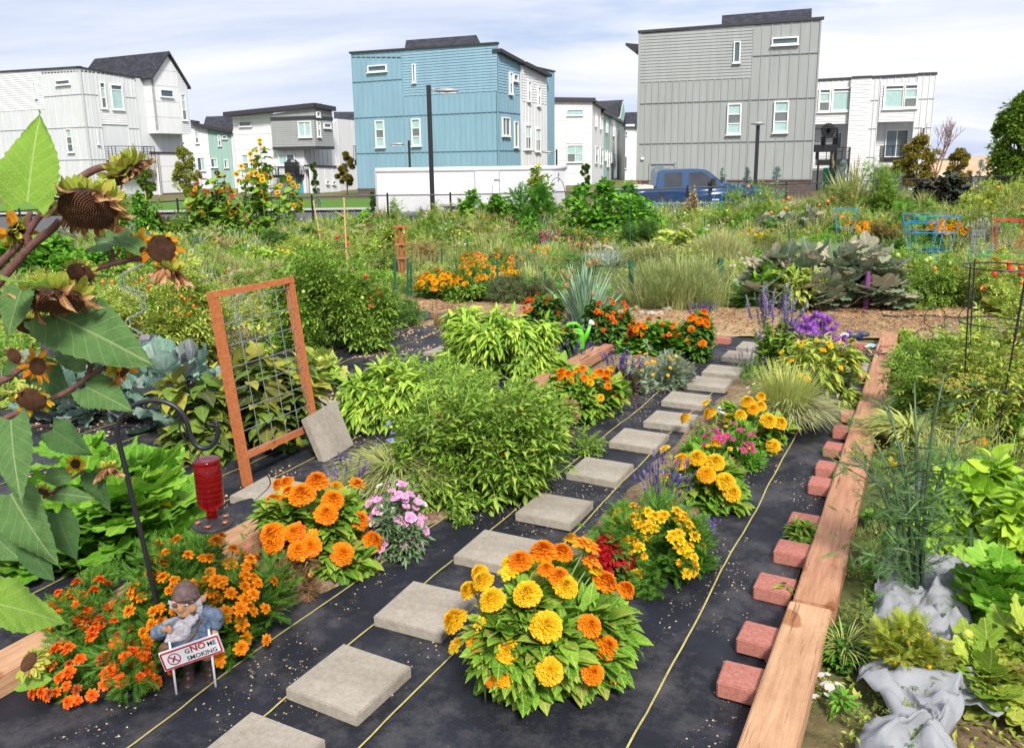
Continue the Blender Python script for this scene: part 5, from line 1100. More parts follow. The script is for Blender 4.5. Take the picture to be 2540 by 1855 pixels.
bush('orange and yellow zinnia plant beside the purple salvia','zinnia plant',1290,935,165,800,'zinnia_plant','zin',L_zin,.08,5,14,.35,.0,fl=[('zinnia','orange',13,.036,.45),('zinnia','yellow',12,.032,.25),('zinnia','gold',8,.03,.2)])
bush('reddish undergrowth between tomato and mid row zinnias','undergrowth plant',1235,985,90,890,'withered_plant','simple',L_drybr,.05,4,9,.4,.2)
spikes('dark purple salvia with small violet flowers','salvia',1375,880,100,775,'salvia_plant',48,'lavspike','violet',.06,gm('purple_salvia_leaf',(.12,.05,.07),(.18,.08,.09),(.08,.14,.05)),'leaf',.035,26,1.0,base_dens=500,baseT='tiny',basesz=.05)
spikes('lavender sprigs in front of the green watering can','lavender',1270,815,110,755,'lavender_plant',22,'lavspike','violet',.06,L_lav,'needle',.03,12,1.1)
bush('silvery green mound with small golden poppies','poppy plant',1445,868,140,775,'poppy_plant','feather',L_pale,.06,7,18,.35,-.1,fl=[('poppy','gold',30,.022,.35)])
bush('nasturtium with round dark leaves and orange blooms','nasturtium',1440,800,150,705,'nasturtium_plant','round',L_bean,.06,6,18,.35,.0,fl=[('zinnia','orange',9,.035,.6),('nasturtium','redorange',14,.03,.45),('dahlia','darkred',9,.035,.25)])
bush('orange zinnia plant with big blooms next to the path corner','zinnia plant',1530,800,90,690,'zinnia_plant','zin',L_dark,.07,5,12,.35,0,fl=[('zinnia','orange',16,.04,.25)])
spikes('lavender with white stones behind it at the path edge','lavender',1550,725,70,672,'lavender_plant',30,'lavspike','violet',.07,L_lav,'needle',.04,12,1.0)
bush('red orange zinnias left of the spiky onion clump','zinnia plant',1195,735,90,645,'zinnia_plant','zin',L_dark,.07,4,10,.4,0,fl=[('marigold','redorange',26,.032,.2)])
bush('red orange zinnias right of the spiky onion clump','zinnia plant',1345,760,95,655,'zinnia_plant','zin',L_dark,.07,4,10,.4,0,fl=[('marigold','redorange',28,.032,.2)])
bush('small red orange zinnias below the watering can spout','zinnia plant',1240,785,70,715,'zinnia_plant','zin',L_dark,.06,4,8,.4,0,fl=[('marigold','redorange',12,.03,.2)])
o,C,r,h=grass('tall spiky blue green onion clump with round seed heads','onion plant',1293,738,185,575,'onion_clump','onion',L_onion,130,.95,.3,2.6,push=.5,svar=.28,hk=1.06)
M_head=gm('straw_seed_head',(.5,.38,.18),(.62,.5,.26),(.45,.46,.2)); mb=MB(); n=160; d=rng.normal(size=(n,3)); d/=np.linalg.norm(d,axis=1)[:,None]; mb.scatter(T_simple(.3,.1,.1),d*.7,frames(d),np.full(n,.35)); mb.ball((0,0,0),.75,8); me=mb.mesh('seed_head',M_head,True)
sb=MB()
for x,y,s in ((1301,582,20),(1318,577,20),(1255,612,17),(1243,601,15),(1250,630,18),(1309,649,13),(1405,682,16),(1264,598,12)):
    P=D(x,y,C.y-.38)-C; put(o,me,P,'seed_head',s*1.1229/FPX*C.y/2); p=np.array(P); sb.tube([(p[0]*.2,p[1]*.2,0),p*.5+[0,0,.02],p],.008,5)
sb.build('stem',gm('onion_stalk',(.2,.32,.16),(.3,.38,.2),trans=0),o)
for x0,y0,x1,y1 in ((1300,735,1368,728),(1310,745,1372,742),(1305,738,1345,755)):
    t=thing('fallen_onion_leaf',{1368:'fallen pale onion leaf pointing to the path, rear one',1372:'fallen pale onion leaf pointing to the path, middle one',1345:'fallen pale onion leaf lying toward the timber end'}[x1],'fallen leaf',G(x0,y0,.03)); a=G(x0,y0,.03);b_=G(x1,y1,.02)-a; mb=MB(); mb.tube([(0,0,.02),b_*.5+Vector((0,0,.04)),b_],[.016,.012,.003],5); mb.build('leaf',L_onion,t)
# ================= plot left of the timber
bush('low plant with big bright green lobed squash leaves under the shepherd hook','squash plant',262,1265,310,1000,'squash_plant','sq',L_sq,.24,6,26,.34,.0,fl=[('petunia','gold',4,.035,.2)],sr=.01,svar=.35,asp=.85)
bush('blue green cabbage plant with broad waxy leaves left of shepherd hook','cabbage plant',205,930,190,780,'cabbage_plant','cab',L_cab,.26,4,14,.35,.1,sr=.015,stem=mat('pale_thick_stalk',(.5,.5,.3),.6))
bush('blue green cabbage plant with purple leaf stalks beside the aubergine','cabbage plant',365,960,190,775,'cabbage_plant','cab',L_cab,.24,4,14,.35,.1,sr=.015,stem=mat('pale_thick_stalk',(.5,.5,.3),.6))
bush('yellowing aubergine plant growing left of the wooden trellis','aubergine plant',452,1030,150,800,'aubergine_plant','egg',L_egg,.12,3.6,18,.35,.35,fruit=[(M_eggp,2,.03)],stem=M_stemp)
bush('aubergine plant with yellow leaves growing through the trellis mesh','aubergine plant',600,1010,200,775,'aubergine_plant','egg',L_egg,.125,3.6,22,.35,.35,fruit=[(M_eggp,3,.035)],stem=M_stemp)
bush('young yellow green squash plant right of the trellis post','squash plant',712,860,90,765,'squash_plant','sqlo',L_sqy,.15,5,10,.4,.1)
bush('cherry tomato thicket with orange fruit around a folding wire support','tomato plant',345,830,300,588,'tomato_plant','comp',L_tomy,.15,8,40,.27,.1,fruit=[(M_tomo,28,.016),(M_tomg,26,.014),(M_tomr,8,.016)],cap=8000,asp=.7)
bush('tall dense tomato plant behind the trellis with hanging red tomatoes','tomato plant',745,790,245,545,'tomato_plant','comp',L_tom,.16,9,44,.26,.15,fruit=[(M_tomr,14,.022),(M_tomg,10,.018)],cap=9000,asp=.75)
bush('dark leafy plant sprawling onto the tan path right of tall tomato','sprawling plant',875,722,120,668,'sprawling_plant','comp',L_dark,.10,6,12,.4,.0)
bush('small dry rust coloured weed at the path corner','dry weed',962,728,34,692,'dry_weed','needle',gm('rusty_twig',(.3,.15,.06),(.45,.25,.1)),.07,8,8,.4,-.3)
grass('tuft of pale grass standing on the wrinkled black fabric','grass tuft',858,752,60,715,T='strip',m=L_dry,n=120,spread=1)
bush('dark green climbing beans with round leaves at far left','bean plant',140,640,270,508,'bean_plant','heartlo',L_bean,.11,6,26,.3,.35,fl=[('spike','purple',3,.1,.5)])
bush('yellow green herb plants below the leaning sunflower heads','herb plant',170,775,260,690,'herb_plant','long',L_tomy,.09,5,20,.35,-.2,fl=[('spike','cream',12,.12,.6)])
bush('weedy green plants at the left edge below the beans','weedy plant',70,760,140,640,'weedy_plant','leaf',L_weed,.08,5,16,.35,0,fl=[('lavspike','violet',8,.09,.5)])
bush('leafy plants behind the blue green cabbages','leafy plant',300,820,330,745,'leafy_plant','leaf',L_tomy,.09,4,18,.35,0)
bush('yellowing low leaves beside the left cabbage','withering plant',80,900,120,850,'withering_plant','sqlo',L_sqy,.12,4,8,.4,0)
# ================= right of the cracked timber
def fennel():
    C=G(2005,1330); C.z=0; o=thing('fennel_plant','tall dark fennel with bare branching stalks and yellow umbels','fennel',C); sb=MB(); PP=[];DD=[]; uP=[]
    T=[(1990,975,.0),(1925,960,.05),(2020,845,.1),(2085,830,.0),(2120,1010,-.1),(2155,890,.05),(1900,990,.1),(1960,890,.2),(2055,960,.15),(1880,1000,0)]
    for i,(x,y,dy) in enumerate(T):
        p=np.array(D(x,y,C.y+dy)-C); b=np.array([rng.normal(0,.02),rng.normal(0,.02),0]); m_=b*.5+p*.5; m_[:2]*=.55; m2=p*.78; m2[:2]*=.72
        sb.tube([b,m_,m2,p],[.009,.007,.005,.003],6)
        for k in range(7):
            u=rng.uniform(.12,.95); q=(b*(1-u)**2+2*m_*u*(1-u)+p*u*u); a=rng.uniform(0,6.28); d=np.array([math.cos(a),math.sin(a),rng.uniform(.2,.9)]); L=rng.uniform(.08,.2); e=q+d*L; sb.tube([q,e],[.003,.0015],4)
            for j in range(9): t=rng.uniform(.2,1); PP.append(q+d*L*t); DD.append(d*.4+rng.normal(0,.7,3))
        uP.append(p)
    n=230
    for j in range(n):      # feathery mass near the foot
        p=rng.normal(0,1,3)*np.array([.13,.13,.14])+np.array([-.03,0,.27]); p[2]=max(.03,p[2]); PP.append(p); DD.append(rng.normal(0,.8,3)+[0,0,.5])
    mb=MB(); mb.scatter(T_feather(7,.006,.1,.6),np.array(PP),frames(np.array(DD)),.06*rng.uniform(.6,1.4,len(PP))); mb.build('foliage',L_fen,o); sb.build('stem',mat('blue_green_stalk',(.07,.12,.06),.5,var=.3),o,smooth=True)
    ub=MB(); st=[]
    for k in range(22):
        a=rng.uniform(0,6.28); q=rng.random()**.5; e=np.array([q*math.cos(a),q*math.sin(a),.55-.15*q*q]); ub.tube([(0,0,0),e],.012,3)
        for j in range(9): ub.ball(e+rng.normal(0,.07,3)*[1,1,.3],.035,4,1)
    me=ub.mesh('umbel',[M_stem,gm('dull_yellow_umbel',(.5,.42,.08),(.62,.55,.12))])
    for x,y,dy,s in ((2085,862,.05,.07),(2150,855,.1,.08),(1955,1005,.05,.05),(1915,985,.0,.05),(2110,870,0,.06),(1940,1010,.1,.045),(1890,1010,0,.04)): put(o,me,D(x,y,C.y+dy)-C,'flower_head',s)
fennel()
bush('bright green basil patch right of the fennel','basil plant',2150,1235,210,1015,'basil_plant','basil',L_bas,.085,7,26,.32,.1,cap=5000,asp=.8)
bush('bright basil leaves at the right photo edge','basil plant',2250,1290,130,1060,'basil_plant','basil',L_bas,.09,6,14,.35,.1)
bush('small basil between the fennel stalks and the timber','basil plant',2035,1240,120,1090,'basil_plant','basil',L_bas,.06,5,12,.4,.1)
grass('arching green daylily leaves right of the cracked timber','daylily',2010,1015,190,855,'daylily_clump','bladed',L_grs,330,.9,.35,1.2)
bush('tomato plant with big green tomatoes in the black hoop cage','tomato plant',2170,1010,210,720,'tomato_plant','comp',L_tomy,.13,6,30,.3,.2,fruit=[(M_tomg,22,.034)],tpl2=('simple',L_drybr,.16),cap=6000)
bush('tall leafy vines left of the black hoop cage','tomato plant',2050,960,170,790,'tomato_plant','comp',L_tom,.12,7,24,.3,.1,tpl2=('simple',L_drybr,.1),fruit=[(M_tomg,5,.03)])
bush('dense tomato growth at the right photo edge behind the basil','tomato plant',2240,960,150,640,'tomato_plant','comp',L_tomy,.13,7,30,.3,.1,fruit=[(M_tomg,8,.034)],tpl2=('simple',L_drybr,.1))
bush('leafy shoots right beside the far end of the cracked timber','tomato plant',2040,850,110,765,'tomato_plant','comp',L_tom,.10,6,14,.35,.1)
bush('light green feathery shoots between fennel and hoop cage','weed',2080,1090,150,930,'feathery_weed','needle',L_weed,.09,7,18,.35,-.5)
bush('tomato vines around the black cage nearer the tan path','tomato plant',2120,850,230,720,'tomato_plant','comp',L_tom,.13,5,22,.33,.2,fruit=[(M_tomg,10,.03)],tpl2=('simple',L_drybr,.08))
bush('lobed yellow green squash leaves at the bottom right corner','squash plant',2205,1560,220,1400,'squash_plant','sq',L_tomy,.12,5,14,.4,.0,sr=.008)
bush('lobed green squash leaves below the basil at right','squash plant',2200,1420,140,1260,'squash_plant','sq2',L_sq,.13,4,12,.4,.0)
bush('yellow flowering dill at the bottom beside white cloth','dill',1990,1520,160,1375,'dill_plant','feather',gm('dill_leaf',(.3,.4,.05),(.45,.5,.06)),.06,4,14,.4,-.2,fl=[('globe','yellow',40,.009,.3)])
bush('clover and small weeds along the foot of the pale knotty timber','weed',1858,1470,90,1400,'timber_weed','round',L_dark,.022,5,12,.4,0,asp=1.5)
grass('long grass blades leaning from the timber foot at bottom right','grass tuft',1862,1480,110,1345,m=L_grs,T='stripd',n=90,spread=1.1)
bush('low dark weeds behind the fennel along the timber','weed',1945,1165,60,1110,'timber_weed','simple',L_tom,.04,4,9,.4,0)
for x,y,w,l in ((1765,1200,66,'jagged green weed between two red blocks'),(1732,1330,36,'small green weed beside a red block and the timber joint'),(1925,850,40,'small jagged weed at the foot of the farthest red block')):
    bush(l,'weed',x,y,w,y-16,'path_weed','long',L_tom,.05,7,6,.5,-.1,push=.3)
bush('grassy weeds at the near end of the cracked timber by the tan path','weed',1990,765,70,730,'path_weed','simple',L_tomy,.05,5,10,.4,0)
bush('leafy tomato shoot stretching over the fourth and fifth stepping stones','tomato shoot',1298,1005,40,940,'tomato_shoot','comp',L_tom,.07,4,6,.5,.1,push=.3)
bush('weak tomato shoots crossing the fabric below the big tomato','tomato shoot',1000,1145,90,1085,'tomato_shoot','comp',L_tom,.07,3,6,.5,0,push=.4)
rng=np.random.default_rng(23)
# ================= individually seen plants of the far plots  (label, kind, cx, ybase, w, ytop, template, material, leaf size, flowers...)
MID=[
('mildewed grey green squash plant sprawling beyond the tan path','squash plant',1815,685,300,545,'squash_plant','sq',L_sqg,.30,6,30,.3,.0,None,None),
('dark green squash leaves at left of the mildewed squash','squash plant',1690,680,110,595,'squash_plant','sqlo',L_sq,.2,5,12,.35,.0,None,None),
('yellow green pole beans draped in front of mildewed squash','bean plant',1770,690,90,605,'bean_plant','long',L_tomy,.14,4,10,.35,.5,None,None),
('tomato plants with green fruit in the blue cages','tomato plant',2010,680,190,555,'tomato_plant','comp',L_tom,.12,6,24,.33,.2,None,[(M_tomg,14,.035),(M_tomo,6,.03)]),
('climbing heap of lime green heart shaped vine leaves on a post','vine',1478,580,80,502,'vine_mound','heartlo',L_sqy,.14,6,14,.35,.4,None,None),
('dark bushy plant behind the blue tomato cages','shrub',2010,575,130,515,'shrub','comp',L_dark,.12,5,14,.35,0,None,None),
('row of orange marigolds behind the mildewed squash','marigold plant',1908,540,135,490,'marigold_row','feather',L_mar,.1,5,14,.35,0,[('zinnia','gold',80,.06,.6)],None),
('orange marigolds inside the blue cages at right','marigold plant',2075,560,110,490,'marigold_row','feather',L_mar,.1,5,12,.35,0,[('zinnia','gold',70,.06,.6)],None),
('yellow orange marigold bed left of the green posts','marigold plant',975,665,125,600,'marigold_bed','feather',L_mar,.09,5,14,.35,0,[('zinnia','gold',70,.05,.35)],None),
('yellow marigold bed, middle one before the strawberry patch','marigold plant',1075,650,170,582,'marigold_bed','feather',L_mar,.09,4,14,.35,0,[('zinnia','yellow',62,.05,.4),('zinnia','gold',26,.05,.4)],None),
('tall golden marigolds behind the middle marigold bed','marigold plant',1085,610,170,558,'marigold_bed','feather',L_mar,.09,4,14,.35,0,[('zinnia','gold',70,.055,.5)],None),
('low dark strawberry patch beside the yellow marigolds','strawberry plant',1150,668,170,610,'strawberry_patch','comp',gm('strawberry_leaf',(.07,.15,.04),(.13,.2,.07),(.25,.2,.12)),.09,6,24,.33,0,None,None),
('small clump of leafy weeds before the strawberry patch','weed',1030,670,110,630,'leafy_weed','leaf',L_tom,.08,5,12,.35,0,None,None),
('dark green chive clump with orange flowers left of onion heads','chive clump',1195,612,110,545,'chive_clump','needle',L_grs,.16,9,14,.35,-.6,[('nasturtium','orange',8,.05,.8)],None),
('pink and magenta zinnias in the middle distance','zinnia plant',1225,560,100,505,'zinnia_plant','leaf',L_mar,.08,5,12,.35,0,[('marigold','magenta',60,.035,.4)],None),
('yellow marigolds above the pink zinnias','marigold plant',1235,520,70,487,'marigold_plant','feather',L_mar,.08,5,10,.35,0,[('zinnia','yellow',40,.045,.4)],None),
('yellow marigolds right of the pink zinnias','marigold plant',1255,555,60,528,'marigold_plant','feather',L_mar,.08,5,9,.35,0,[('zinnia','yellow',24,.05,.4)],None),
('feathery bright green fennel bush before the cargo trailer','fennel bush',1178,495,110,412,'fennel_bush','feather',gm('bright_fennel_leaf',(.06,.22,.02),(.10,.30,.03),(.16,.36,.05)),.22,9,26,.3,-.3,None,None),
('dark green bean vines on stakes left of the feathery fennel','bean plant',1085,480,130,412,'bean_vines','heartlo',L_bean,.15,9,30,.33,.3,None,None),
('dark green bean vines on stakes before the white mint houses','bean plant',1340,540,200,400,'bean_vines','heartlo',L_bean,.15,10,34,.3,.3,None,None),
('tall thin okra plant rising in front of the trailer end','okra plant',1190,520,46,372,'okra_plant','sqlo',L_tomy,.15,2.2,9,.4,.1,None,None),
('grey green sage bush with narrow leaves','sage bush',1022,530,98,473,'sage_bush','needle',L_pale,.16,9,20,.33,-.5,None,None),
('small tomato bush before the trailer left of the lamp post','tomato plant',985,490,60,452,'tomato_plant','comp',L_tomy,.12,5,10,.35,0,None,None),
('leafy tomato bush at the trailer rear wheel','tomato plant',880,500,48,440,'tomato_plant','comp',L_tom,.12,4,9,.35,.1,None,None),
('rounded green bush right of the tall lamp post foot','tomato plant',1090,540,110,490,'tomato_plant','comp',L_tomy,.11,5,14,.35,.1,None,None),
('olive tomato bush behind the vine mound','tomato plant',1325,540,130,462,'tomato_plant','comp',gm('olive_leaf',(.13,.18,.05),(.22,.26,.08),(.34,.34,.14)),.12,6,20,.33,.1,None,None),
('tomato bush with ripening fruit in front of the blue pickup hood','tomato plant',1662,520,165,404,'tomato_plant','comp',L_tom,.12,9,26,.35,.1,None,[(M_tomo,9,.05)]),
('yellow green plants below the blue pickup','leafy plant',1560,500,150,462,'leafy_plant','leaf',L_pep,.12,5,18,.35,0,None,None),
('yellow green plants right of the blue pickup and low hoop','leafy plant',1440,505,110,470,'leafy_plant','leaf',L_pep,.12,5,14,.35,0,None,None),
('large round green shrub before the right white house','shrub',1945,455,105,360,'shrub','comp',L_tom,.18,8,34,.28,.05,None,None),
('dark purple leaved shrub at right before the fence','purple shrub',2085,475,105,375,'purple_shrub','heartlo',L_purp,.22,8,30,.28,.4,None,None),
('tomato bush with yellow leaves right of the dark brick base','tomato plant',1840,480,110,405,'tomato_plant','comp',L_weed,.14,5,18,.33,0,None,[(M_tomo,7,.05)]),
('bright green carrot tops behind the orange marigold row','carrot plant',1960,490,150,450,'carrot_bed','feather',gm('carrot_leaf',(.1,.3,.03),(.16,.4,.05)),.16,6,18,.33,-.3,None,None),
('yellow green tomato mass at the right photo edge','tomato plant',2210,500,130,400,'tomato_plant','comp',L_tomy,.16,6,26,.33,0,None,[(M_tomo,6,.05)]),
('bright yellow green bushes right of the purple shrub','leafy plant',2150,500,120,430,'leafy_plant','comp',L_pep,.14,5,18,.33,0,None,None),
('feathery purple heads of dried herbs at right','herb plant',2170,560,120,480,'herb_plant','tiny',gm('purplish_herb',(.3,.26,.24),(.42,.4,.34),(.2,.26,.12)),.09,6,18,.33,-.4,None,None),
('tomato plants among red and green wire cages at right','tomato plant',2200,690,150,560,'tomato_plant','comp',L_tomy,.14,5,20,.35,.1,None,[(M_tomr,10,.04),(M_tomo,6,.04)]),
('yellow squash leaves by the green square cage','squash plant',2225,700,90,640,'squash_plant','sqlo',L_sqy,.2,4,9,.4,0,None,None),
('silver variegated squash leaves beside small green posts','squash plant',1748,530,110,470,'squash_plant','sqlo',L_sqg,.25,4,12,.35,0,None,None),
('withered tan squash leaves on netting near the centre','withered squash',1080,545,150,500,'withered_squash','sqlo',L_dry,.24,3,12,.4,.4,None,None),
('withered tan squash leaves left of the dry sunflowers','withered squash',820,560,150,500,'withered_squash','sqlo',L_dry,.22,3,12,.4,.4,None,None),
('dry tan tomato vines on a pole beside the sage bush','dead plant',1082,520,50,450,'dead_vines','simple',L_drybr,.12,4,10,.4,.3,None,None),
('dead straw coloured vine on stakes before the pickup door','dead plant',1712-188,465,26,418,'dead_vines','simple',gm('pale_dead_leaf',(.55,.38,.2),(.7,.52,.3)),.10,6,8,.4,.2,None,None),
('rusty brown tomato bush right of the wooden obelisk','withering plant',945,600,90,530,'withering_plant','comp',gm('rusty_leaf',(.2,.2,.06),(.38,.25,.1),(.5,.33,.15)),.1,5,14,.35,.1,None,None),
('leafy tomato bush right of the rusty brown one','tomato plant',860,620,110,540,'tomato_plant','comp',L_weed,.1,6,16,.35,.1,None,None),
('broad grass green bush left of the wooden obelisk','leafy plant',860,600,90,500,'leafy_plant','leaf',L_tomy,.1,5,12,.35,0,None,None),
('lush green tomato bush behind the tall dense tomato','tomato plant',720,590,200,500,'tomato_plant','comp',L_tomy,.11,5,24,.35,.1,None,[(M_tomr,5,.035)]),
('pinkish grass like haze of seed heads left of wooden stakes','ornamental grass',578,530,95,480,'seed_head_bush','tiny',gm('pinkish_seed_heads',(.4,.3,.22),(.5,.4,.28),(.3,.32,.14)),.07,9,20,.33,-.5,None,None),
('bright green asparagus like bush behind the pinkish haze','feathery plant',520,510,130,465,'feathery_plant','feather',L_pep,.16,5,16,.35,-.2,[('marigold','magenta',16,.05,.5)],None),
('green bush with pink zinnias left of the pinkish haze','zinnia plant',430,520,110,470,'zinnia_plant','leaf',L_tom,.1,5,14,.35,0,[('marigold','magenta',18,.05,.5)],None),
('dark green leafy bush under the large drooping sunflower head','leafy plant',330,500,90,465,'leafy_plant','leaf',L_bean,.14,5,12,.35,.1,None,None),
('crimson amaranth plume just behind the chain link fence line','amaranth',355,478,50,456,'amaranth','tiny',gm('crimson_plume',(.14,.01,.02),(.25,.02,.04)),.08,9,8,.4,-.3,None,None),
('pale yellow green squash bed left of the pinkish haze','squash plant',470,560,160,510,'squash_plant','sqlo',gm('pale_yellow_leaf',(.4,.45,.18),(.55,.55,.28),(.25,.36,.1)),.2,4,16,.35,0,None,None),
('grassy green plants with tiny white blooms in the left plot','weed',420,610,170,535,'flowering_weed','needle',L_weed,.12,7,22,.35,-.5,[('marigold','white',16,.02,.6)],None),
('pale creamy squash foliage behind the trellis top','squash plant',555,640,130,605,'squash_plant','sqlo',gm('creamy_leaf',(.5,.48,.25),(.62,.52,.34),(.3,.38,.12)),.16,5,14,.35,0,None,None),
('orange marigold clump behind the trellis top left corner','marigold plant',495,612,60,594,'marigold_plant','feather',L_mar,.08,5,8,.4,0,[('zinnia','orange',26,.04,.5)],None),
('leafy light green plants right of the orange marigold clump','leafy plant',610,600,120,545,'leafy_plant','leaf',L_pep,.1,5,14,.35,0,[('poppy','yellow',9,.04,.6)],None),
('small tomato bush with red fruit behind the light green plants','tomato plant',670,570,110,520,'tomato_plant','comp',L_weed,.1,5,12,.35,0,None,[(M_tomo,10,.035)]),
('vegetable bed of mixed greens below the large drooping sunflower','vegetable plant',340,580,190,525,'vegetable_bed','comp',L_tomy,.12,5,20,.35,0,[('marigold','magenta',8,.04,.6)],None),
('leafy greens near the hedge bindweed at left of the tall sunflowers','vegetable plant',300,640,160,570,'vegetable_bed','leaf',L_tom,.1,5,16,.35,0,None,None),
('thick weedy bush left of the green metal posts','weed',1530,560,140,490,'weedy_bush','needle',L_weed,.14,8,24,.33,-.5,[('marigold','white',14,.02,.5)],None),
('yellow flowering weeds left of the silver squash','weed',1660,560,120,500,'weedy_bush','needle',L_dry,.12,8,20,.35,-.5,[('marigold','yellow',12,.04,.4)],None),
('dry tan seed stalks behind the tan path at centre right','weed',1640,640,110,560,'weedy_bush','needle',L_weed,.11,8,20,.35,-.6,[('marigold','white',24,.02,.4)],None),
('tall red brown sorghum stalk right of the pickup','sorghum',1748,500,26,430,'sorghum','blade',gm('rust_stalk',(.5,.28,.14),(.6,.38,.2)),.4,6,6,.4,-.8,None,None),
('pumpkin vines with dull orange leaves right of silver squash','squash plant',1820,520,120,470,'squash_plant','sqlo',gm('orange_green_leaf',(.25,.3,.1),(.5,.38,.16),(.4,.42,.14)),.16,4,14,.35,0,None,[(M_tomo,6,.05)]),
('dense green herbs before the gravel right of centre','herb plant',1690,500,150,455,'herb_plant','comp',L_weed,.13,5,18,.35,0,None,None),
('weedy green bush at the left foot of the purple shrub','weed',2030,480,90,425,'weedy_bush','comp',L_weed,.14,5,14,.35,0,None,None),
('pale green kale row left of the blue cages','kale plant',1900,590,110,550,'kale_plant','sqlo',L_tom,.16,5,12,.35,0,None,None),
('leafy green plants with small red blooms at far left by the fence','weedy plant',300,455,110,425,'weedy_plant','leaf',L_bean,.15,5,12,.35,0,None,None),
('dark leafy shrub right of the orange marigold clump, left plots','shrub',650,575,120,500,'shrub','comp',L_dark,.13,8,18,.3,.1,None,None),
('dark green bush between the obelisk and the trailer','shrub',915,560,110,470,'shrub','comp',L_tom,.13,7,18,.3,.1,None,None),
('broad leaved dark rhubarb like plant left of the lamp post foot','leafy plant',800,520,110,462,'leafy_plant','sqlo',L_bean,.2,5,12,.35,.1,None,None),
('dark bush behind the lime green vine mound','shrub',1410,560,95,485,'shrub','comp',L_dark,.13,8,16,.3,.1,None,None),
('lush green chard row behind the golden grass','leafy plant',1580,575,130,515,'leafy_plant','leaf',L_bean,.13,6,16,.35,0,None,[(M_tomo,4,.04)]),
('dark potato plants at left behind the cherry tomato thicket','leafy plant',300,610,150,545,'leafy_plant','comp',L_dark,.12,7,18,.33,0,None,None),
('pale cream flowered bush in the centre of the far plots','shrub',1330,590,90,535,'shrub','needle',L_pale,.13,7,16,.33,-.4,[('marigold','cream',20,.035,.5)],None),
('rust tinged shrub right of the mildewed squash top','shrub',1960,560,90,500,'shrub','comp',gm('rust_green_leaf',(.1,.16,.04),(.2,.2,.06),(.36,.2,.08)),.12,7,14,.33,0,None,None),
]
for i,q in enumerate(MID):
    l,c,cx,yb,w,yt,nm,T,m,sz,den,nc,ti,dr,fl,fr=q
    bush(l,c,cx,yb,w,yt,nm,T,m,sz,den,nc,ti,dr,fl=fl,fruit=fr,cap=3200,sr=.007)
grass('broad golden green mound of wild grass right of the onion clump','wild grass',1502,683,225,545,'wild_grass','strip',gm('golden_green_blade',(.14,.21,.05),(.24,.31,.08),(.36,.37,.15)),1500,.6,1.0,1.4,heads=None,svar=.6)
bush('fine green weeds growing up through the golden green grass mound','weed',1502,690,225,575,'fine_weed','needle',gm('fine_weed_leaf',(.10,.18,.03),(.18,.26,.06),(.30,.34,.12)),.10,16,60,.22,-.6,cap=9000)
grass('straw coloured wild grass behind the golden green mound','wild grass',1440,590,150,510,'wild_grass','stripd',L_dry,2200,.5,.95,1.6,svar=.6)
grass('tall yellowing grass right of the heart leaved vine','wild grass',1590,590,150,500,'wild_grass','strip',gm('yellowing_blade',(.3,.34,.1),(.46,.44,.17)),2600,.45,.95,1.4,svar=.6)
grass('bleached grass tuft with bent stalks before the dark brick','wild grass',1755,480,80,418,'wild_grass','stripd',L_dry,400,.9,.6,1.6,svar=.5)
grass('feathery plumes of pale grass before the right white house','plume grass',1880,455,100,350,'plume_grass','strip',L_dry,260,.5,.6,1.6,heads=('spike','cream',14,.35))
grass('bleached corn stalks bending between the wooden stakes','corn stalks',775,500,110,435,'corn_stalks','bladed',L_dry,90,.9,.5,2.0)
grass('dark iris like leaves left of the pink zinnias','iris',1165,640,80,575,'iris_clump','blade',L_grs,120,.8,.5,1.4)
# purple stemmed brussels sprout by the mildewed squash
C=G(1912,685); t=thing('purple_kale_stalk','thick purple vegetable stalk at the right end of mildewed squash','kale',C); mb=MB(); p=np.array(D(1918,600,C.y)-C); mb.tube([(0,0,0),p*.5,p],[.04,.035,.025],8); mb.build('stem',mat('purple_stalk',(.2,.05,.22),.6,var=.3,scale=40,bmp=.5),t)
# undergrowth: what nobody could count
def cover(name,label,cat,n,region,T,m,hmin,hmax,seed,size=None):
    r=np.random.default_rng(seed); P=[];S=[]
    while len(P)<n:
        a,b_=r.uniform(*region[0]),r.uniform(*region[1]); x,y=a,b_
        if region[2](x,y): continue
        h=hmin+(hmax-hmin)*max(0,min(1,.5+1.3*nz(x,y,.55,seed)+.6*nz(x,y,1.7,seed)))*r.uniform(.4,1); P.append((x,y,zt(x,y)+h*r.random()**.8*.9)); S.append((size or .1)*r.uniform(.6,1.3)*max(1,y/16))
    P=np.array(P); d=r.normal(size=(n,3)); d[:,2]=np.abs(d[:,2])*.9+.2; mb=MB(); mb.scatter(TP[T],P,frames(d),np.array(S)); o=mb.build(name,m); tag(o,label,cat,kind='stuff'); return o
def skip(x,y):
    a,b_=x*U.x+y*U.y,x*W.x+y*W.y
    if y>28.6 or y<8.5 or abs(x)>y*.68+1: return True
    edge=9.3 if b_<-3.4 else 10.2+(b_+2.1)*.55
    if b_>2: edge=12.4
    return a<edge+.25
cover('undergrowth','low green leaves covering the soil of the far plots','undergrowth',26000,((-20,20),(8.5,28.6),skip),'comp',L_tom,.02,.22,9,.09)
PALS=[(L_weed,'simple',.10),(L_tomy,'comp',.14),(L_tom,'comp',.14),(L_weed,'needle',.20),(L_dry,'needle',.2),(L_bean,'comp',.13),(L_weed,'comp',.12),(L_bean,'leaf',.12),(L_dark,'comp',.15),(L_pale,'needle',.16),(L_tomy,'simple',.09),(L_drybr,'simple',.07)]
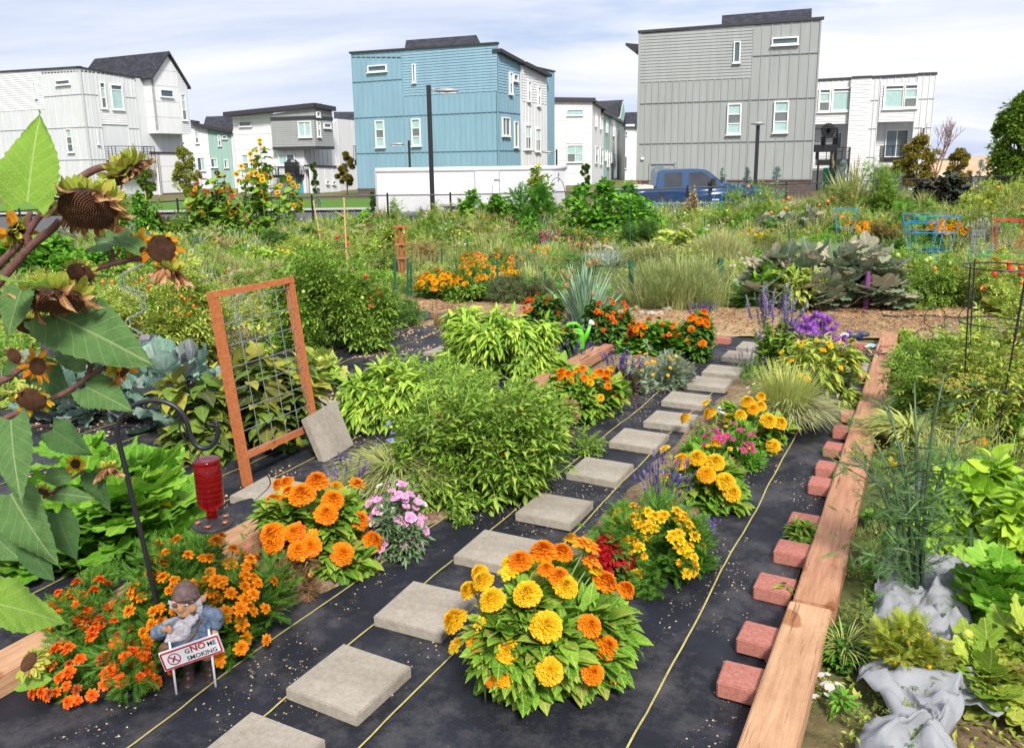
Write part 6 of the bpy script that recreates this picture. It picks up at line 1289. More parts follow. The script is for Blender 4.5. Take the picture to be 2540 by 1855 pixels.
def thicket(name,label,n,xr,yr,sk,hf,rr,per,seed,szk=1,specks=.05):
    """uncounted mixed growth: ragged clumps of many kinds"""
    r=np.random.default_rng(seed); mb=MB(); k=0
    while k<n:
        x,y=r.uniform(*xr),r.uniform(*yr)
        if sk(x,y): continue
        k+=1; c=int(min(11,abs(nz(x,y,.33,seed))*14+r.integers(0,5))); h=hf(x,y)*r.uniform(.55,1.15); R0=r.uniform(*rr); nn=int(per*r.uniform(.6,1.3)); q=r.random(nn)**.5; a=r.uniform(0,6.28,nn); t=r.random(nn)**.7
        P=np.c_[x+R0*q*np.cos(a)*(1.15-t*.7),y+R0*q*np.sin(a)*(1.15-t*.7),zt(x,y)+h*t]; d=np.c_[np.cos(a),np.sin(a),r.uniform(-.2,1.1,nn)]+r.normal(0,.4,(nn,3))
        if c in(3,4,9): d[:,2]+=1.4
        m,T,s_=PALS[c]; mb.scatter(TP[T],P,frames(d),s_*szk*r.uniform(.6,1.35,nn)*max(1,y/17),c)
        if r.random()<specks:
            f=12+r.integers(0,5); q=r.integers(0,nn,14); P2=P[q]; P2[:,2]=zt(x,y)+h*r.uniform(.75,1.08,14); mb.scatter(TP['round'],P2,frames(r.normal(0,1,(14,3))),.035*max(1,y/14)*r.uniform(.7,1.3,14),f)
    o=mb.build(name,[p[0] for p in PALS]+[FL['orange'],FL['yellow'],FL['magenta'],FL['white'],FL['redorange']]); tag(o,label,'undergrowth',kind='stuff')
thicket('mixed_undergrowth','ragged mixed weeds and vegetable growth filling the far plots',820,(-20,20),(9.5,28.3),skip,lambda x,y:.18+.36*smooth((y-11)/13),(.2,.5),120,5,1,.22)
thicket('mixed_undergrowth','taller ragged growth along the near side of the chain link fence',330,(-19,20),(21,28.4),skip,lambda x,y:.40+.34*smooth((x+9)/5)-.12*smooth((x-4)/2)+.2*smooth((x-9)/3),(.25,.55),130,6,1,.2)
def skipL(x,y):
    a,b_=x*U.x+y*U.y,x*W.x+y*W.y
    return not((b_<-6.3 or (b_<-5.5 and a>5.2)) and a<9.3 and abs(x)<y*.66+1)
cover('undergrowth','weedy growth on the plot beyond the fabric at far left','undergrowth',12000,((-9,-2),(4,12),skipL),'leaf',L_tomy,.02,.3,15,.08)
def skipR(x,y):
    a,b_=x*U.x+y*U.y,x*W.x+y*W.y
    return not(b_>-.15 and a<8.9 and abs(x)<y*.66+1)
cover('ground_weeds','low weeds and grass over the soil right of the timber','undergrowth',12000,((.6,9),(1,10.5),skipR),'simple',L_tomy,.01,.10,17,.03)
# ================= tall sunflower thicket before the left houses
def sunflowers(label,cx,yb,w,yt,n,cols,hmin,seed,leafm=L_tom):
    r_=random.Random(seed); C,r,h=spot(cx,yb,w,yt,.3); o=thing('sunflower_thicket',label,'sunflower plant',C); sb=MB(); PP=[];DD=[]; heads=[]
    for i in range(n):
        a=r_.uniform(0,6.28); q=r_.random()**.5; x=q*r*math.cos(a); y=q*r*.5*math.sin(a); prof=1-.55*abs(x/r)**1.3; H=h*prof*r_.uniform(hmin,1)
        b=np.array([x*.7,y*.7,0]); t=np.array([x,y,H]); sb.tube([b,(b+t)/2,t],[.018,.014,.008],5)
        for k in range(24):
            u=r_.uniform(.1,.97); p=b+(t-b)*u; an=r_.uniform(0,6.28); PP.append(p+np.array([math.cos(an),math.sin(an),0])*r_.uniform(.03,.28)*(1.2-u)); DD.append([math.cos(an),math.sin(an),r_.uniform(-.6,.3)])
        heads.append((t,a)); 
        for k in range(2): u=r_.uniform(.55,.95); an=r_.uniform(0,6.28); heads.append((b+(t-b)*u+np.array([math.cos(an),math.sin(an),.5])*.2,an))
    mb=MB(); mb.scatter(TP['heartlo'],np.array(PP),frames(np.array(DD,float)),rng.uniform(.18,.34,len(PP))); mb.build('foliage',leafm,o,smooth=True); sb.build('stem',M_stem,o)
    for i,(t,a) in enumerate(heads[:100]): put(o,bloom('sun',cols[i%len(cols)],i%2),t,'flower_head',r_.uniform(.06,.095),(r_.uniform(-.8,.8),-1 if r_.random()<.75 else 1,r_.uniform(.0,.9)))
sunflowers('tallest sunflower thicket with yellow blooms before the grey box house',578,470,185,288,19,['yellow','yellow','gold'],.55,3)
sunflowers('shorter sunflower thicket with rust red blooms left of tallest one',475,478,125,355,22,['rust','rust','gold','darkred'],.6,4)
# ================= trees beyond the fence
tree('young tree with yellow green leaves in front of the white mint row','tree',415,440,44,52,325,L_treey,'young_tree',.11,1.8,80,.05,'round')
tree('dark green young tree beside the left house, behind a sunflower head','tree',322,440,46,48,372,L_tree,'young_tree',.13,3,26,.05,'round')
tree('thin dark columnar tree before the white wall with two small windows','tree',698,440,50,18,360,L_dark,'columnar_tree',.1,3,18,.04,'column')
tree('yellow orange tree under the balcony left of the blue house','tree',768,440,62,44,338,L_treer,'young_tree',.14,3,22,.06,'round')
tree('narrow columnar tree behind the trailer by white mint houses','tree',1292,425,50,26,362,L_dark,'columnar_tree',.1,3,18,.04,'column')
tree('first blue spruce left of the lamp post at the grey house','spruce',1593,440,43,50,372,L_spr,'blue_spruce',.09,5,26,.05,'cone',crown_from=.04)
tree('second blue spruce close to the left of the lamp post','spruce',1648,440,43,46,370,L_spr,'blue_spruce',.09,5,26,.05,'cone',crown_from=.04)
tree('tallest blue spruce right of the lamp post','spruce',1712,455,41,66,368,L_spr,'blue_spruce',.09,6,30,.05,'cone',crown_from=.04)
tree('blue spruce under the balconies right of the grey house','spruce',1856,445,45,60,352,L_spr,'blue_spruce',.09,6,26,.05,'cone',crown_from=.04)
tree('blue spruce far right by the fence','spruce',2158,440,42,50,350,L_spr,'blue_spruce',.09,6,26,.05,'cone',crown_from=.04)
tree('big dark green tree at the right photo edge','tree',2238,440,33,120,205,L_tree,'large_tree',.17,4.5,170,.11,'round',crown_from=.08)
tree('rust and green locust tree before the right white house','tree',2020,435,42,90,298,L_treer,'locust_tree',.12,2.0,80,.06,'loose',crown_from=.2)
tree('rusty small locust tree right of the bare tree','tree',2110,420,40,60,330,L_treer,'locust_tree',.12,1.6,40,.05,'loose',crown_from=.3)
tree('small blue green conifer before the white wall','spruce',703,446,46,12,415,L_spr,'blue_spruce',.08,5,14,.03,'cone',crown_from=.05)
tree('low green bush at the trailer end before brick base','shrub',825,450,40,16,425,L_dark,'young_shrub',.1,4,12,.03,'round',crown_from=.05)
def bare_tree():
    C=D(2062,420,43); C.z=zt(C.x,C.y); o=thing('bare_tree','bare reddish tree without leaves against the sky','tree',C); mb=MB(); rr=random.Random(5); top=D(2075,268,43).z-C.z
    def br(p,d,L,r,dep):
        q=p+d*L; mid=p+d*L*.5+Vector((rr.uniform(-1,1),rr.uniform(-1,1),0))*L*.06; mb.tube([p,mid,q],[r,r*.85,r*.7],5)
        if dep==0: return
        for k in range(3 if dep>2 else 2+(rr.random()<.6)):
            e=Vector((rr.uniform(-1,1),rr.uniform(-1,1),rr.uniform(.3,1.1))).normalized(); br(q,(d*.75+e*.65).normalized(),L*rr.uniform(.62,.82),r*.62,dep-1)
    br(Vector((0,0,0)),Vector((.05,0,1)),top*.30,.07,5); mb.build('branches',mat('reddish_twigs',(.22,.10,.08),.8),o)
bare_tree()

thicket('mixed_undergrowth','mixed weedy growth at far left beyond the black fabric',150,(-9,-2),(4,12),skipL,lambda x,y:.42,(.15,.35),150,7,.8,.15)
def skipR2(x,y):
    a,b_=x*U.x+y*U.y,x*W.x+y*W.y
    return not(b_>.16+(.30 if a<4.3 else 0) and 1.6<a<8.7 and abs(x)<y*.66+1)
thicket('mixed_undergrowth','mixed weedy growth right of the timber around the cages',190,(.6,9),(1,10.5),skipR2,lambda x,y:.26,(.08,.22),130,8,.45,.1)

def skipT(x,y):
    a,b_=x*U.x+y*U.y,x*W.x+y*W.y
    return not(-.20<b_<.12 and 1.3<a<8.6)
thicket('timber_side_weeds','low weeds and clover crowding the right side of the timbers',150,(.4,5),(1,9),skipT,lambda x,y:.07,(.03,.09),70,9,.24,.05)
rng=np.random.default_rng(31)
FW=Vector((0,math.cos(PIT),-math.sin(PIT)))
def zG(k,x,y,z=0): return G(*zz(k,x,y),z)
def zD(k,x,y,d): return D(*zz(k,x,y),d)
# ---------------------------------------------------------------- cargo trailer
def trailer():
    A=zD('Z2',246,1250,33); Bp=zD('Z2',1392,1250,34); s=Vector((Bp.x-A.x,Bp.y-A.y,0)); L=s.length; s.normalize(); z0=zt(A.x,33)
    o=thing('cargo_trailer','long white enclosed cargo trailer parked in front of the blue house','trailer',(A.x,A.y,z0),math.atan2(s.y,s.x))
    Hh=zD('Z2',246,1100,33).z-z0; Wd=2.3; wm=mat('white_trailer_skin',(.72,.72,.74),.35,var=.05,scale=1.2,spec=.5); al=mat('aluminium_trim',(.62,.63,.65),.35,metal=.6)
    import bmesh
    prof=[(0,.45),(0,Hh-.16),(.05,Hh-.05),(.16,Hh),(Wd-.16,Hh),(Wd-.05,Hh-.05),(Wd,Hh-.16),(Wd,.45)]
    mb=MB(); V=[(0,y,z) for y,z in prof]+[(L,y,z) for y,z in prof]+[(L+.75,Wd/2-.25,z) if y<Wd/2 else (L+.75,Wd/2+.25,z) for y,z in prof]
    n=8; F=[[i,(i+1)%n,n+(i+1)%n,n+i] for i in range(n)]+[[n+i,n+(i+1)%n,2*n+(i+1)%n,2*n+i] for i in range(n)]
    mb.add(V,[np.array(F),np.array([list(range(n))[::-1]]),np.array([list(range(2*n,3*n))])])
    for i in range(17):      # seams and rivet rows
        x=.25+i*(L-.5)/16; mb.bbox((x-.006,-.006,.5),(x+.006,-.001,Hh-.2))
        for j in range(9): mb.ball((x+.04,-.003,.6+j*.19),.012,4)
    mb.build('body',wm,o,smooth=False)
    mb=MB(); mb.tube([(0,.03,Hh-.08),(L,.03,Hh-.08),(L+.75,Wd/2-.22,Hh-.08)],.10,10); mb.build('roof_rail',wm,o,smooth=True)
    mb=MB(); mb.bbox((-.02,-.02,.40),(L+.02,Wd+.02,.47)); mb.build('lower_trim',al,o); mb=MB(); mb.bbox((-.03,-.03,.475),(.05,.02,Hh-.1)); mb.build('corner_trim',al,o)
    p0=zD('Z2',888,1116,33.6); p1=zD('Z2',1046,1116,33.7); x0=(p0-A).dot(s); x1=(p1-A).dot(s); zt_=p0.z-z0
    mb=MB(); 
    for a,b in (((x0-.04,-.05,.5),(x0,.0,zt_+.04)),((x1,-.05,.5),(x1+.04,.0,zt_+.04)),((x0,-.05,zt_),(x1,.0,zt_+.04))): mb.bbox(a,b)
    d=mb.build('side_door',al,o); mb=MB(); mb.bbox((x0+.02,-.035,.52),(x1-.02,-.01,zt_-.02)); mb.build('door_panel',wm,d); mb=MB(); mb.bbox((x1-.2,-.09,zt_-.36),(x1+.02,-.05,zt_-.30)); mb.ball((x1-.18,-.08,zt_-.33),.04,6); mb.build('handle',al,d)
    tm=mat('black_rubber',(.02,.02,.02),.8)
    for x in (L*.42,L*.55):
        mb=MB(); mb.lathe([(.20,-.11),(.36,-.10),(.38,0),(.36,.10),(.20,.11)],k=20,M=np.array(Matrix.Rotation(R(90),3,'X'))); w=mb.build('wheel',tm,o,(x,.1,.38)); mb=MB(); mb.lathe([(.02,-.12),(.19,-.115),(.2,-.10)],k=12,M=np.array(Matrix.Rotation(R(90),3,'X'))); mb.build('rim',al,w)
    mb=MB(); mb.bbox((L*.42-.5,-.04,.62),(L*.55+.5,.02,.72)); mb.build('fender',al,o)
    mb=MB(); mb.tube([(L+.7,Wd/2,.45),(L+1.7,Wd/2,.45)],.05,6); mb.build('hitch',M_black,o)
    mb=MB(); m_=[(L+.36,.52,Hh-.45)]; 
    for dz,q in ((.07,.10),(-.12,.08)): mb.box((L+.36,.43,Hh-.45+dz),(.008,.05,q),np.array(Matrix.Rotation(R(45),3,'X')))
    mb.build('diamond_emblem',M_black,o)
    mb=MB(); mb.bbox((-.03,.08,.75),(-.0,.16,.95)); mb.build('tail_light',mat('red_lens',(.5,.02,.02),.3),o)
trailer()
# ---------------------------------------------------------------- blue pickup
def truck():
    d=32.0; k=.17683/FPX*d; O=zD('ZD',325,760,d); z0=zt(O.x,d); C=Vector((O.x,d,z0)); o=thing('pickup_truck','dark blue crew cab pickup truck parked beyond the fence','truck',C,R(-2))
    zb=O.z-z0
    def q(x,y): return ((x-325)*k,(760-y)*k+zb)
    bm_=mat('dark_blue_car_paint',(.009,.05,.145),.22,var=.06,scale=1,spec=.7); Wd=1.0
    def slab(name,prof,y0,y1,m,par=o,in0=0,bev=.03):
        import bmesh
        b=bmesh.new(); n=len(prof); lo=[b.verts.new((x,y0+in0*(z-prof[0][1] if False else 0),z)) for x,z in prof]; hi=[b.verts.new((x,y1,z)) for x,z in prof]
        b.faces.new(lo); b.faces.new(hi[::-1])
        for i in range(n): b.faces.new((lo[(i+1)%n],lo[i],hi[i],hi[(i+1)%n]))
        bmesh.ops.recalc_face_normals(b,faces=b.faces)
        if bev: bmesh.ops.bevel(b,geom=list(b.edges),offset=bev,segments=3,affect='EDGES',clamp_overlap=True)
        me=bpy.data.meshes.new(name); b.to_mesh(me); b.free(); me.materials.append(m); 
        for f in me.polygons: f.use_smooth=True
        return link(name,me,par)
    body=[q(-430,760),q(-430,505),q(300,500),q(360,480),q(1200,470),q(1250,440),q(1560,452),q(1730,492),q(1790,560),q(1790,700),q(1770,745),q(1690,760)]
    # wheel arches cut into the underside
    arch=[]; 
    def arcpts(cx,r): return [q(cx+r*math.cos(t),760-r*math.sin(t)) for t in np.linspace(0,math.pi,9)]
    lower=body+[*arcpts(1520,155)]+[*arcpts(-110,150)]
    slab('body',lower,-Wd,Wd,bm_,bev=.0)
    # cab with tumblehome
    cab=[q(318,495),q(352,275),q(390,256),q(880,243),q(1010,262),q(1215,440),q(1215,495)]
    import bmesh
    b=bmesh.new(); f=lambda z:.93-.16*max(0,(z-q(0,495)[1]))/(q(0,243)[1]-q(0,495)[1])
    lo=[b.verts.new((x,-f(z),z)) for x,z in cab]; hi=[b.verts.new((x,f(z),z)) for x,z in cab]; n=len(cab); b.faces.new(lo); b.faces.new(hi[::-1])
    for i in range(n): b.faces.new((lo[(i+1)%n],lo[i],hi[i],hi[(i+1)%n]))
    bmesh.ops.recalc_face_normals(b,faces=b.faces); bmesh.ops.bevel(b,geom=list(b.edges),offset=.035,segments=3,affect='EDGES'); me=bpy.data.meshes.new('cab'); b.to_mesh(me); b.free(); me.materials.append(bm_)
    link('cab',me,o)
    gl=mat('dark_tinted_glass',(.03,.035,.04),.08,var=.3,scale=1.5,spec=.9); rb=mat('black_rubber',(.02,.02,.02),.8)
    def pane(name,pts,off=.012,m=gl,side=-1):
        P=[q(*p) for p in pts]; mb=MB(); n=len(P); V=[(x,side*(f(z)+off),z) for x,z in P]+[(x,side*(f(z)-.02),z) for x,z in P]
        mb.add(V,[np.array([list(range(n))]),np.array([list(range(n,2*n))[::-1]]),np.array([[i,n+i,n+(i+1)%n,(i+1)%n] for i in range(n)])]); return mb.build(name,m,o)
    for s_ in (-1,1):
        pane('door_window',[(428,485),(445,300),(460,290),(668,288),(680,300),(668,485)],.012,gl,s_); pane('door_window',[(768,475),(770,300),(785,288),(935,285),(985,305),(1155,462),(1155,475)],.012,gl,s_)
    P=[q(1030,275),q(1222,436)]; mb=MB(); mb.add([(P[0][0],-.72,P[0][1]),(P[0][0],.72,P[0][1]),(P[1][0]+.02,.84,P[1][1]),(P[1][0]+.02,-.84,P[1][1])],[[0,1,2,3]]); mb.build('windshield',gl,o)
    for x in (725,375):
        mb=MB(); a,b_=q(x,490),q(x,740); mb.bbox((a[0]-.006,-Wd-.003,b_[1]),(a[0]+.006,-Wd+.001,a[1])); mb.build('door_seam',rb,o)
    for x in (402,742):
        a=q(x,565); mb=MB(); mb.bbox((a[0]-.07,-Wd-.03,a[1]-.07),(a[0]+.07,-Wd,a[1]+.06)); mb.build('door_handle',rb,o)
    a,b_=q(-540,690),q(1480,665); mb=MB(); mb.bbox((q(20,0)[0],-Wd-.02,q(0,695)[1]),(q(1340,0)[0],-Wd,q(0,682)[1])); mb.build('side_trim',mat('pale_trim',(.3,.38,.5),.4),o)
    a=q(1118,650); mb=MB(); mb.bbox((a[0]-.13,-Wd-.018,a[1]-.025),(a[0]+.13,-Wd,a[1]+.025)); mb.build('badge',mat('silver_badge',(.7,.7,.72),.3),o)
    a=q(1065,425); mb=MB(); mb.box((a[0],-1.22,a[1]),(.06,.12,.15)); mb.tube([(a[0],-.95,a[1]-.05),(a[0],-1.15,a[1])],.03,5); mb.build('side_mirror',rb,o)
    for x in (1520,-110):
        for s_ in (-1,1):
            a=q(x,0)[0]; mb=MB(); mb.lathe([(.22,-.13),(.37,-.12),(.40,-.06),(.40,.06),(.37,.12),(.22,.13)],k=22,M=np.array(Matrix.Rotation(R(90),3,'X'))); w=mb.build('wheel',rb,o,(a,s_*.86,.40)); mb=MB(); mb.lathe([(.02,-.14),(.2,-.135),(.22,-.10),(.22,.1),(.2,.135),(.02,.14)],k=14,M=np.array(Matrix.Rotation(R(90),3,'X'))); mb.build('rim',mat('aluminium_trim',(.6,.6,.6)),w)
    mb=MB(); a=q(1790,600); mb.bbox((a[0],-.95,zb-.02),(a[0]+.12,.95,zb+.2)); mb.build('bumper',mat('chrome',(.6,.6,.62),.15,metal=.9),o)
    mb=MB(); a=q(1785,560); mb.bbox((a[0]-.03,-.96,a[1]-.12),(a[0]+.02,-.66,a[1]+.06)); mb.bbox((a[0]-.03,.66,a[1]-.12),(a[0]+.02,.96,a[1]+.06)); mb.build('headlight',M_wfr,o)
    t=thing('tool_box','white truck tool box with red handles on the pickup bed','tool box',C+Vector(q(200,0)[:1]+(0,0)) if False else Vector((C.x+q(200,0)[0],C.y,C.z+q(0,500)[1]))); mb=MB(); mb.bbox((-.6,-.8,-.1),(.25,.8,.12)); mb.build('box',mat('cream_box',(.6,.6,.52),.5),t); mb=MB(); mb.tube([(-.1,-.5,.1),(-.28,-.5,.35)],.015,5); mb.tube([(-.4,-.3,.1),(-.5,-.3,.28)],.015,5); mb.build('red_handle',mat('red_handle',(.5,.08,.05)),t)
truck()
# ---------------------------------------------------------------- chain link fence
def fence():
    A=D(-80,474,26); Bp=D(2330,385,30.3); A2=Vector((A.x,A.y,0)); s=Vector((Bp.x-A.x,Bp.y-A.y,0)); L=s.length; s.normalize(); n=Vector((s.y,-s.x,0))
    o=thing('chain_link_fence','black chain link fence running behind all the garden plots','fence',(A.x,A.y,zt(A.x,A.y)))
    def xs(vx): d=ray(vx,440); # along fence
    def at(vx):
        d=ray(vx,440); t=((A2-CAM).dot(n))/d.dot(n); P=CAM+d*t; return (Vector((P.x,P.y,0))-A2).dot(s)
    tops=[(-80,474),(440,441),(820,432),(1030,430),(1450,418),(1780,405),(2262,387)]
    tz=[]
    for vx,vy in tops: P=RP(vx,vy,A2,n); tz.append(((Vector((P.x,P.y,0))-A2).dot(s),P.z))
    tz=np.array(tz); top=lambda q: float(np.interp(q,tz[:,0],tz[:,1]))
    gz=lambda q: zt(*(A2+s*q)[:2])
    off=Vector((A.x,A.y,zt(A.x,A.y)))
    P=lambda q,z,o_=0: (A2+s*q+n*o_+Vector((0,0,z)))-off
    mb=MB(); mb.tube([P(q,top(q)) for q in np.linspace(0,L,40)],.026,6); mb.build('top_rail',M_black,o)
    for vx in (39,215,391,540,689,856,995,1150,1340,1518,1735,1935,2140,2300):
        q=at(vx); mb=MB(); mb.tube([P(q,gz(q)-.1),P(q,top(q)+.05)],.033,8); mb.ball(P(q,top(q)+.05),.04,6); mb.build('post',M_black,o)
    mb=MB(); st=.075
    for i in range(int(L/st)):
        q=i*st; h=top(q)-gz(q)
        for sg in (-1,1):
            a=q; b=q+sg*h; z0,z1=gz(q),top(q)
            if b<0 or b>L: continue
            mb.tube([P(a,z0,.03),P(b,z1,.03)],.0036,3,cap=False)
    mb.build('wire_mesh',M_black,o)
fence()
# ---------------------------------------------------------------- lamp posts, signals
def lamp(label,k,x0,y0,x1,y1,dep,head,r=.07,side=1):
    T=zD(k,x1,y1,dep); z0=zt(T.x,dep); o=thing('street_lamp',label,'lamp post',(T.x,dep,z0)); H=T.z-z0; mb=MB()
    mb.box((0,0,H/2),(r,r,H/2)); mb.box((0,0,.06),(r*2,r*2,.06)); mb.build('post',M_black,o); al=mat('grey_lamp_head',(.35,.36,.38),.4,metal=.3)
    mb=MB()
    if head=='flat':
        mb.tube([(0,0,H-.12),(side*.3,0,H-.16)],.03,6); mb.ball((side*.62,0,H-.18),.33,12,0,(1.25,.6,.26))
    else: mb.lathe([(.03,-.12),(.10,-.05),(.34,.0),(.34,.06),(.26,.10),(.05,.13)],(0,0,H),16)
    hd=mb.build('lamp_head',al,o,smooth=True); mb=MB()
    if head=='flat': mb.box((side*.66,0,H-.262),(.26,.13,.012)); mb.build('diffuser',M_wfr,hd)
lamp('tall black lamp post with a grey head in front of trailer and blue house','Z2',607,1340,587,558,29,'flat',.075)
lamp('small black lamp post behind the trailer on the blue wall','Z2',465,1085,458,918,47,'flat',.06,-1)
lamp('black lamp post with round top before the grey house','Z3',512,1195,527,812,42,'round',.075)
lamp('distant small lamp post in front of the white wall with big window','ZG',375,1105,357,890,58,'flat',.06,-1)
def signals():
    d=120; o=thing('traffic_signal','far away traffic signal mast with green light at right','traffic light',zD('ZE',1960,1005,d)); b=zD('ZE',1960,1005,d); mb=MB(); P=lambda x,y: zD('ZE',x,y,d)-b
    mb.tube([P(1580,945),P(1965,945)],.12,6); mb.tube([P(1962,1010),P(1962,940)],.16,6); mb.build('mast',M_black,o)
    gl=mat('green_signal_light',(.0,.6,.3),.4,emit=(.05,.9,.5,2.0)); rd=mat('red_signal_light',(.6,.03,.02),.4,emit=(.9,.05,.03,1.2))
    for i,(x0,y0,x1,y1,c) in enumerate(((1770,925,1802,988,gl),(1680,880,1726,935,None),(1436,938,1480,990,rd))):
        a,c_=P(x0,y1),P(x1,y0); mb=MB(); mb.bbox((a.x,-.25,a.z),(c_.x,.25,c_.z)); s=mb.build('signal_box',M_black,o)
        if c: mb=MB(); mb.ball(((a.x+c_.x)/2,-.27,a.z+(c_.z-a.z)*.3),.45,10,0,(1,.3,1)); mb.build('lens',c,s)
signals()
M_dirt=ground_mat('orange_dirt',[(.3,(.38,.22,.12)),(.6,(.60,.42,.28)),(.8,(.7,.58,.44))],.35,fine=4)
b=MB(); V=[];xs_=np.linspace(38,95,40); 
for j,y in enumerate((95,99,104,112)):
    for x in xs_: V.append((x,y,zt(x,y)+(0,2.1,2.4,0)[j]*(.75+.4*nz(x,y,.15))*min(1,(x-38)/6,(95-x)/6)))
i=(np.arange(39)[None]+np.arange(3)[:,None]*40).ravel(); b.add(V,np.c_[i,i+1,i+41,i+40]); o=b.build('dirt_hill',M_dirt,smooth=True); o['kind']='structure'
# ---------------------------------------------------------------- stakes, posts, obelisk, netting
M_bam=mat('bare_wood_stake',(.52,.36,.17),.7,var=.2,scale=20); M_grp=mat('dark_green_metal_post',(.015,.10,.05),.5,var=.2); M_blu=mat('blue_coated_wire',(.02,.22,.45),.4); M_gwire=mat('green_coated_wire',(.05,.42,.10),.4); M_rwire=mat('red_coated_wire',(.55,.06,.03),.4)
def pole(name,label,cat,k,x0,y0,x1,y1,r,m,group=None,flange=False):
    """(x0,y0) foot, (x1,y1) top"""
    F=zG(k,x0,y0); T=zD(k,x1,y1,F.y); o=thing(name,label,cat,F,0,group); mb=MB(); v=T-F; mb.tube([(0,0,-.1),v*.5,v],r,6)
    if flange: mb.box(v*.93,(r*.4,r*2.4,.05)); mb.box(v*.5,(r*2.0,r*.3,v.z*.5))
    mb.build('post',m,o); return o
pole('wooden_stake','bamboo stake right of the large drooping sunflower head','stake','Z4',985,420,946,35,.016,M_bam)
pole('wooden_stake','pale wooden stake leaning, nearer the tall sunflowers','stake','Z4',2110,470,2044,100,.018,M_bam)
pole('wooden_stake','pale wooden stake behind the tall dense tomato plant','stake','Z5',58,600,34,80,.016,M_bam)
pole('wooden_stake','thin bamboo pole near the right fence, left of a pair','stake','Z6',1940,190,1932,-20,.018,M_bam)
pole('wooden_stake','thin bamboo pole near the right fence, right of a pair','stake','Z6',2010,200,1996,-15,.018,M_bam)
GP=[('Z5',368,752,368,470,'green post on the near plot edge, left of the wooden obelisk pair'),('Z5',450,715,450,478,'green post touching the obelisk foot, left of a close pair'),('Z5',474,712,470,500,'green post right of a close pair by the obelisk'),
('Z5',674,600,672,410,'green post behind the left marigold bed'),('Z5',770,735,768,515,'green post in front of the gap between two marigold beds'),('Z5',838,490,838,345,'green post by withered tan leaves left of centre'),
('Z5',1037,750,1035,490,'green post in front of the dark strawberry patch'),('Z5',1348,700,1345,560,'green post at the left edge of the onion clump'),('Z5',1920,740,1895,490,'thick green post at the left foot of the golden grass mound'),
('Z5',1908,500,1890,-5,'tall thin green pole above the golden grass mound'),('Z5',925,340,922,60,'tall green pole in front of the bean vines, left one'),('Z5',1004,250,1003,0,'tall green pole in front of the bean vines, right one'),
('Z5',1516,360,1515,225,'small green post beside yellow marigolds at centre'),('Z6',180,385,178,200,'green post between lime vine and golden grass'),('Z6',292,730,270,480,'thick green post at the right foot of the golden grass mound'),
('Z6',268,310,267,195,'short green post below the blue pickup hood'),('Z6',728,430,730,282,'green post left of the mildewed squash top'),('Z6',796,310,798,240,'small dark green post behind the mildewed squash'),
('Z6',1226,430,1224,290,'green post between the marigold row and the squash'),('Z6',1313,320,1312,200,'green post behind the orange marigold row'),('Z6',1575,190,1600,-15,'tall green pole beside the dark purple shrub'),('Z6',1957,480,1957,305,'green post inside the silver netting roll')]
for k,x0,y0,x1,y1,l in GP: pole('garden_post',l,'garden post',k,x0,y0,x1,y1,.011 if 'thin' in l or 'pole' in l else .017,M_grp,'green metal posts in the plots','thick' in l)
def obelisk():
    F=zG('Z5',420,650); o=thing('wooden_obelisk','narrow reddish wooden lattice obelisk standing by the tan path','obelisk',F); rd=mat('red_brown_stained_wood',(.36,.13,.05),.7,var=.25,scale=12); k=.3802/FPX*F.y; H=(650-258)*k
    for x0,x1,y in ((-.03,-.10,0),(.0,0,.05),(.03,.09,0),(-.01,-.03,.03)):
        mb=MB(); mb.tube([(x0,y*.6,0),(x1,y,H)],.016,4); mb.build('leg',rd,o)
    for t in (.12,.45,.68,.97):
        w=.03+.075*t; mb=MB(); mb.box((0,-.005,H*t),(w+.02,.012,.014)); mb.box((0,.03,H*t),(w*.7,.03,.012)); mb.build('slat',rd,o)
obelisk()
def netting(name,label,pts,h,m,st=.06,r=.0016):
    P=[zG(*p) for p in pts]; o=thing(name,label,'netting',P[0]); mb=MB()
    for A,B in zip(P[:-1],P[1:]):
        s=(B-A); L=s.length; n=int(L/st)
        for i in range(n+1):
            a=A+s*(i/n); mb.tube([a-P[0],a-P[0]+Vector((0,0,h))],r,3,cap=False)
        for j in range(int(h/st)+1):
            z=Vector((0,0,j*st)); mb.tube([A-P[0]+z,B-P[0]+z],r,3,cap=False)
    mb.build('mesh',m,o); return o
M_wire=mat('galvanised_wire',(.34,.37,.38),.4,metal=.6)
netting('garden_netting','low green netting in front of the marigold beds',[('Z5',368,752),('Z5',770,735),('Z5',1037,750),('Z5',1348,700)],.62,M_grp)
netting('garden_netting','low green netting around the golden wild grass',[('Z5',1348,700),('Z5',1920,740),('Z6',292,730)],.60,M_grp)
netting('garden_netting','silver wire netting by the vine mound and strawberry patch',[('Z5',900,640),('Z5',1345,620)],.5,M_wire)
def netroll(label,k,x,yb,yt,w):
    F=zG(k,x,yb); H=zD(k,x,yt,F.y).z-F.z; o=thing('netting_roll',label,'netting roll',F); mb=MB(); 
    for t in np.arange(0,H,.05): mb.tube([(w*(1-.3*t/H)*math.cos(a),w*.5*math.sin(a),t) for a in np.linspace(0,6.28,13)[:-1]],.003,3,closed=True)
    for a in np.linspace(0,6.28,20)[:-1]: mb.tube([(w*math.cos(a),w*.5*math.sin(a),0),(w*.7*math.cos(a),w*.35*math.sin(a),H)],.003,3)
    mb.build('mesh',M_wire,o)
netroll('tall roll of silver wire netting by the green square cage, left one','Z6',1915,770,290,.11); netroll('shorter roll of silver wire netting by the green square cage','Z6',1985,760,375,.09)
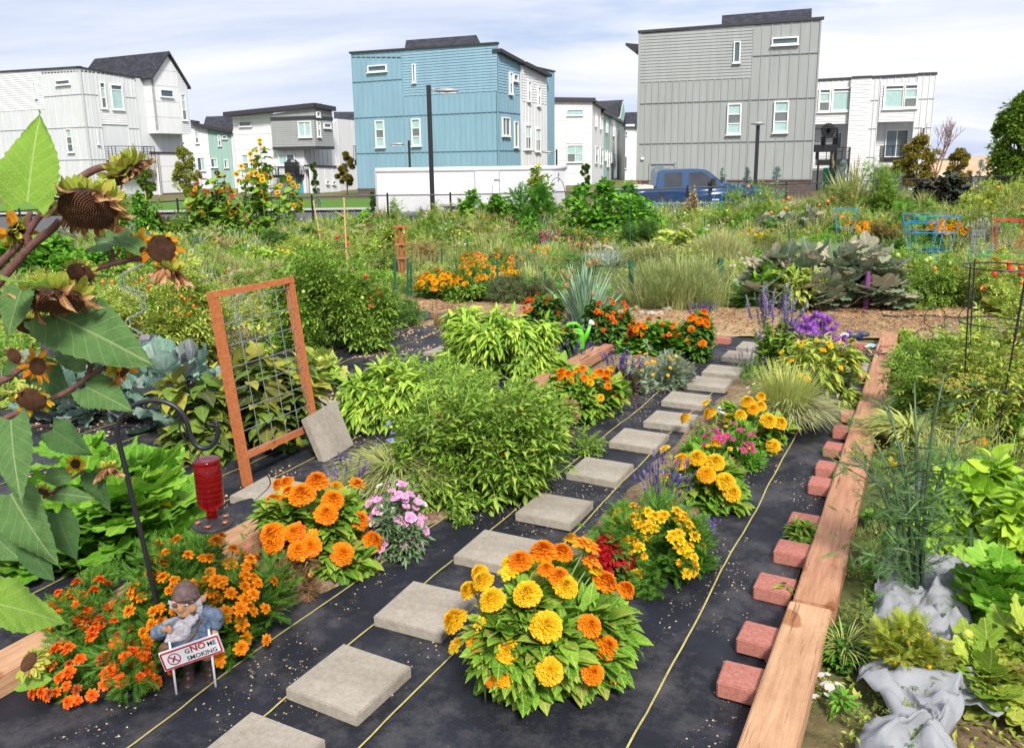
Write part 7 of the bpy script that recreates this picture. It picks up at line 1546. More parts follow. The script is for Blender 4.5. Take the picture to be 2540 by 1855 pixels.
# ---------------------------------------------------------------- wire supports
def cage(label,k,x,yb,yt,w,m,rings=(1,.62,.28),square=False,legs=4,taper=.6,name='tomato_cage',r=.004,rot=.4,push=0):
    F=zG(k,x,yb); F+=Vector((F.x,F.y,0)).normalized()*push; F.z=zt(F.x,F.y); s=ZM[k][2] if k!='V' else 1.1229; H=D(*zz(k,x,yt),F.y).z-F.z; R_=w*s/FPX*F.y/2; o=thing(name,label,'plant cage',F)
    for t in rings:
        q=R_*(taper+(1-taper)*t); n=4 if square else 20; mb=MB(); mb.tube([(q*math.cos(a+rot)*(1.3 if square else 1),q*math.sin(a+rot)*(1.3 if square else 1),H*t) for a in np.arange(n)/n*6.2832],r,5,closed=True); mb.build('ring',m,o)
    for i in range(legs):
        a=i/legs*6.2832+rot; c,sn=math.cos(a),math.sin(a); q=1.3 if square else 1; mb=MB(); mb.tube([(R_*taper*.8*c*q,R_*taper*.8*sn*q,-.05),(R_*c*q,R_*sn*q,H*1.02)],r,5); mb.build('leg',m,o)
    return o
cage('blue round wire cage below the blue pickup, right one','ZD',510,1080,725,380,M_blu,(1,.45),r=.007); cage('blue wire cage below the pickup bed, left one','ZD',200,1080,715,360,M_blu,(1,.4),square=True,r=.007,rot=.2)
cage('turquoise square wire cage before the pickup front wheel','ZD',1230,1020,540,130,M_blu,(1,.4),square=True,r=.006)
cage('big blue square cage around the orange marigolds at right','Z6',1620,570,195,300,M_blu,(1,.72,.4),square=True,r=.008,rot=.6); cage('second blue cage with a missing front, nearer the squash','Z6',1570,560,240,200,M_blu,(1,.5),square=True,r=.007,rot=.2)
cage('blue square cage behind the orange marigold row','Z3',1085,1600,1365,150,M_blu,(1,.5),square=True,r=.008)
cage('bright green square cage at the right photo edge','Z6',2060,800,440,330,M_gwire,(1,.55),square=True,r=.006,rot=.5); cage('red wire cage at the right photo edge','Z6',2120,640,225,190,M_rwire,(1,.5),square=True,r=.006)
cage('yellow wire cage near the trailer nose','Z2',1438,1500,1320,80,mat('yellow_wire',(.6,.5,.06)),(1,.5),r=.006,legs=3); cage('yellow wire cage below the bean vines','Z2',1810,1480,1310,80,mat('yellow_wire',(.6,.5,.06)),(1,),r=.006,legs=3)
cage('large black hoop cage over the green tomatoes in the right foreground','V',2160,1010,590,150,M_black,(1,.72,.40),taper=.75,r=.0045,legs=4,name='hoop_cage',rot=.2)
def spiral(label,k,x,y,rad,x1,y1,dep_y):
    F=zG(k,x1,y1); C=zD(k,x,y,F.y); o=thing('scroll_stake',label,'garden stake',F); q=rad*ZM[k][2]/FPX*F.y; c=C-F; mb=MB(); pts=[(0,0,-.05),(0,0,c.z*.5),(c.x+q*.9,0,c.z-q*.4)]+[(c.x+q*math.cos(a),0,c.z+q*math.sin(a)) for a in np.linspace(-.3,5.6,22)]; mb.tube(pts,.004,5); mb.build('hoop',M_black,o)
spiral('black scroll topped stake near the tan path, upper one','Z6',1680,862,70,1745,1180,0); spiral('black scroll topped stake near the tan path, lower left one','Z6',1606,1000,70,1675,1210,0); spiral('black scroll topped stake beside the green cage','Z6',1920,862,85,1975,1150,0)
def zigzag():
    d=7.9; pts=[(905,532),(780,590),(790,680),(915,720),(930,820),(820,885),(830,945),(900,985)]; F=zG('Z4',880,1180); o=thing('folding_wire_support','grey folding zigzag wire support in the cherry tomato thicket','plant support',F)
    for dx,dy in ((0,0),(.03,.02)):
        mb=MB(); mb.tube([zD('Z4',x,y,6.1)-F+Vector((dx,0,dy)) for x,y in pts],.006,5); mb.build('rod',M_wire,o)
zigzag()
def hoop_arch(label,k,x0,x1,y0,yt):
    A,B=zG(k,x0,y0),zG(k,x1,y0); H=zD(k,(x0+x1)/2,yt,(A.y+B.y)/2).z-A.z; o=thing('wire_hoop',label,'wire hoop',A); v=B-A; mb=MB(); mb.tube([v*((1-math.cos(t))/2)+Vector((0,0,H*math.sin(t)**.6)) for t in np.linspace(0.001,3.14,20)],.012,5); mb.build('hoop',M_black,o)
hoop_arch('thin dark wire hoop at the nose of the trailer','Z2',1365,1485,1420,1162)
# ---------------------------------------------------------------- trellis
def trellis():
    red=wood_mat('red_stained_cedar',(.34,.10,.035),(.50,.17,.06),.35)
    FL_,FR_=G(549,1078),G(703,1003); u=(FR_-FL_); u.z=0; w=u.length; u.normalize()
    TL=RP(478,652,FL_,u); TR=RP(632,630,FR_,u); o=thing('wooden_trellis','red stained wooden trellis frame with wire grid leaning over the aubergines','trellis',FL_)
    lean=((TL-FL_)+(TR-FR_))/2; H=lean.length; y=lean.normalized(); n=u.cross(y).normalized()
    if n.dot(CAM-FL_)<0: n=-n
    def bar(name,a0,b0,a1,b1,hw,hd,par=o,m=red):
        A=u*a0+y*b0; B=u*a1+y*b1; d=(B-A); L=d.length; d.normalize(); x=d.cross(n).normalized(); mb=MB(); mb.box((A+B)/2,(hw,L/2,hd),np.array(Matrix((x,d,n)).transposed())); return mb.build(name,m,par)
    bar('post',0,0,0,H,.020,.024); bar('post',w,-.0,w,H,.020,.024); bar('rail',-.021,H+.016,w+.021,H+.016,.017,.026); b0=H*.17; bar('rail',.021,b0,w-.021,b0,.018,.018)
    mb=MB(); 
    for i in range(6): a=.03+(w-.06)*i/5; mb.tube([u*a+y*(b0+.0)+n*.008,u*a+y*(H+.0)+n*.008],.0024,5)
    for j in range(8): bb=b0+.02+(H-b0-.05)*j/7; mb.tube([u*.0+y*bb+n*.012,u*w+y*bb+n*.012],.0024,5)
    mb.build('wire_grid',M_wire,o)
trellis()
# ---------------------------------------------------------------- shepherd hook and feeder
HB=zG('Z7',948,1570); HD=HB.y
def hook():
    o=thing('shepherd_hook','tall black metal shepherd hook with curled tip, planted behind the gnome','garden hook',HB)
    pts=[(948,1570),(918,1420),(898,1320),(880,1240),(850,1120),(790,850),(740,650),(690,430),(660,310),(650,235),(672,165),(730,108),(800,80),(870,75),(940,92),(1000,135),(1035,200),(1052,260),(1080,315),(1120,338),(1160,332),(1192,300),(1206,255),(1198,196)]
    P=[zD('Z7',x,y,HD) for x,y in pts]; P=[Vector(p) for p in P]
    Q=[]
    for i in range(len(P)-1):
        p0,p1,p2,p3=P[max(0,i-1)],P[i],P[i+1],P[min(len(P)-1,i+2)]
        for t in (0,.33,.66): Q.append(.5*((2*p1)+(p2-p0)*t+(2*p0-5*p1+4*p2-p3)*t*t+(3*p1-p0-3*p2+p3)*t**3)-HB)
    Q.append(P[-1]-HB); mb=MB(); mb.tube(Q,.0088,10); mb.ball(Q[-1],.0105,8); mb.build('rod',M_black,o,smooth=True)
    mb=MB(); mb.tube([zD('Z7',x,y,HD)-HB+Vector((0,-.012,0)) for x,y in ((1000,155),(1003,230),(1030,285),(1042,250),(1010,185))],.003,6); mb.build('clip',M_black,o)
hook()
def feeder():
    T=zD('Z7',1142,400,HD); Bt=zD('Z7',1182,770,HD); ax=(T-Bt).normalized(); H=(T-Bt).length; o=thing('hummingbird_feeder','red glass bottle bird feeder with black tray hanging from the hook','bird feeder',Bt); q=ax.to_track_quat('Z','Y'); M=np.array(q.to_matrix())
    k=.44805/FPX*HD; m,nt,b=newmat('red_feeder_glass'); b.inputs['Base Color'].default_value=(.50,.006,.01,1); b.inputs['Roughness'].default_value=.05; b.inputs['Transmission Weight'].default_value=.8; b.inputs['IOR'].default_value=1.35; b.inputs['Specular IOR Level'].default_value=.8
    mb=MB(); r=77*k; mb.lathe([(.30*r,.13*H),(.44*r,.15*H),(.42*r,.22*H),(.50*r,.27*H),(.92*r,.33*H),(1.0*r,.38*H),(1.0*r,.93*H),(.94*r,.95*H),(.98*r,.965*H),(.98*r,1.0*H),(.9*r,1.005*H),(.3*r,.99*H)],k=28,M=M); mb.build('bottle',m,o,smooth=True)
    mb=MB()
    for z in (.45,.52,.6,.68,.78,.86): mb.lathe([(1.0*r,(z-.006)*H),(1.025*r,z*H),(1.0*r,(z+.006)*H)],k=28,M=M)
    mb.build('embossing',m,o,smooth=True)
    R2=118*k; mb=MB(); mb.lathe([(.02,-.03*H),(.75*R2,-.02*H),(1.0*R2,.03*H),(.95*R2,.05*H),(.5*R2,.09*H),(.42*r,.15*H)],k=26,M=M); mb.tube([M@np.array([1.12*R2*math.cos(a),1.12*R2*math.sin(a),.035*H]) for a in np.arange(28)/28*6.2832],.0018,5,closed=True); mb.build('tray',mat('aged_black_metal',(.03,.022,.025),.45,var=.4,scale=80),o,smooth=True)
    for i in range(5):
        a=i*1.2566+.3-1.57; mb=MB(); petals(mb,6,.05,0,1,.7,R(25),0); mb.ball((0,0,.1),.3,6,1); f=mb.build('feeding_flower',[mat('bronze_petal',(.45,.12,.07),.5),M_ceny],o); f.location=Vector(M@np.array([.72*R2*math.cos(a),.72*R2*math.sin(a),.075*H])); f.scale=(.012,)*3
    mb=MB(); top=zD('Z7',1140,335,HD)-Bt
    for sx in (-1,1): e=M@np.array([sx*.5*r,-.9*r,.93*H]); mb.tube([top,top*.3+Vector(e)*.7+Vector((sx*.004,0,.012)),e],.0016,5); mb.ball(e,.004,6)
    mb.build('hanger_wire',M_black,o)
feeder()
# ---------------------------------------------------------------- gnome statue and sign
def gnome():
    F=zG('ZH',560,1575); T=zD('ZH',560,268,F.y); S=T.z-F.z; o=thing('gnome_statue','bearded garden gnome statue in blue coat smoking, in front of the orange marigolds','statue',F,math.atan2(-F.x,F.y)*.6)
    def p(x,y,dy=0): return np.array([(x-540)/1290*S,dy*S,(1565-y)/1290*S])
    skin=mat('painted_gnome_skin',(.62,.33,.17),.45,var=.2,scale=60); coat=mat('painted_blue_coat',(.15,.21,.31),.45,var=.5,scale=45,bmp=.5,bscale=120); wh=mat('painted_white_beard',(.68,.65,.66),.5,var=.25,scale=120,c2=(.38,.34,.38)); br=mat('painted_brown_hat',(.15,.09,.08),.5,var=.4,scale=60,bmp=.4,bscale=100); bt=mat('dark_brown_boots',(.05,.032,.03),.35,var=.4,scale=80); bag=mat('brown_satchel',(.22,.11,.06),.5,var=.3,scale=60)
    def part(name,mb,m,vox=.006,par=o):
        ob=mb.build(name,m,par,smooth=True); r=ob.modifiers.new('join','REMESH'); r.mode='VOXEL'; r.voxel_size=vox*S/.3; r.use_smooth_shade=True; s=ob.modifiers.new('soft','SMOOTH'); s.iterations=3; s.factor=.5; return ob
    def ell(mb,c,rx,ry,rz,rot=None): mb.ball(c,S,12,0,(rx,ry,rz),rot)
    # body: head, neck, torso core, legs, arms and hands in one skin
    mb=MB(); ell(mb,p(555,520),.115,.115,.125); ell(mb,p(455,530,-.05),.05,.05,.045); ell(mb,p(620,545,-.07),.045,.045,.045); ell(mb,p(520,590,-.08),.06,.05,.04); ell(mb,p(505,500,-.125),.032,.04,.042); ell(mb,p(478,520,-.11),.018,.02,.02); ell(mb,p(532,520,-.11),.018,.02,.02)
    ell(mb,p(575,430,-.09),.05,.03,.02); ell(mb,p(440,430,-.085),.04,.03,.02); ell(mb,p(520,605,-.122),.04,.018,.014)
    mb.tube([p(560,640),p(560,760),p(570,1000),p(570,1180)],[.06*S,.09*S,.13*S,.10*S],12)
    for x,xe,dy in ((500,490,0),(700,735,0)): mb.tube([p(x,1150),p(xe,1330,dy),p(xe,1500,dy)],[.07*S,.055*S,.05*S],10)
    mb.tube([p(380,800),p(200,830,-.04),p(320,710,-.15)],[.05*S,.045*S,.035*S],8); mb.tube([p(760,690),p(890,740,-.02),p(840,900,-.05)],[.05*S,.045*S,.035*S],8)
    ell(mb,p(345,690,-.17),.045,.035,.04)
    for i,(a,b_) in enumerate(((370,660),(385,680),(385,702),(375,722))): mb.tube([p(340,680+i*14,-.19),p(a+15,b_,-.215),p(a-10,b_+4,-.235)],[.014*S,.013*S,.011*S],6)
    mb.tube([p(345,660,-.18),p(372,630,-.2),p(392,618,-.205)],[.015*S,.013*S,.010*S],6)
    ell(mb,p(845,930,-.06),.035,.04,.045)
    for i in range(4): mb.tube([p(828+i*13,935,-.09),p(822+i*13,965,-.11),p(826+i*13,985,-.09)],[.012*S,.011*S,.009*S],6)
    mb.tube([p(820,910,-.09),p(800,935,-.11),p(797,955,-.11)],[.012*S,.011*S,.009*S],6)
    for sx,e in ((1,[(690,500,0),(745,490,0),(800,432,.02)]),(-1,[(425,500,.03),(405,490,.04),(385,470,.05)])): mb.tube([p(*q) for q in e],[.045*S,.038*S,.004*S],8)
    part('body',mb,skin,.0045)
    mb=MB(); ell(mb,p(560,940,-.03),.195,.17,.17); ell(mb,p(560,800,-.01),.165,.13,.13); ell(mb,p(560,1060,-.02),.185,.16,.10); ell(mb,p(385,790,.0),.075,.07,.08); ell(mb,p(755,690,.0),.075,.07,.085)
    mb.tube([p(400,790),p(190,835,-.04),p(155,840,-.05)],[.07*S,.078*S,.05*S],10); mb.tube([p(180,830,-.05),p(300,730,-.14)],[.072*S,.058*S],10)
    mb.tube([p(760,690),p(890,735,-.02),p(905,760,-.02)],[.075*S,.07*S,.06*S],10); mb.tube([p(895,740,-.02),p(845,880,-.05)],[.07*S,.055*S],10); part('coat',mb,coat,.005)
    mb=MB(); ell(mb,p(552,430,.01),.128,.135,.11); ell(mb,p(540,350,.02),.105,.11,.075); mb.tube([p(395,415,-.02),p(470,395,-.12),p(560,388,-.14),p(640,402,-.12),p(715,440,-.02)],.018*S,8); part('hat',mb,br,.005)
    mb=MB(); r_=np.random.default_rng(4)
    for i in range(85):
        t=r_.random(); x=r_.uniform(-1,1); X=480+60*(1-t)+x*(150-60*t)+ -60*t; Y=610+t*230; mb.tube([p(X,Y,-.10-.05*t),p(X-14+r_.normal(0,14),Y+28,-.155-.04*t),p(X-8+r_.normal(0,22),Y+60,-.135-.04*t)],[.020*S,.019*S,.009*S],6)
    for i in range(22): X=r_.uniform(650,715); Y=r_.uniform(450,640); mb.tube([p(X,Y,-.03),p(X+10,Y+35,-.06),p(X-5,Y+60,-.04)],[.018*S,.016*S,.008*S],6)
    for i in range(8): X=r_.uniform(345,400); Y=r_.uniform(440,540); mb.tube([p(X+20,Y,-.02),p(X,Y+30,-.05)],[.016*S,.009*S],6)
    for i in range(6): mb.tube([p(575+i*14,425+i*4,-.115),p(583+i*14,415+i*3,-.12)],.012*S,5)
    part('beard',mb,wh,.0035)
    mb=MB(); ell(mb,p(440,460,-.105),.034,.02,.030); mb.tube([p(415,440,-.09),p(390,410,-.06)],.008*S,5); mb.tube([p(470,440,-.1),p(640,405,-.11)],.007*S,5); part('eye_patch',mb,br,.004)
    mb=MB(); ell(mb,p(565,470,-.112),.018,.012,.012); e=mb.build('eye',M_wfr,o,smooth=True); mb=MB(); ell(mb,p(560,470,-.123),.008,.006,.008); mb.build('pupil',bt,e)
    mb=MB(); mb.tube([p(465,590,-.15),p(400,585,-.20),p(320,583,-.24)],[.018*S,.028*S,.026*S],10); c=part('cigar',mb,mat('grey_cigar_smoke',(.34,.36,.42),.6,var=.3,scale=120),.004)
    mb=MB(); mb.tube([p(500,1280),p(490,1420)],[.065*S,.06*S],10); mb.tube([p(715,1280),p(735,1420)],[.065*S,.06*S],10); part('trousers',mb,mat('dark_trousers',(.05,.035,.035),.5),.005)
    for x in (490,740):
        mb=MB(); mb.tube([p(x,1390),p(x,1520)],[.062*S,.058*S],10); ell(mb,p(x,1530,-.06),.068,.12,.038)
        for j in range(3): mb.tube([p(x-60,1400+j*40,-.03),p(x,1402+j*40,-.075),p(x+60,1400+j*40,-.03)],.012*S,6)
        part('boot',mb,bt,.005)
    mb=MB(); mb.tube([p(720,690,-.07),p(640,800,-.19),p(520,900,-.225),p(400,1030,-.18)],.016*S,6); ell(mb,p(290,1050,-.04),.085,.05,.075); ell(mb,p(300,1010,-.06),.07,.05,.04); part('satchel',mb,bag,.005)
    mb=MB(); 
    for y in (920,1000): ell(mb,p(590,y,-.205),.012,.008,.012)
    mb.build('coat_button',bt,o,smooth=True)
    # base block of the statue
    mb=MB(); ell(mb,p(610,1580,0),.24,.14,.03); part('base',mb,mat('soil_coloured_base',(.14,.11,.08),.9),.006)
    # sign: two pickets and a board held in front of the statue
    ang=math.atan2(1125-975,920-255); c=p(600,1170,-.25)+np.array([0,0,.14*S]); Wb,Hb=.268*S,.094*S; t=thing('no_smoking_sign','small white sign on two pickets in front of the gnome, with red circle','sign',F,math.atan2(-F.x,F.y)*.6); sgn=t
    wp=mat('white_sign_enamel',(.74,.75,.78),.4,var=.03); rdm=mat('sign_red',(.45,.015,.03),.5,var=.03); bk=mat('sign_black',(.02,.025,.03),.5,var=.03)
    RM=Matrix.Rotation(-ang,3,'Y'); RMn=np.array(RM)
    mb=MB(); mb.box(c,(Wb,.004*S/.3,Hb),RMn); bd=mb.build('board',wp,sgn)
    def loc(x,z,dy=0): return Vector(c)+RM@Vector((x*Wb,-(.0045+dy)*S/.3,z*Hb))
    mb=MB(); th=.012
    for a,b_,w_,h_ in ((0,.86,.95,.02),(0,-.86,.95,.02),(-.95,0,.0065,.86),(.95,0,.0065,.86)): mb.box(loc(a,b_,.0004),(w_*Wb if w_>.5 else .0022*S/.3,.0006,h_*Hb if h_>.5 else .0022*S/.3),RMn)
    mb.build('border',rdm,bd)
    cc=loc(-.58,0,.0006); rr=.62*Hb; mb=MB(); n=28
    V=[];F_=[]
    for i in range(n):
        a=i/n*6.2832
        for q in (rr,rr*.84): V.append(cc+RM@Vector((q*math.cos(a),-.0006,q*math.sin(a))))
    F_=[[2*i,2*i+1,(2*i+3)%(2*n),(2*i+2)%(2*n)] for i in range(n)]; mb.add([tuple(v) for v in V],np.array(F_)); mb.box(cc+Vector((0,-.0007,0)),(rr*.9,.0004,rr*.09),RMn@np.array(Matrix.Rotation(R(42),3,'Y'))); mb.build('prohibition_ring',rdm,bd)
    mb=MB(); mb.box(cc+RM@Vector((-.001,-.0003,0)),(rr*.55,.0003,rr*.10),RMn@np.array(Matrix.Rotation(R(-58),3,'Y'))); mb.tube([cc+RM@Vector((rr*.25,-.0003,rr*.1)),cc+RM@Vector((rr*.1,-.0003,rr*.3)),cc+RM@Vector((rr*.25,-.0003,rr*.5))],.0008,4); mb.build('cigarette_symbol',bk,bd)
    def text(s,x,z,size,m,bold=.0,name='lettering'):
        cu=bpy.data.curves.new('t','FONT'); cu.body=s; cu.size=size; cu.offset=bold; cu.resolution_u=2; ob=bpy.data.objects.new('t',cu); COL.objects.link(ob); dg=bpy.context.evaluated_depsgraph_get(); me=bpy.data.meshes.new_from_object(ob.evaluated_get(dg)); bpy.data.objects.remove(ob); me.materials.clear(); me.materials.append(m)
        w_=max((v.co.x for v in me.vertices),default=0); o2=link(name,me,bd); Rr=RM@Matrix.Rotation(R(90),3,'X'); o2.matrix_local=Matrix.Translation(loc(x,z,.0006))@Rr.to_4x4(); return w_
    sz=Hb*.86; w1=text('G',-.20,.12,sz*.78,bk,.0004); w2=text('NO',-.20+w1/Wb+.03,.10,sz*1.08,rdm,.0009); text('ME',-.20+(w1+w2)/Wb+.08,.12,sz*.78,bk,.0004); text('SMOKING',-.20,-.66,sz*.76,bk,.0004)
    for x in (383,828):
        mb=MB(); q=p(x,1565,-.235); tp=p(x-20,1010 if x<500 else 925,-.225)+np.array([0,0,.14*S]); mb.tube([q-np.array([0,0,.03]),tp],.0042,8); mb.build('picket',wp,sgn,smooth=True)
gnome()
# ---------------------------------------------------------------- watering can, valves, small things
def can():
    F=zG('Z5',1540,1068); k=.3802/FPX*F.y; o=thing('watering_can','lime green plastic watering can with white sprinkler head by the onion clump','watering can',F,R(5)); gr=mat('lime_green_plastic',(.13,.50,.02),.32,var=.08,scale=6,spec=.5)
    import bmesh
    H=170*k; mb=MB(); W2=68*k
    pr=[(.95,0),(1.0,.08),(1.0,.55),(.93,.78),(.75,.93),(.55,1.0)]
    V=[];n=20
    for r,z in pr:
        for i in range(n): a=i/n*6.2832; c,s_=math.cos(a),math.sin(a); V.append((W2*r*abs(c)**.7*(1 if c>0 else -1)-(1-r)*W2*.4,W2*.72*r*abs(s_)**.8*(1 if s_>0 else -1),H*z*.86))
    m=len(pr); mb.add(V,[np.array([[i*n+j,i*n+(j+1)%n,(i+1)*n+(j+1)%n,(i+1)*n+j] for i in range(m-1) for j in range(n)]),np.array([list(range(n))[::-1]])]); mb.build('body',gr,o,smooth=True)
    mb=MB(); mb.tube([(-W2*.95,0,H*.55),(-W2*1.0,0,H*.8),(-W2*.6,0,H*1.02),(W2*.1,0,H*1.03),(W2*.62,0,H*.85)],[.016,.018,.02,.019,.016],8); mb.build('handle',gr,o,smooth=True)
    mb=MB(); mb.tube([(W2*.85,0,H*.25),(W2*1.25,0,H*.62),(W2*1.55,0,H*.95)],[.03,.022,.015],10); mb.build('spout',gr,o,smooth=True)
    mb=MB(); Mx=np.array(Vector((.7,-.2,.7)).to_track_quat('Z','Y').to_matrix()); mb.lathe([(.012,-.03),(.03,0),(.034,.018),(.02,.026)],(W2*1.62,0,H*1.02),14,M=Mx); mb.build('sprinkler_head',M_wfr,o,smooth=True)
can()
def hose(label,pts,r=.009,m=None,z=.02,name='hose',cat='hose'):
    P=[zG(*p,z) for p in pts]; Q=[]
    for i in range(len(P)-1):
        p0,p1,p2,p3=P[max(0,i-1)],P[i],P[i+1],P[min(len(P)-1,i+2)]
        for t in np.arange(0,1,.2): Q.append(.5*((2*p1)+(p2-p0)*t+(2*p0-5*p1+4*p2-p3)*t*t+(3*p1-p0-3*p2+p3)*t**3))
    Q.append(P[-1]); o=thing(name,label,cat,P[0]); mb=MB(); mb.tube([q-P[0] for q in Q],r,7); mb.build('pipe',m or M_black,o,smooth=True)
hose('black drip hose lying across the tan path below the squash',[('Z6',480,760),('Z6',640,800),('Z6',900,815),('Z6',1090,822),('Z6',1240,832)],.014)
hose('black hose on the tan path toward the hoop cage',[('Z6',1340,850),('Z6',1480,858),('Z6',1610,850),('Z6',1900,870),('Z6',2080,882)],.014)
hose('thin black tube crossing the slab under the trellis',[('Z8',85,460),('Z8',105,500),('Z8',110,545),('Z8',60,600),('Z8',0,650)],.004,z=.055)
hose('dark blue hose loop on the fabric beside the watering can',[('Z5',1420,980),('Z5',1490,1010),('Z5',1505,1060),('Z5',1460,1120),('Z5',1390,1150),('Z5',1230,1160)],.010)
hose('black hose under the cabbage plants',[('Z7',590,235),('Z7',700,215),('Z7',800,240),('Z7',850,200),('Z7',960,160)],.007)
def valve(label,k,x,y,sc,flip=1):
    F=zG(k,x,y); s=ZM[k][2]/FPX*F.y; o=thing('hose_valve',label,'water valve',F); wp=mat('white_pvc',(.72,.72,.68),.4); mb=MB(); mb.tube([(0,0,-.05),(0,0,75*s),(flip*18*s,0,88*s),(flip*55*s,0,88*s)],17*s*sc,10); mb.build('elbow_pipe',wp,o,smooth=True)
    mb=MB(); mb.lathe([(18*s,-45*s),(24*s,-40*s),(24*s,30*s),(16*s,42*s)],(flip*95*s,0,88*s),14,M=np.array(Matrix.Rotation(R(90),3,'Y'))); mb.build('valve_body',mat('grey_black_plastic',(.06,.065,.08),.4),o,smooth=True)
    mb=MB(); mb.lathe([(26*s,-14*s),(30*s,0),(26*s,14*s)],(flip*128*s,0,84*s),14,M=np.array(Matrix.Rotation(R(90),3,'Y'))); mb.build('collar',mat('blue_plastic',(.02,.06,.35),.4),o,smooth=True)
    mb=MB(); mb.lathe([(30*s,-3*s),(38*s,0),(40*s,20*s),(36*s,26*s)],(flip*150*s,0,84*s),16); mb.build('cap',mat('grey_black_plastic',(0,)*3),o,smooth=True); return o
valve('white elbow pipe with blue collared black valve beside the verbena','Z6',1058,1062,1)
o=valve('white elbow pipe and grey valve standing near the green cage','Z6',1635,785,1); F=zG('Z6',1635,785); s=.3802/FPX*F.y; mb=MB(); mb.lathe([(12*s,-60*s),(30*s,-45*s),(30*s,30*s),(16*s,45*s)],(-60*s,0,62*s),12,M=np.array(Matrix.Rotation(R(75),3,'Y'))); mb.build('pump',mat('dark_navy_plastic',(.02,.03,.06),.4),o,smooth=True)
F=zG('Z6',1185,1150); o=thing('drip_tray','shallow black oval tray on the slab beside the timber end','tray',F); mb=MB(); k=.3802/FPX*F.y; mb.lathe([(90*k,0),(115*k,10*k),(122*k,38*k),(114*k,38*k),(104*k,14*k)],k=26); mb.build('dish',M_black,o,smooth=True)
F=zG('Z6',1290,1120,.06); o=thing('cloth_rag','crumpled dark brown cloth lying over the black tray','rag',F); mb=MB(); V=[];n=16
for i in range(n):
    for j in range(n): x,y=(i/n-.5)*.26,(j/n-.5)*.2; V.append((x+.03*nz(x,y,14),y+.03*nz(x,y,16,3),.03+.06*abs(nz(x,y,13,5))+.03*nz(x,y,30)))
i=(np.arange(n-1)[None]+np.arange(n-1)[:,None]*n).ravel(); mb.add(V,np.c_[i,i+1,i+1+n,i+n]); mb.build('cloth',mat('brown_cloth',(.12,.06,.06),.9,var=.4,scale=20),o,smooth=True)
F=zG('Z6',1310,1060,.03); o=thing('paper_wrapper','white and blue plastic wrapper behind the brown cloth','wrapper',F); mb=MB(); V=[]
for i in range(n):
    for j in range(n): x,y=(i/n-.5)*.3,(j/n-.5)*.12; V.append((x,y,.02+.04*abs(nz(x,y,13,8))))
i=(np.arange(n-1)[None]+np.arange(n-1)[:,None]*n).ravel(); mb.add(V,np.c_[i,i+1,i+1+n,i+n]); mb.build('plastic',mat('white_blue_plastic',(.7,.72,.72),.4,c2=(.15,.35,.5),scale=14),o,smooth=True)
def birdhouse():
    F=zG('Z9',1225,262); T=zD('Z9',1225,122,F.y+.12); F.y+=.12; F.z=0; o=thing('little_birdhouse','tiny white roofed wooden birdhouse among the yellow zinnias','birdhouse',F,R(-25)); h=T.z; s=.055
    mb=MB(); mb.prism([(-s*.7,-s*.7),(s*.7,-s*.7),(s*.7,s*.7),(-s*.7,s*.7)],h-.1,h-.03); mb.prism([(-s*.7,-s*.7),(s*.7,-s*.7),(s*.7,s*.7),(-s*.7,s*.7)],[h-.03]*4,[h-.03+.001,h-.03+.001,h-.03+.001,h-.03+.001]); mb.add([(-s*.7,-s*.7,h-.029),(s*.7,-s*.7,h-.029),(0,-s*.7,h),(-s*.7,s*.7,h-.029),(s*.7,s*.7,h-.029),(0,s*.7,h)],[np.array([[0,1,2],[3,5,4]])]); mb.build('box',M_bam,o)
    mb=MB(); 
    for sx in (-1,1): mb.add([(0,-s,h+.006),(sx*s,-s,h-.045),(sx*s,s,h-.045),(0,s,h+.006),(0,-s,h+.001),(sx*s,-s,h-.05),(sx*s,s,h-.05),(0,s,h+.001)],[[0,1,2,3],[4,7,6,5],[0,4,5,1],[2,6,7,3],[1,5,6,2]])
    mb.build('roof',M_wfr,o); mb=MB(); mb.tube([(0,0,0),(0,0,h-.1)],.006,6); mb.build('stake',M_bam,o)
birdhouse()
def stone(label,k,x,y,r,m,seed,sq=(1,.8,.55)):
    F=zG(k,x,y); import bmesh
    b=bmesh.new(); bmesh.ops.create_icosphere(b,subdivisions=3,radius=1)
    for v in b.verts: v.co*=1+.28*MN.noise(v.co*1.3+Vector((seed,0,0)))+.06*MN.noise(v.co*5)
    me=bpy.data.meshes.new('stone'); b.to_mesh(me); b.free(); me.materials.append(m)
    for f in me.polygons: f.use_smooth=True
    q=r*ZM[k][2]/FPX*F.y; o=link('stone',me,None,F+Vector((0,0,q*.3)),(0,0,seed),(q*sq[0],q*sq[1],q*sq[2])); tag(o,label,'stone','stones edging the path corner')
M_rock=ground_mat('pale_stone',[(.3,(.30,.26,.21)),(.6,(.52,.48,.42)),(.8,(.65,.61,.55))],3,fine=20)
for i,(x,y,r,l) in enumerate(((1915,845,24,'small tan stone under the golden grass mound'),(1975,838,26,'grey stone left of the largest pale stone'),(2040,850,40,'largest flat pale stone beyond the nasturtiums'),(2100,840,30,'pale stone right of the largest flat one'),(2150,818,34,'white stone behind the lavender at path edge'),(2210,800,34,'rightmost white stone behind the lavender'))): stone(l,'Z5',x,y,r,M_rock,i*1.7)
stone('small round pebble on the fabric left of the second stepping stone','Z8',505,1192,16,M_rock,21.); stone('small pale pebble on the fabric right of the big zinnias','Z9',870,1482,12,M_rock,23.); stone('tiny yellow tomato lying on the soil by the petunias','Z8',984,752,11,M_tomo,25.,(1,1,1)); stone('crumb of pale stone on the right yellow stripe','Z9',1330,738,14,M_rock,27.)
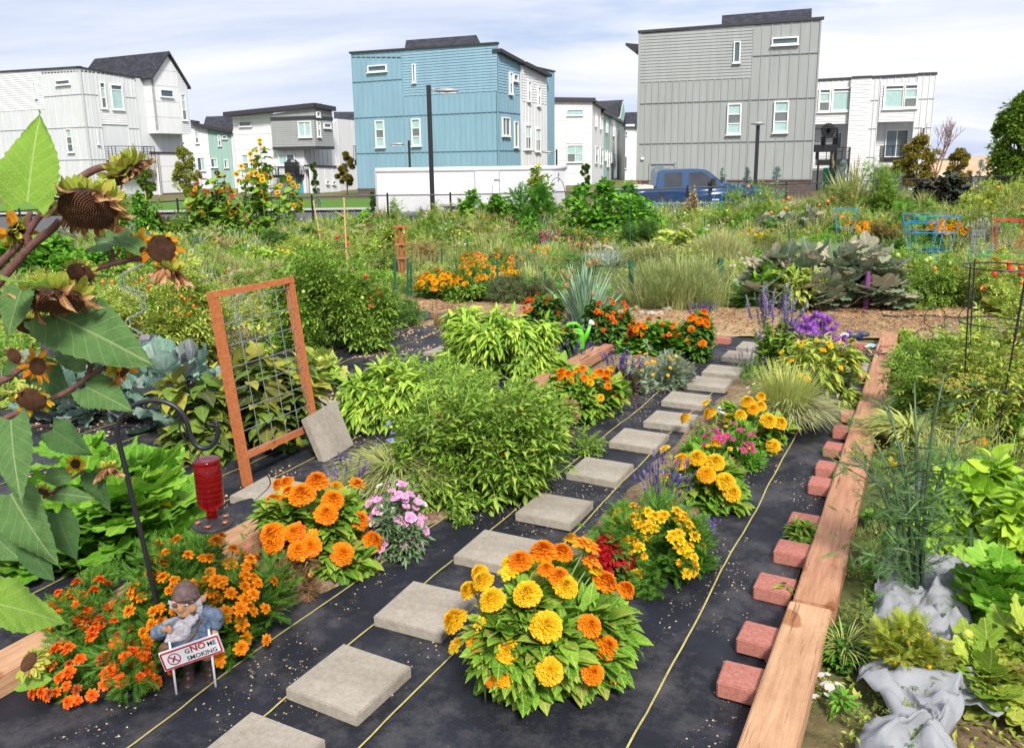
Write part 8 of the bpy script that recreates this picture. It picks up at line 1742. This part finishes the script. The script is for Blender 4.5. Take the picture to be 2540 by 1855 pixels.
# ---------------------------------------------------------------- white row cover cloth
def cover_cloth(label,a0,a1,b0,b1,h,seed,wv=.35):
    o=None; mb=MB(); na,nb=int((a1-a0)/.014),int((b1-b0)/.014); V=[]
    for i in range(na+1):
        for j in range(nb+1):
            s,t=i/na,j/nb; a=a0+(a1-a0)*s; b_=b0+(b1-b0)*t; e=min(s,1-s,t,1-t)*5; e=min(1,e)
            x=a+.06*nz(s*4,t*3,1,seed); y=b_+.10*nz(s*5,t*2,1,seed+3)
            z=.02+h*e*(.35+.4*nz(s*6,t*3,1,seed+7))+.05*max(0,1-3*abs(nz(a*4+1.5*nz(a*5,b_*5,1,4),b_*6,1,seed+1)))**2+.03*max(0,1-3*abs(nz(a*11,b_*9+nz(a*8,b_*8,1,2),1,seed)))**2+.012*nz(a*30,b_*30,1,seed)
            P=U*x+W*y; V.append((P.x,P.y,z))
    i=(np.arange(nb)[None]+np.arange(na)[:,None]*(nb+1)).ravel(); mb.add(V,np.c_[i,i+1,i+nb+2,i+nb+1]); m=MATS.get('row_cover') 
    if not m:
        m,nt,bs=newmat('row_cover'); MATS['row_cover']=m; bs.inputs['Base Color'].default_value=(.50,.51,.54,1); bs.inputs['Roughness'].default_value=.6; tr=nt.nodes.new('ShaderNodeBsdfTranslucent'); tr.inputs[0].default_value=(.6,.62,.66,1); mx=nt.nodes.new('ShaderNodeMixShader'); mx.inputs[0].default_value=.5; nt.links.new(bs.outputs[0],mx.inputs[1]); nt.links.new(tr.outputs[0],mx.inputs[2]); nt.links.new(mx.outputs[0],nt.nodes['Material Output'].inputs[0]); bump(nt,bs,noise(nt,30,5),.3)
    o=mb.build('row_cover_cloth',m,smooth=True); sm=o.modifiers.new('s','SOLIDIFY'); sm.thickness=.002; tag(o,label,'cloth')
cover_cloth('crumpled white garden cloth lying right of the cracked timber','x' and 2.75,4.05,-.10,.30,.10,2); cover_cloth('white garden cloth bunched at the bottom beside the pale knotty timber',2.2,3.0,-.06,.2,.10,9)
cover_cloth('grey white cloth showing behind the basil, farther up the plot',4.5,5.6,-.02,.45,.06,14); cover_cloth('piece of white garden cloth under the basil at the right',3.2,4.2,.62,1.0,.09,18)
rng=np.random.default_rng(41)
def sfleaf_mat(name,c1,c2,vein):
    m,nt,b=newmat(name); tc=nt.nodes.new('ShaderNodeTexCoord'); sp=nt.nodes.new('ShaderNodeSeparateXYZ'); nt.links.new(tc.outputs['Object'],sp.inputs[0])
    def mt(op,*a):
        n=nt.nodes.new('ShaderNodeMath'); n.operation=op
        for i,q in enumerate(a):
            if isinstance(q,(int,float)): n.inputs[i].default_value=q
            else: nt.links.new(q,n.inputs[i])
        return n.outputs[0]
    ax=mt('ABSOLUTE',sp.outputs[0]); mid=mt('LESS_THAN',ax,.008)
    sv=mt('GREATER_THAN',mt('SINE',mt('MULTIPLY',mt('SUBTRACT',sp.outputs[1],mt('MULTIPLY',mt('POWER',ax,.85),.95)),46.0)),.975); 
    v=mt('MAXIMUM',mid,mt('MULTIPLY',sv,.55))
    base=ramp(nt,noise(nt,4,6,.65),[(.3,c1),(.7,c2)]); mx=nt.nodes.new('ShaderNodeMixRGB'); nt.links.new(v,mx.inputs[0]); nt.links.new(base,mx.inputs[1]); mx.inputs[2].default_value=(*vein,1)
    nt.links.new(mx.outputs[0],b.inputs['Base Color']); b.inputs['Roughness'].default_value=.6; b.inputs['Specular IOR Level'].default_value=.3; bump(nt,b,noise(nt,45,5,.7),.5,.02)
    t=nt.nodes.new('ShaderNodeBsdfTranslucent'); s=nt.nodes.new('ShaderNodeMixShader'); s.inputs[0].default_value=.3; nt.links.new(mx.outputs[0],t.inputs[0]); nt.links.new(b.outputs[0],s.inputs[1]); nt.links.new(t.outputs[0],s.inputs[2]); nt.links.new(s.outputs[0],nt.nodes['Material Output'].inputs[0]); return m
SL1=sfleaf_mat('sunflower_leaf',(.085,.19,.055),(.16,.30,.09),(.30,.38,.17)); SL2=sfleaf_mat('fresh_sunflower_leaf',(.20,.38,.04),(.30,.50,.07),(.42,.56,.16)); SL3=sfleaf_mat('dark_sunflower_leaf',(.055,.14,.04),(.10,.21,.06),(.15,.22,.1))
def bigleaf_mesh(seed,w=.36,cur=.25):
    r=np.random.default_rng(seed); nl,nw=26,8; V=[]; ph=r.uniform(0,6)
    for i in range(nl+1):
        t=i/nl; ww=w*.74*(math.sin(math.pi*min(1,t*.92+.10)**.78)**.9 if t<1 else 0)*(1.12-.35*t); ww*=1+(.05 if i%2 else -.03)*(0<i<nl)
        if t>.97: ww*=.3
        for j in range(-nw,nw+1):
            s=j/nw; x=s*ww; back=-.10*abs(s)**1.5*(1-t)**2.5*1.2
            y=t+back; z=-(cur+.08)*t*t+.14*abs(x)-.0+.035*math.sin(9*t+2.5*abs(s)+ph)*abs(s)+.05*math.sin(4.5*t+ph)*s+.012*math.cos(40*(t-abs(x)*.9))*abs(s)
            V.append((x,y,z))
    n=2*nw+1; i=(np.arange(n-1)[None]+np.arange(nl)[:,None]*n).ravel(); return np.array(V),np.c_[i,i+1,i+1+n,i+n]
SF=thing('branching_sunflower','tall branching sunflower with withered brown heads, close at the left edge','sunflower plant',(-1.35,1.55,0))
O_=Vector(SF.location)
def leaf(k,bx,by,tx,ty,m,d0=1.45,d1=None,w=.36,tilt=(0,-.75,.55),cur=.2,seed=0,stem=True):
    A=zD(k,bx,by,d0); B=zD(k,tx,ty,d1 or d0); y=(B-A); L=y.length; y.normalize(); n=Vector(tilt).normalized(); x=y.cross(n).normalized(); z=x.cross(y); 
    V,F=bigleaf_mesh(seed,w,cur); me_=MB(); me_.add(V,F); me=me_.mesh('leaf',m,True); o=bpy.data.objects.new('leaf',me); COL.objects.link(o); o.parent=SF
    o.matrix_local=Matrix.Translation(A-O_)@Matrix((x,y,z)).transposed().to_4x4()@Matrix.Scale(L,4); return o
leaf('ZB',165,1660,245,845,SL2,1.35,1.40,.36,(.25,-1,.25),.05,1)
leaf('ZF',300,770,935,1042,SL1,1.5,1.42,.37,(.25,-.9,.65),.12,2)
leaf('ZF',545,1075,265,965,SL1,1.5,1.55,.36,(0,-.8,.7),.1,3)
leaf('ZF',530,1265,815,1400,SL1,1.5,1.45,.42,(.1,-.85,.6),.1,4)
leaf('ZF',-10,545,290,520,SL2,1.3,1.4,.36,(0,-.6,.9),.1,5)
leaf('ZF',90,600,-20,900,SL1,1.4,1.35,.42,(.2,-1,.2),.1,6)
leaf('ZF',735,300,545,215,SL1,1.5,1.6,.40,(0,-.8,.8),.1,7)
leaf('ZF',900,320,690,200,SL1,1.48,1.5,.30,(.2,-.8,.6),.2,8)
leaf('ZF',690,510,570,490,SL2,1.55,1.5,.3,(0,-.7,.8),.1,9)
leaf('ZF',200,1150,400,1330,SL3,1.55,1.5,.45,(0,-1,.4),.1,10)
leaf('Z7',290,235,490,375,SL3,1.45,1.42,.42,(.1,-1,.3),.1,11)
leaf('Z7',60,590,280,1005,SL1,1.4,1.34,.36,(.2,-1,.2),.15,12)
leaf('Z7',320,695,395,965,SL3,1.5,1.46,.42,(.1,-1,.25),.15,13)
leaf('Z7',150,880,285,1085,SL3,1.4,1.38,.40,(.2,-1,.2),.1,14)
leaf('Z7',-60,1190,430,1290,SL2,1.2,1.28,.40,(.0,-.55,.95),.05,15)
leaf('Z7',60,180,75,600,SL1,1.4,1.3,.32,(.3,-1,.1),.15,16)
leaf('Z7',395,490,210,500,SL1,1.5,1.5,.40,(0,-.8,.7),.1,17)
leaf('Z7',290,590,490,585,SL1,1.5,1.46,.22,(0,-.7,.8),.2,18)
leaf('Z7',500,470,585,700,SL3,1.52,1.5,.36,(0,-1,.3),.2,19)
leaf('Z7',110,1640,280,1600,SL2,1.2,1.2,.4,(0,-.6,.9),.1,20)
leaf('Z7',30,400,160,220,SL3,1.5,1.5,.5,(0,-1,.3),.1,21)
leaf('ZF',-20,1150,100,1120,SL3,1.5,1.5,.5,(0,-.9,.5),.1,22)
leaf('Z7',-20,830,90,960,SL1,1.45,1.4,.45,(.1,-1,.3),.1,23)
sm=MB()
def stalk(pts,r,d=1.5,k='ZF'):
    P=[zD(k,x,y,d)-O_ for x,y in pts]; Q=[]
    for i in range(len(P)-1):
        p0,p1,p2,p3=P[max(0,i-1)],P[i],P[i+1],P[min(len(P)-1,i+2)]
        for t in (0,.25,.5,.75): Q.append(.5*((2*p1)+(p2-p0)*t+(2*p0-5*p1+4*p2-p3)*t*t+(3*p1-p0-3*p2+p3)*t**3))
    Q.append(P[-1]); sm.tube(Q,np.linspace(r,r*.7,len(Q)),8)
stalk([(-140,640),(-20,500),(70,400),(150,310),(300,190),(350,130)],.0095); stalk([(-140,500),(0,370),(110,250),(200,120),(300,20)],.0078); stalk([(130,300),(135,180),(150,70)],.007)
stalk([(510,1560),(600,1470),(720,1390),(860,1350),(990,1345)],.008,1.5,'ZB'); stalk([(-100,800),(200,600),(580,465),(760,412),(880,393),(950,392)],.006); stalk([(710,410),(715,350),(700,310)],.004); stalk([(700,410),(770,330)],.003); stalk([(870,390),(890,350),(895,320)],.0035)
stalk([(-60,1500),(200,1380),(360,1320),(480,1250),(580,1170),(670,1130)],.006); stalk([(550,1160),(560,1120),(540,1085)],.004); stalk([(560,1170),(600,1080),(660,1030)],.003); stalk([(-40,1560),(170,1530),(300,1550)],.004)
stalk([(-100,1250),(10,1200),(110,1120),(150,1060)],.006); stalk([(-60,1230),(90,1130),(160,1130)],.005); stalk([(200,640),(300,600),(400,560)],.004); stalk([(240,610),(290,580),(370,520),(470,460)],.0035,1.5,'Z7')
stalk([(-120,1900),(-110,1400),(-120,900),(-140,640)],.014); P=[zD('ZF',-120,1900,1.5)-O_,Vector((0,0,.4)),Vector((0,0,-.05))]; sm.tube(P,.014,8)
stalk([(-110,1650),(60,1720),(160,1760)],.005,1.5,'ZF')
sm.build('stem',M_stemp,SF,smooth=True)
M_seed=mat('brown_seed_disc',(.045,.018,.009),.85,var=.5,scale=90,bmp=.8,bscale=160); M_seed2=mat('seed_tips',(.12,.05,.02),.8,var=.4,scale=90)
L_br=gm('yellow_green_bract',(.32,.42,.05),(.48,.55,.08),(.60,.56,.10),(.45,.30,.10),trans=.25); L_wilt=gm('withered_petal',(.16,.045,.03),(.28,.10,.06),(.40,.18,.09),(.55,.30,.12),trans=.2); L_rp=gm('red_orange_ray',(.55,.09,.01),(.78,.24,.015),(.88,.40,.02),(.35,.03,.01)); L_yp=gm('yellow_ray',(.88,.45,.01),(.93,.58,.02),(.85,.38,.02))
def petal_strip(n=6,w=.16,curl=1.2,twist=.5):
    V=[];F=[];y=z=0;a=0
    for i in range(n+1):
        t=i/n; ww=w*math.sin(math.pi*(t*.8+.14))**.8*(1 if t<1 else .1); tw=twist*t; V+=[[-ww*math.cos(tw),y,z-ww*math.sin(tw)],[0,y,z-.03],[ww*math.cos(tw),y,z+ww*math.sin(tw)]]; a=-curl*t; y+=math.cos(a)/n; z+=math.sin(a)/n
    for i in range(n): b=i*3; F+=[[b,b+1,b+4,b+3],[b+1,b+2,b+5,b+4]]
    return np.array(V),np.array(F)
def head(label,k,x,y,rad,axis,d=1.5,petal='wilt',npet=16,plen=.9,bract=22,blen=.55,hang=.9,seedc=True,dome_=.35,disc=1.0,curl=1.3):
    """rad in zoom pixels; axis = direction the disc faces"""
    C=zD(k,x,y,d); R_=rad*ZM[k][2]/FPX*d; ax=Vector(axis).normalized(); q=ax.to_track_quat('Z','Y').to_matrix(); Mx=np.array(q); mb=MB()
    o=link('flower_head',None,SF,C-O_); 
    pr=[(disc*R_*math.cos(t),dome_*R_*math.sin(t)) for t in np.linspace(0,1.5,8)]; mb.lathe([(R_*.5,-.35*R_),(R_*.9,-.2*R_)]+pr,k=26,M=Mx)
    n=420; i=np.arange(n); rr=np.sqrt((i+.5)/n)*.98*disc; an=i*2.39996; zz_=dome_*np.sqrt(np.maximum(0,1-(rr/disc)**2)); pos=np.c_[rr*np.cos(an),rr*np.sin(an),zz_]*R_; nr=np.c_[rr*np.cos(an)*.5,rr*np.sin(an)*.5,np.ones(n)]
    T=(np.array([[-.5,-.5,0],[.5,-.5,0],[.5,.5,0],[-.5,.5,0],[0,0,1.3]]),[np.array([[0,1,4,4]])[:, :3],np.array([[1,2,4]]),np.array([[2,3,4]]),np.array([[3,0,4]])])
    fr=frames(nr); fr=np.stack([fr[:,:,0],fr[:,:,2],fr[:,:,1]],axis=2); pos=pos@Mx.T; fr=np.einsum('ij,njk->nik',Mx,fr); mb.scatter(T,pos,fr,R_*.06,1); mb.build('seed_disc',[M_seed,M_seed2],o,smooth=False)
    def ring(cnt,r0,z0,T,ln,spread,zc,m,name,grav,jit=.25):
        an=np.arange(cnt)/cnt*6.2832+rng.normal(0,.12,cnt); el=rng.normal(zc,jit,cnt); d_=np.c_[np.cos(an)*np.cos(el),np.sin(an)*np.cos(el),np.sin(el)]; p=np.c_[r0*np.cos(an),r0*np.sin(an),np.full(cnt,z0)]*R_; d_=d_@Mx.T; d_[:,2]-=grav; p=p@Mx.T; up=np.tile(Mx[:,2],(cnt,1))+rng.normal(0,.3,(cnt,3)); m_=MB(); m_.scatter(T,p,frames(d_,up),R_*ln*rng.uniform(.65,1.15,cnt)); m_.build(name,m,o,smooth=True)
    ring(bract,.88,-.12,petal_strip(5,.24,.5,.1),blen,0,-.15,L_br,'bracts',0,.3); ring(bract-4,.75,-.25,petal_strip(5,.28,.4,.1),blen*1.15,0,-.6,L_br,'bracts',0,.3); ring(bract-8,.45,-.36,petal_strip(5,.3,.5,.1),blen*1.1,0,-.9,L_br,'bracts',0,.3)
    if npet:
        m={'wilt':L_wilt,'red':L_rp,'yellow':L_yp}[petal]; T=petal_strip(8,.16 if petal=='wilt' else .2,curl if petal=='wilt' else .5,2.2 if petal=='wilt' else .3)
        ring(npet,.95,0,T,plen,0,.25,m,'petals',hang,.45)
        if petal!='wilt': ring(npet-4,.9,.02,T,plen*.85,0,.45,m,'petals',hang,.3)
    return o
head('', 'ZF',548,50,185,(.15,-.75,-.75),1.42,'wilt',30,.95,30,.55,.9)
head('', 'ZB',1010,1400,165,(.45,.35,-.8),1.5,'wilt',26,.9,34,.6,.8)
head('', 'ZF',322,672,190,(.12,-.45,-.95),1.45,'wilt',26,.85,28,.55,.8)
head('', 'ZF',1048,322,95,(.15,-.95,.05),1.5,'red',10,.75,18,.5,.7)
head('', 'ZF',1110,470,60,(-.3,-.2,-1),1.5,'wilt',26,2.4,16,1.0,1.2,curl=.6)
head('', 'ZF',490,490,85,(.1,-.8,-.55),1.48,'wilt',7,.9,18,.6,.5)
head('', 'ZF',155,850,100,(.05,-.6,-.75),1.5,'wilt',14,1.0,18,.5,.4)
head('', 'ZF',200,1125,62,(.93,-.4,.1),1.45,'red',11,1.4,18,.5,.1,)
head('', 'ZF',160,1350,105,(.1,-.8,-.45),1.42,'yellow',7,.8,18,.4,.9)
head('', 'ZF',710,1075,38,(.8,.15,-.2),1.5,'yellow',12,2.4,16,1.0,.8)
head('', 'ZF',790,1150,60,(.9,-.1,-.5),1.52,'red',10,1.7,18,1.1,.6)
head('', 'ZF',60,200,70,(-.6,.2,.3),1.5,'red',9,1.5,20,.9,-.4)
head('', 'ZF',890,300,55,(.8,-.3,-.1),1.55,'red',12,1.6,18,1.0,.2)
head('', 'Z7',418,425,28,(.1,-1,.1),1.5,'yellow',16,1.5,14,.7,.0)
head('', 'Z7',245,580,40,(-.2,-.6,-.5),1.5,'wilt',16,1.3,14,.8,.4)
head('', 'Z7',600,450,34,(.2,-.3,-1),1.52,'wilt',20,2.6,14,1.2,1.2,curl=.5)
head('', 'Z7',160,1520,60,(-.3,-.4,.5),1.2,'wilt',10,.8,22,1.1,.2)
head('', 'ZF',40,1050,55,(-.2,-.9,-.2),1.5,'wilt',14,1.1,14,.5,.3)
SC.view_settings.exposure=.26
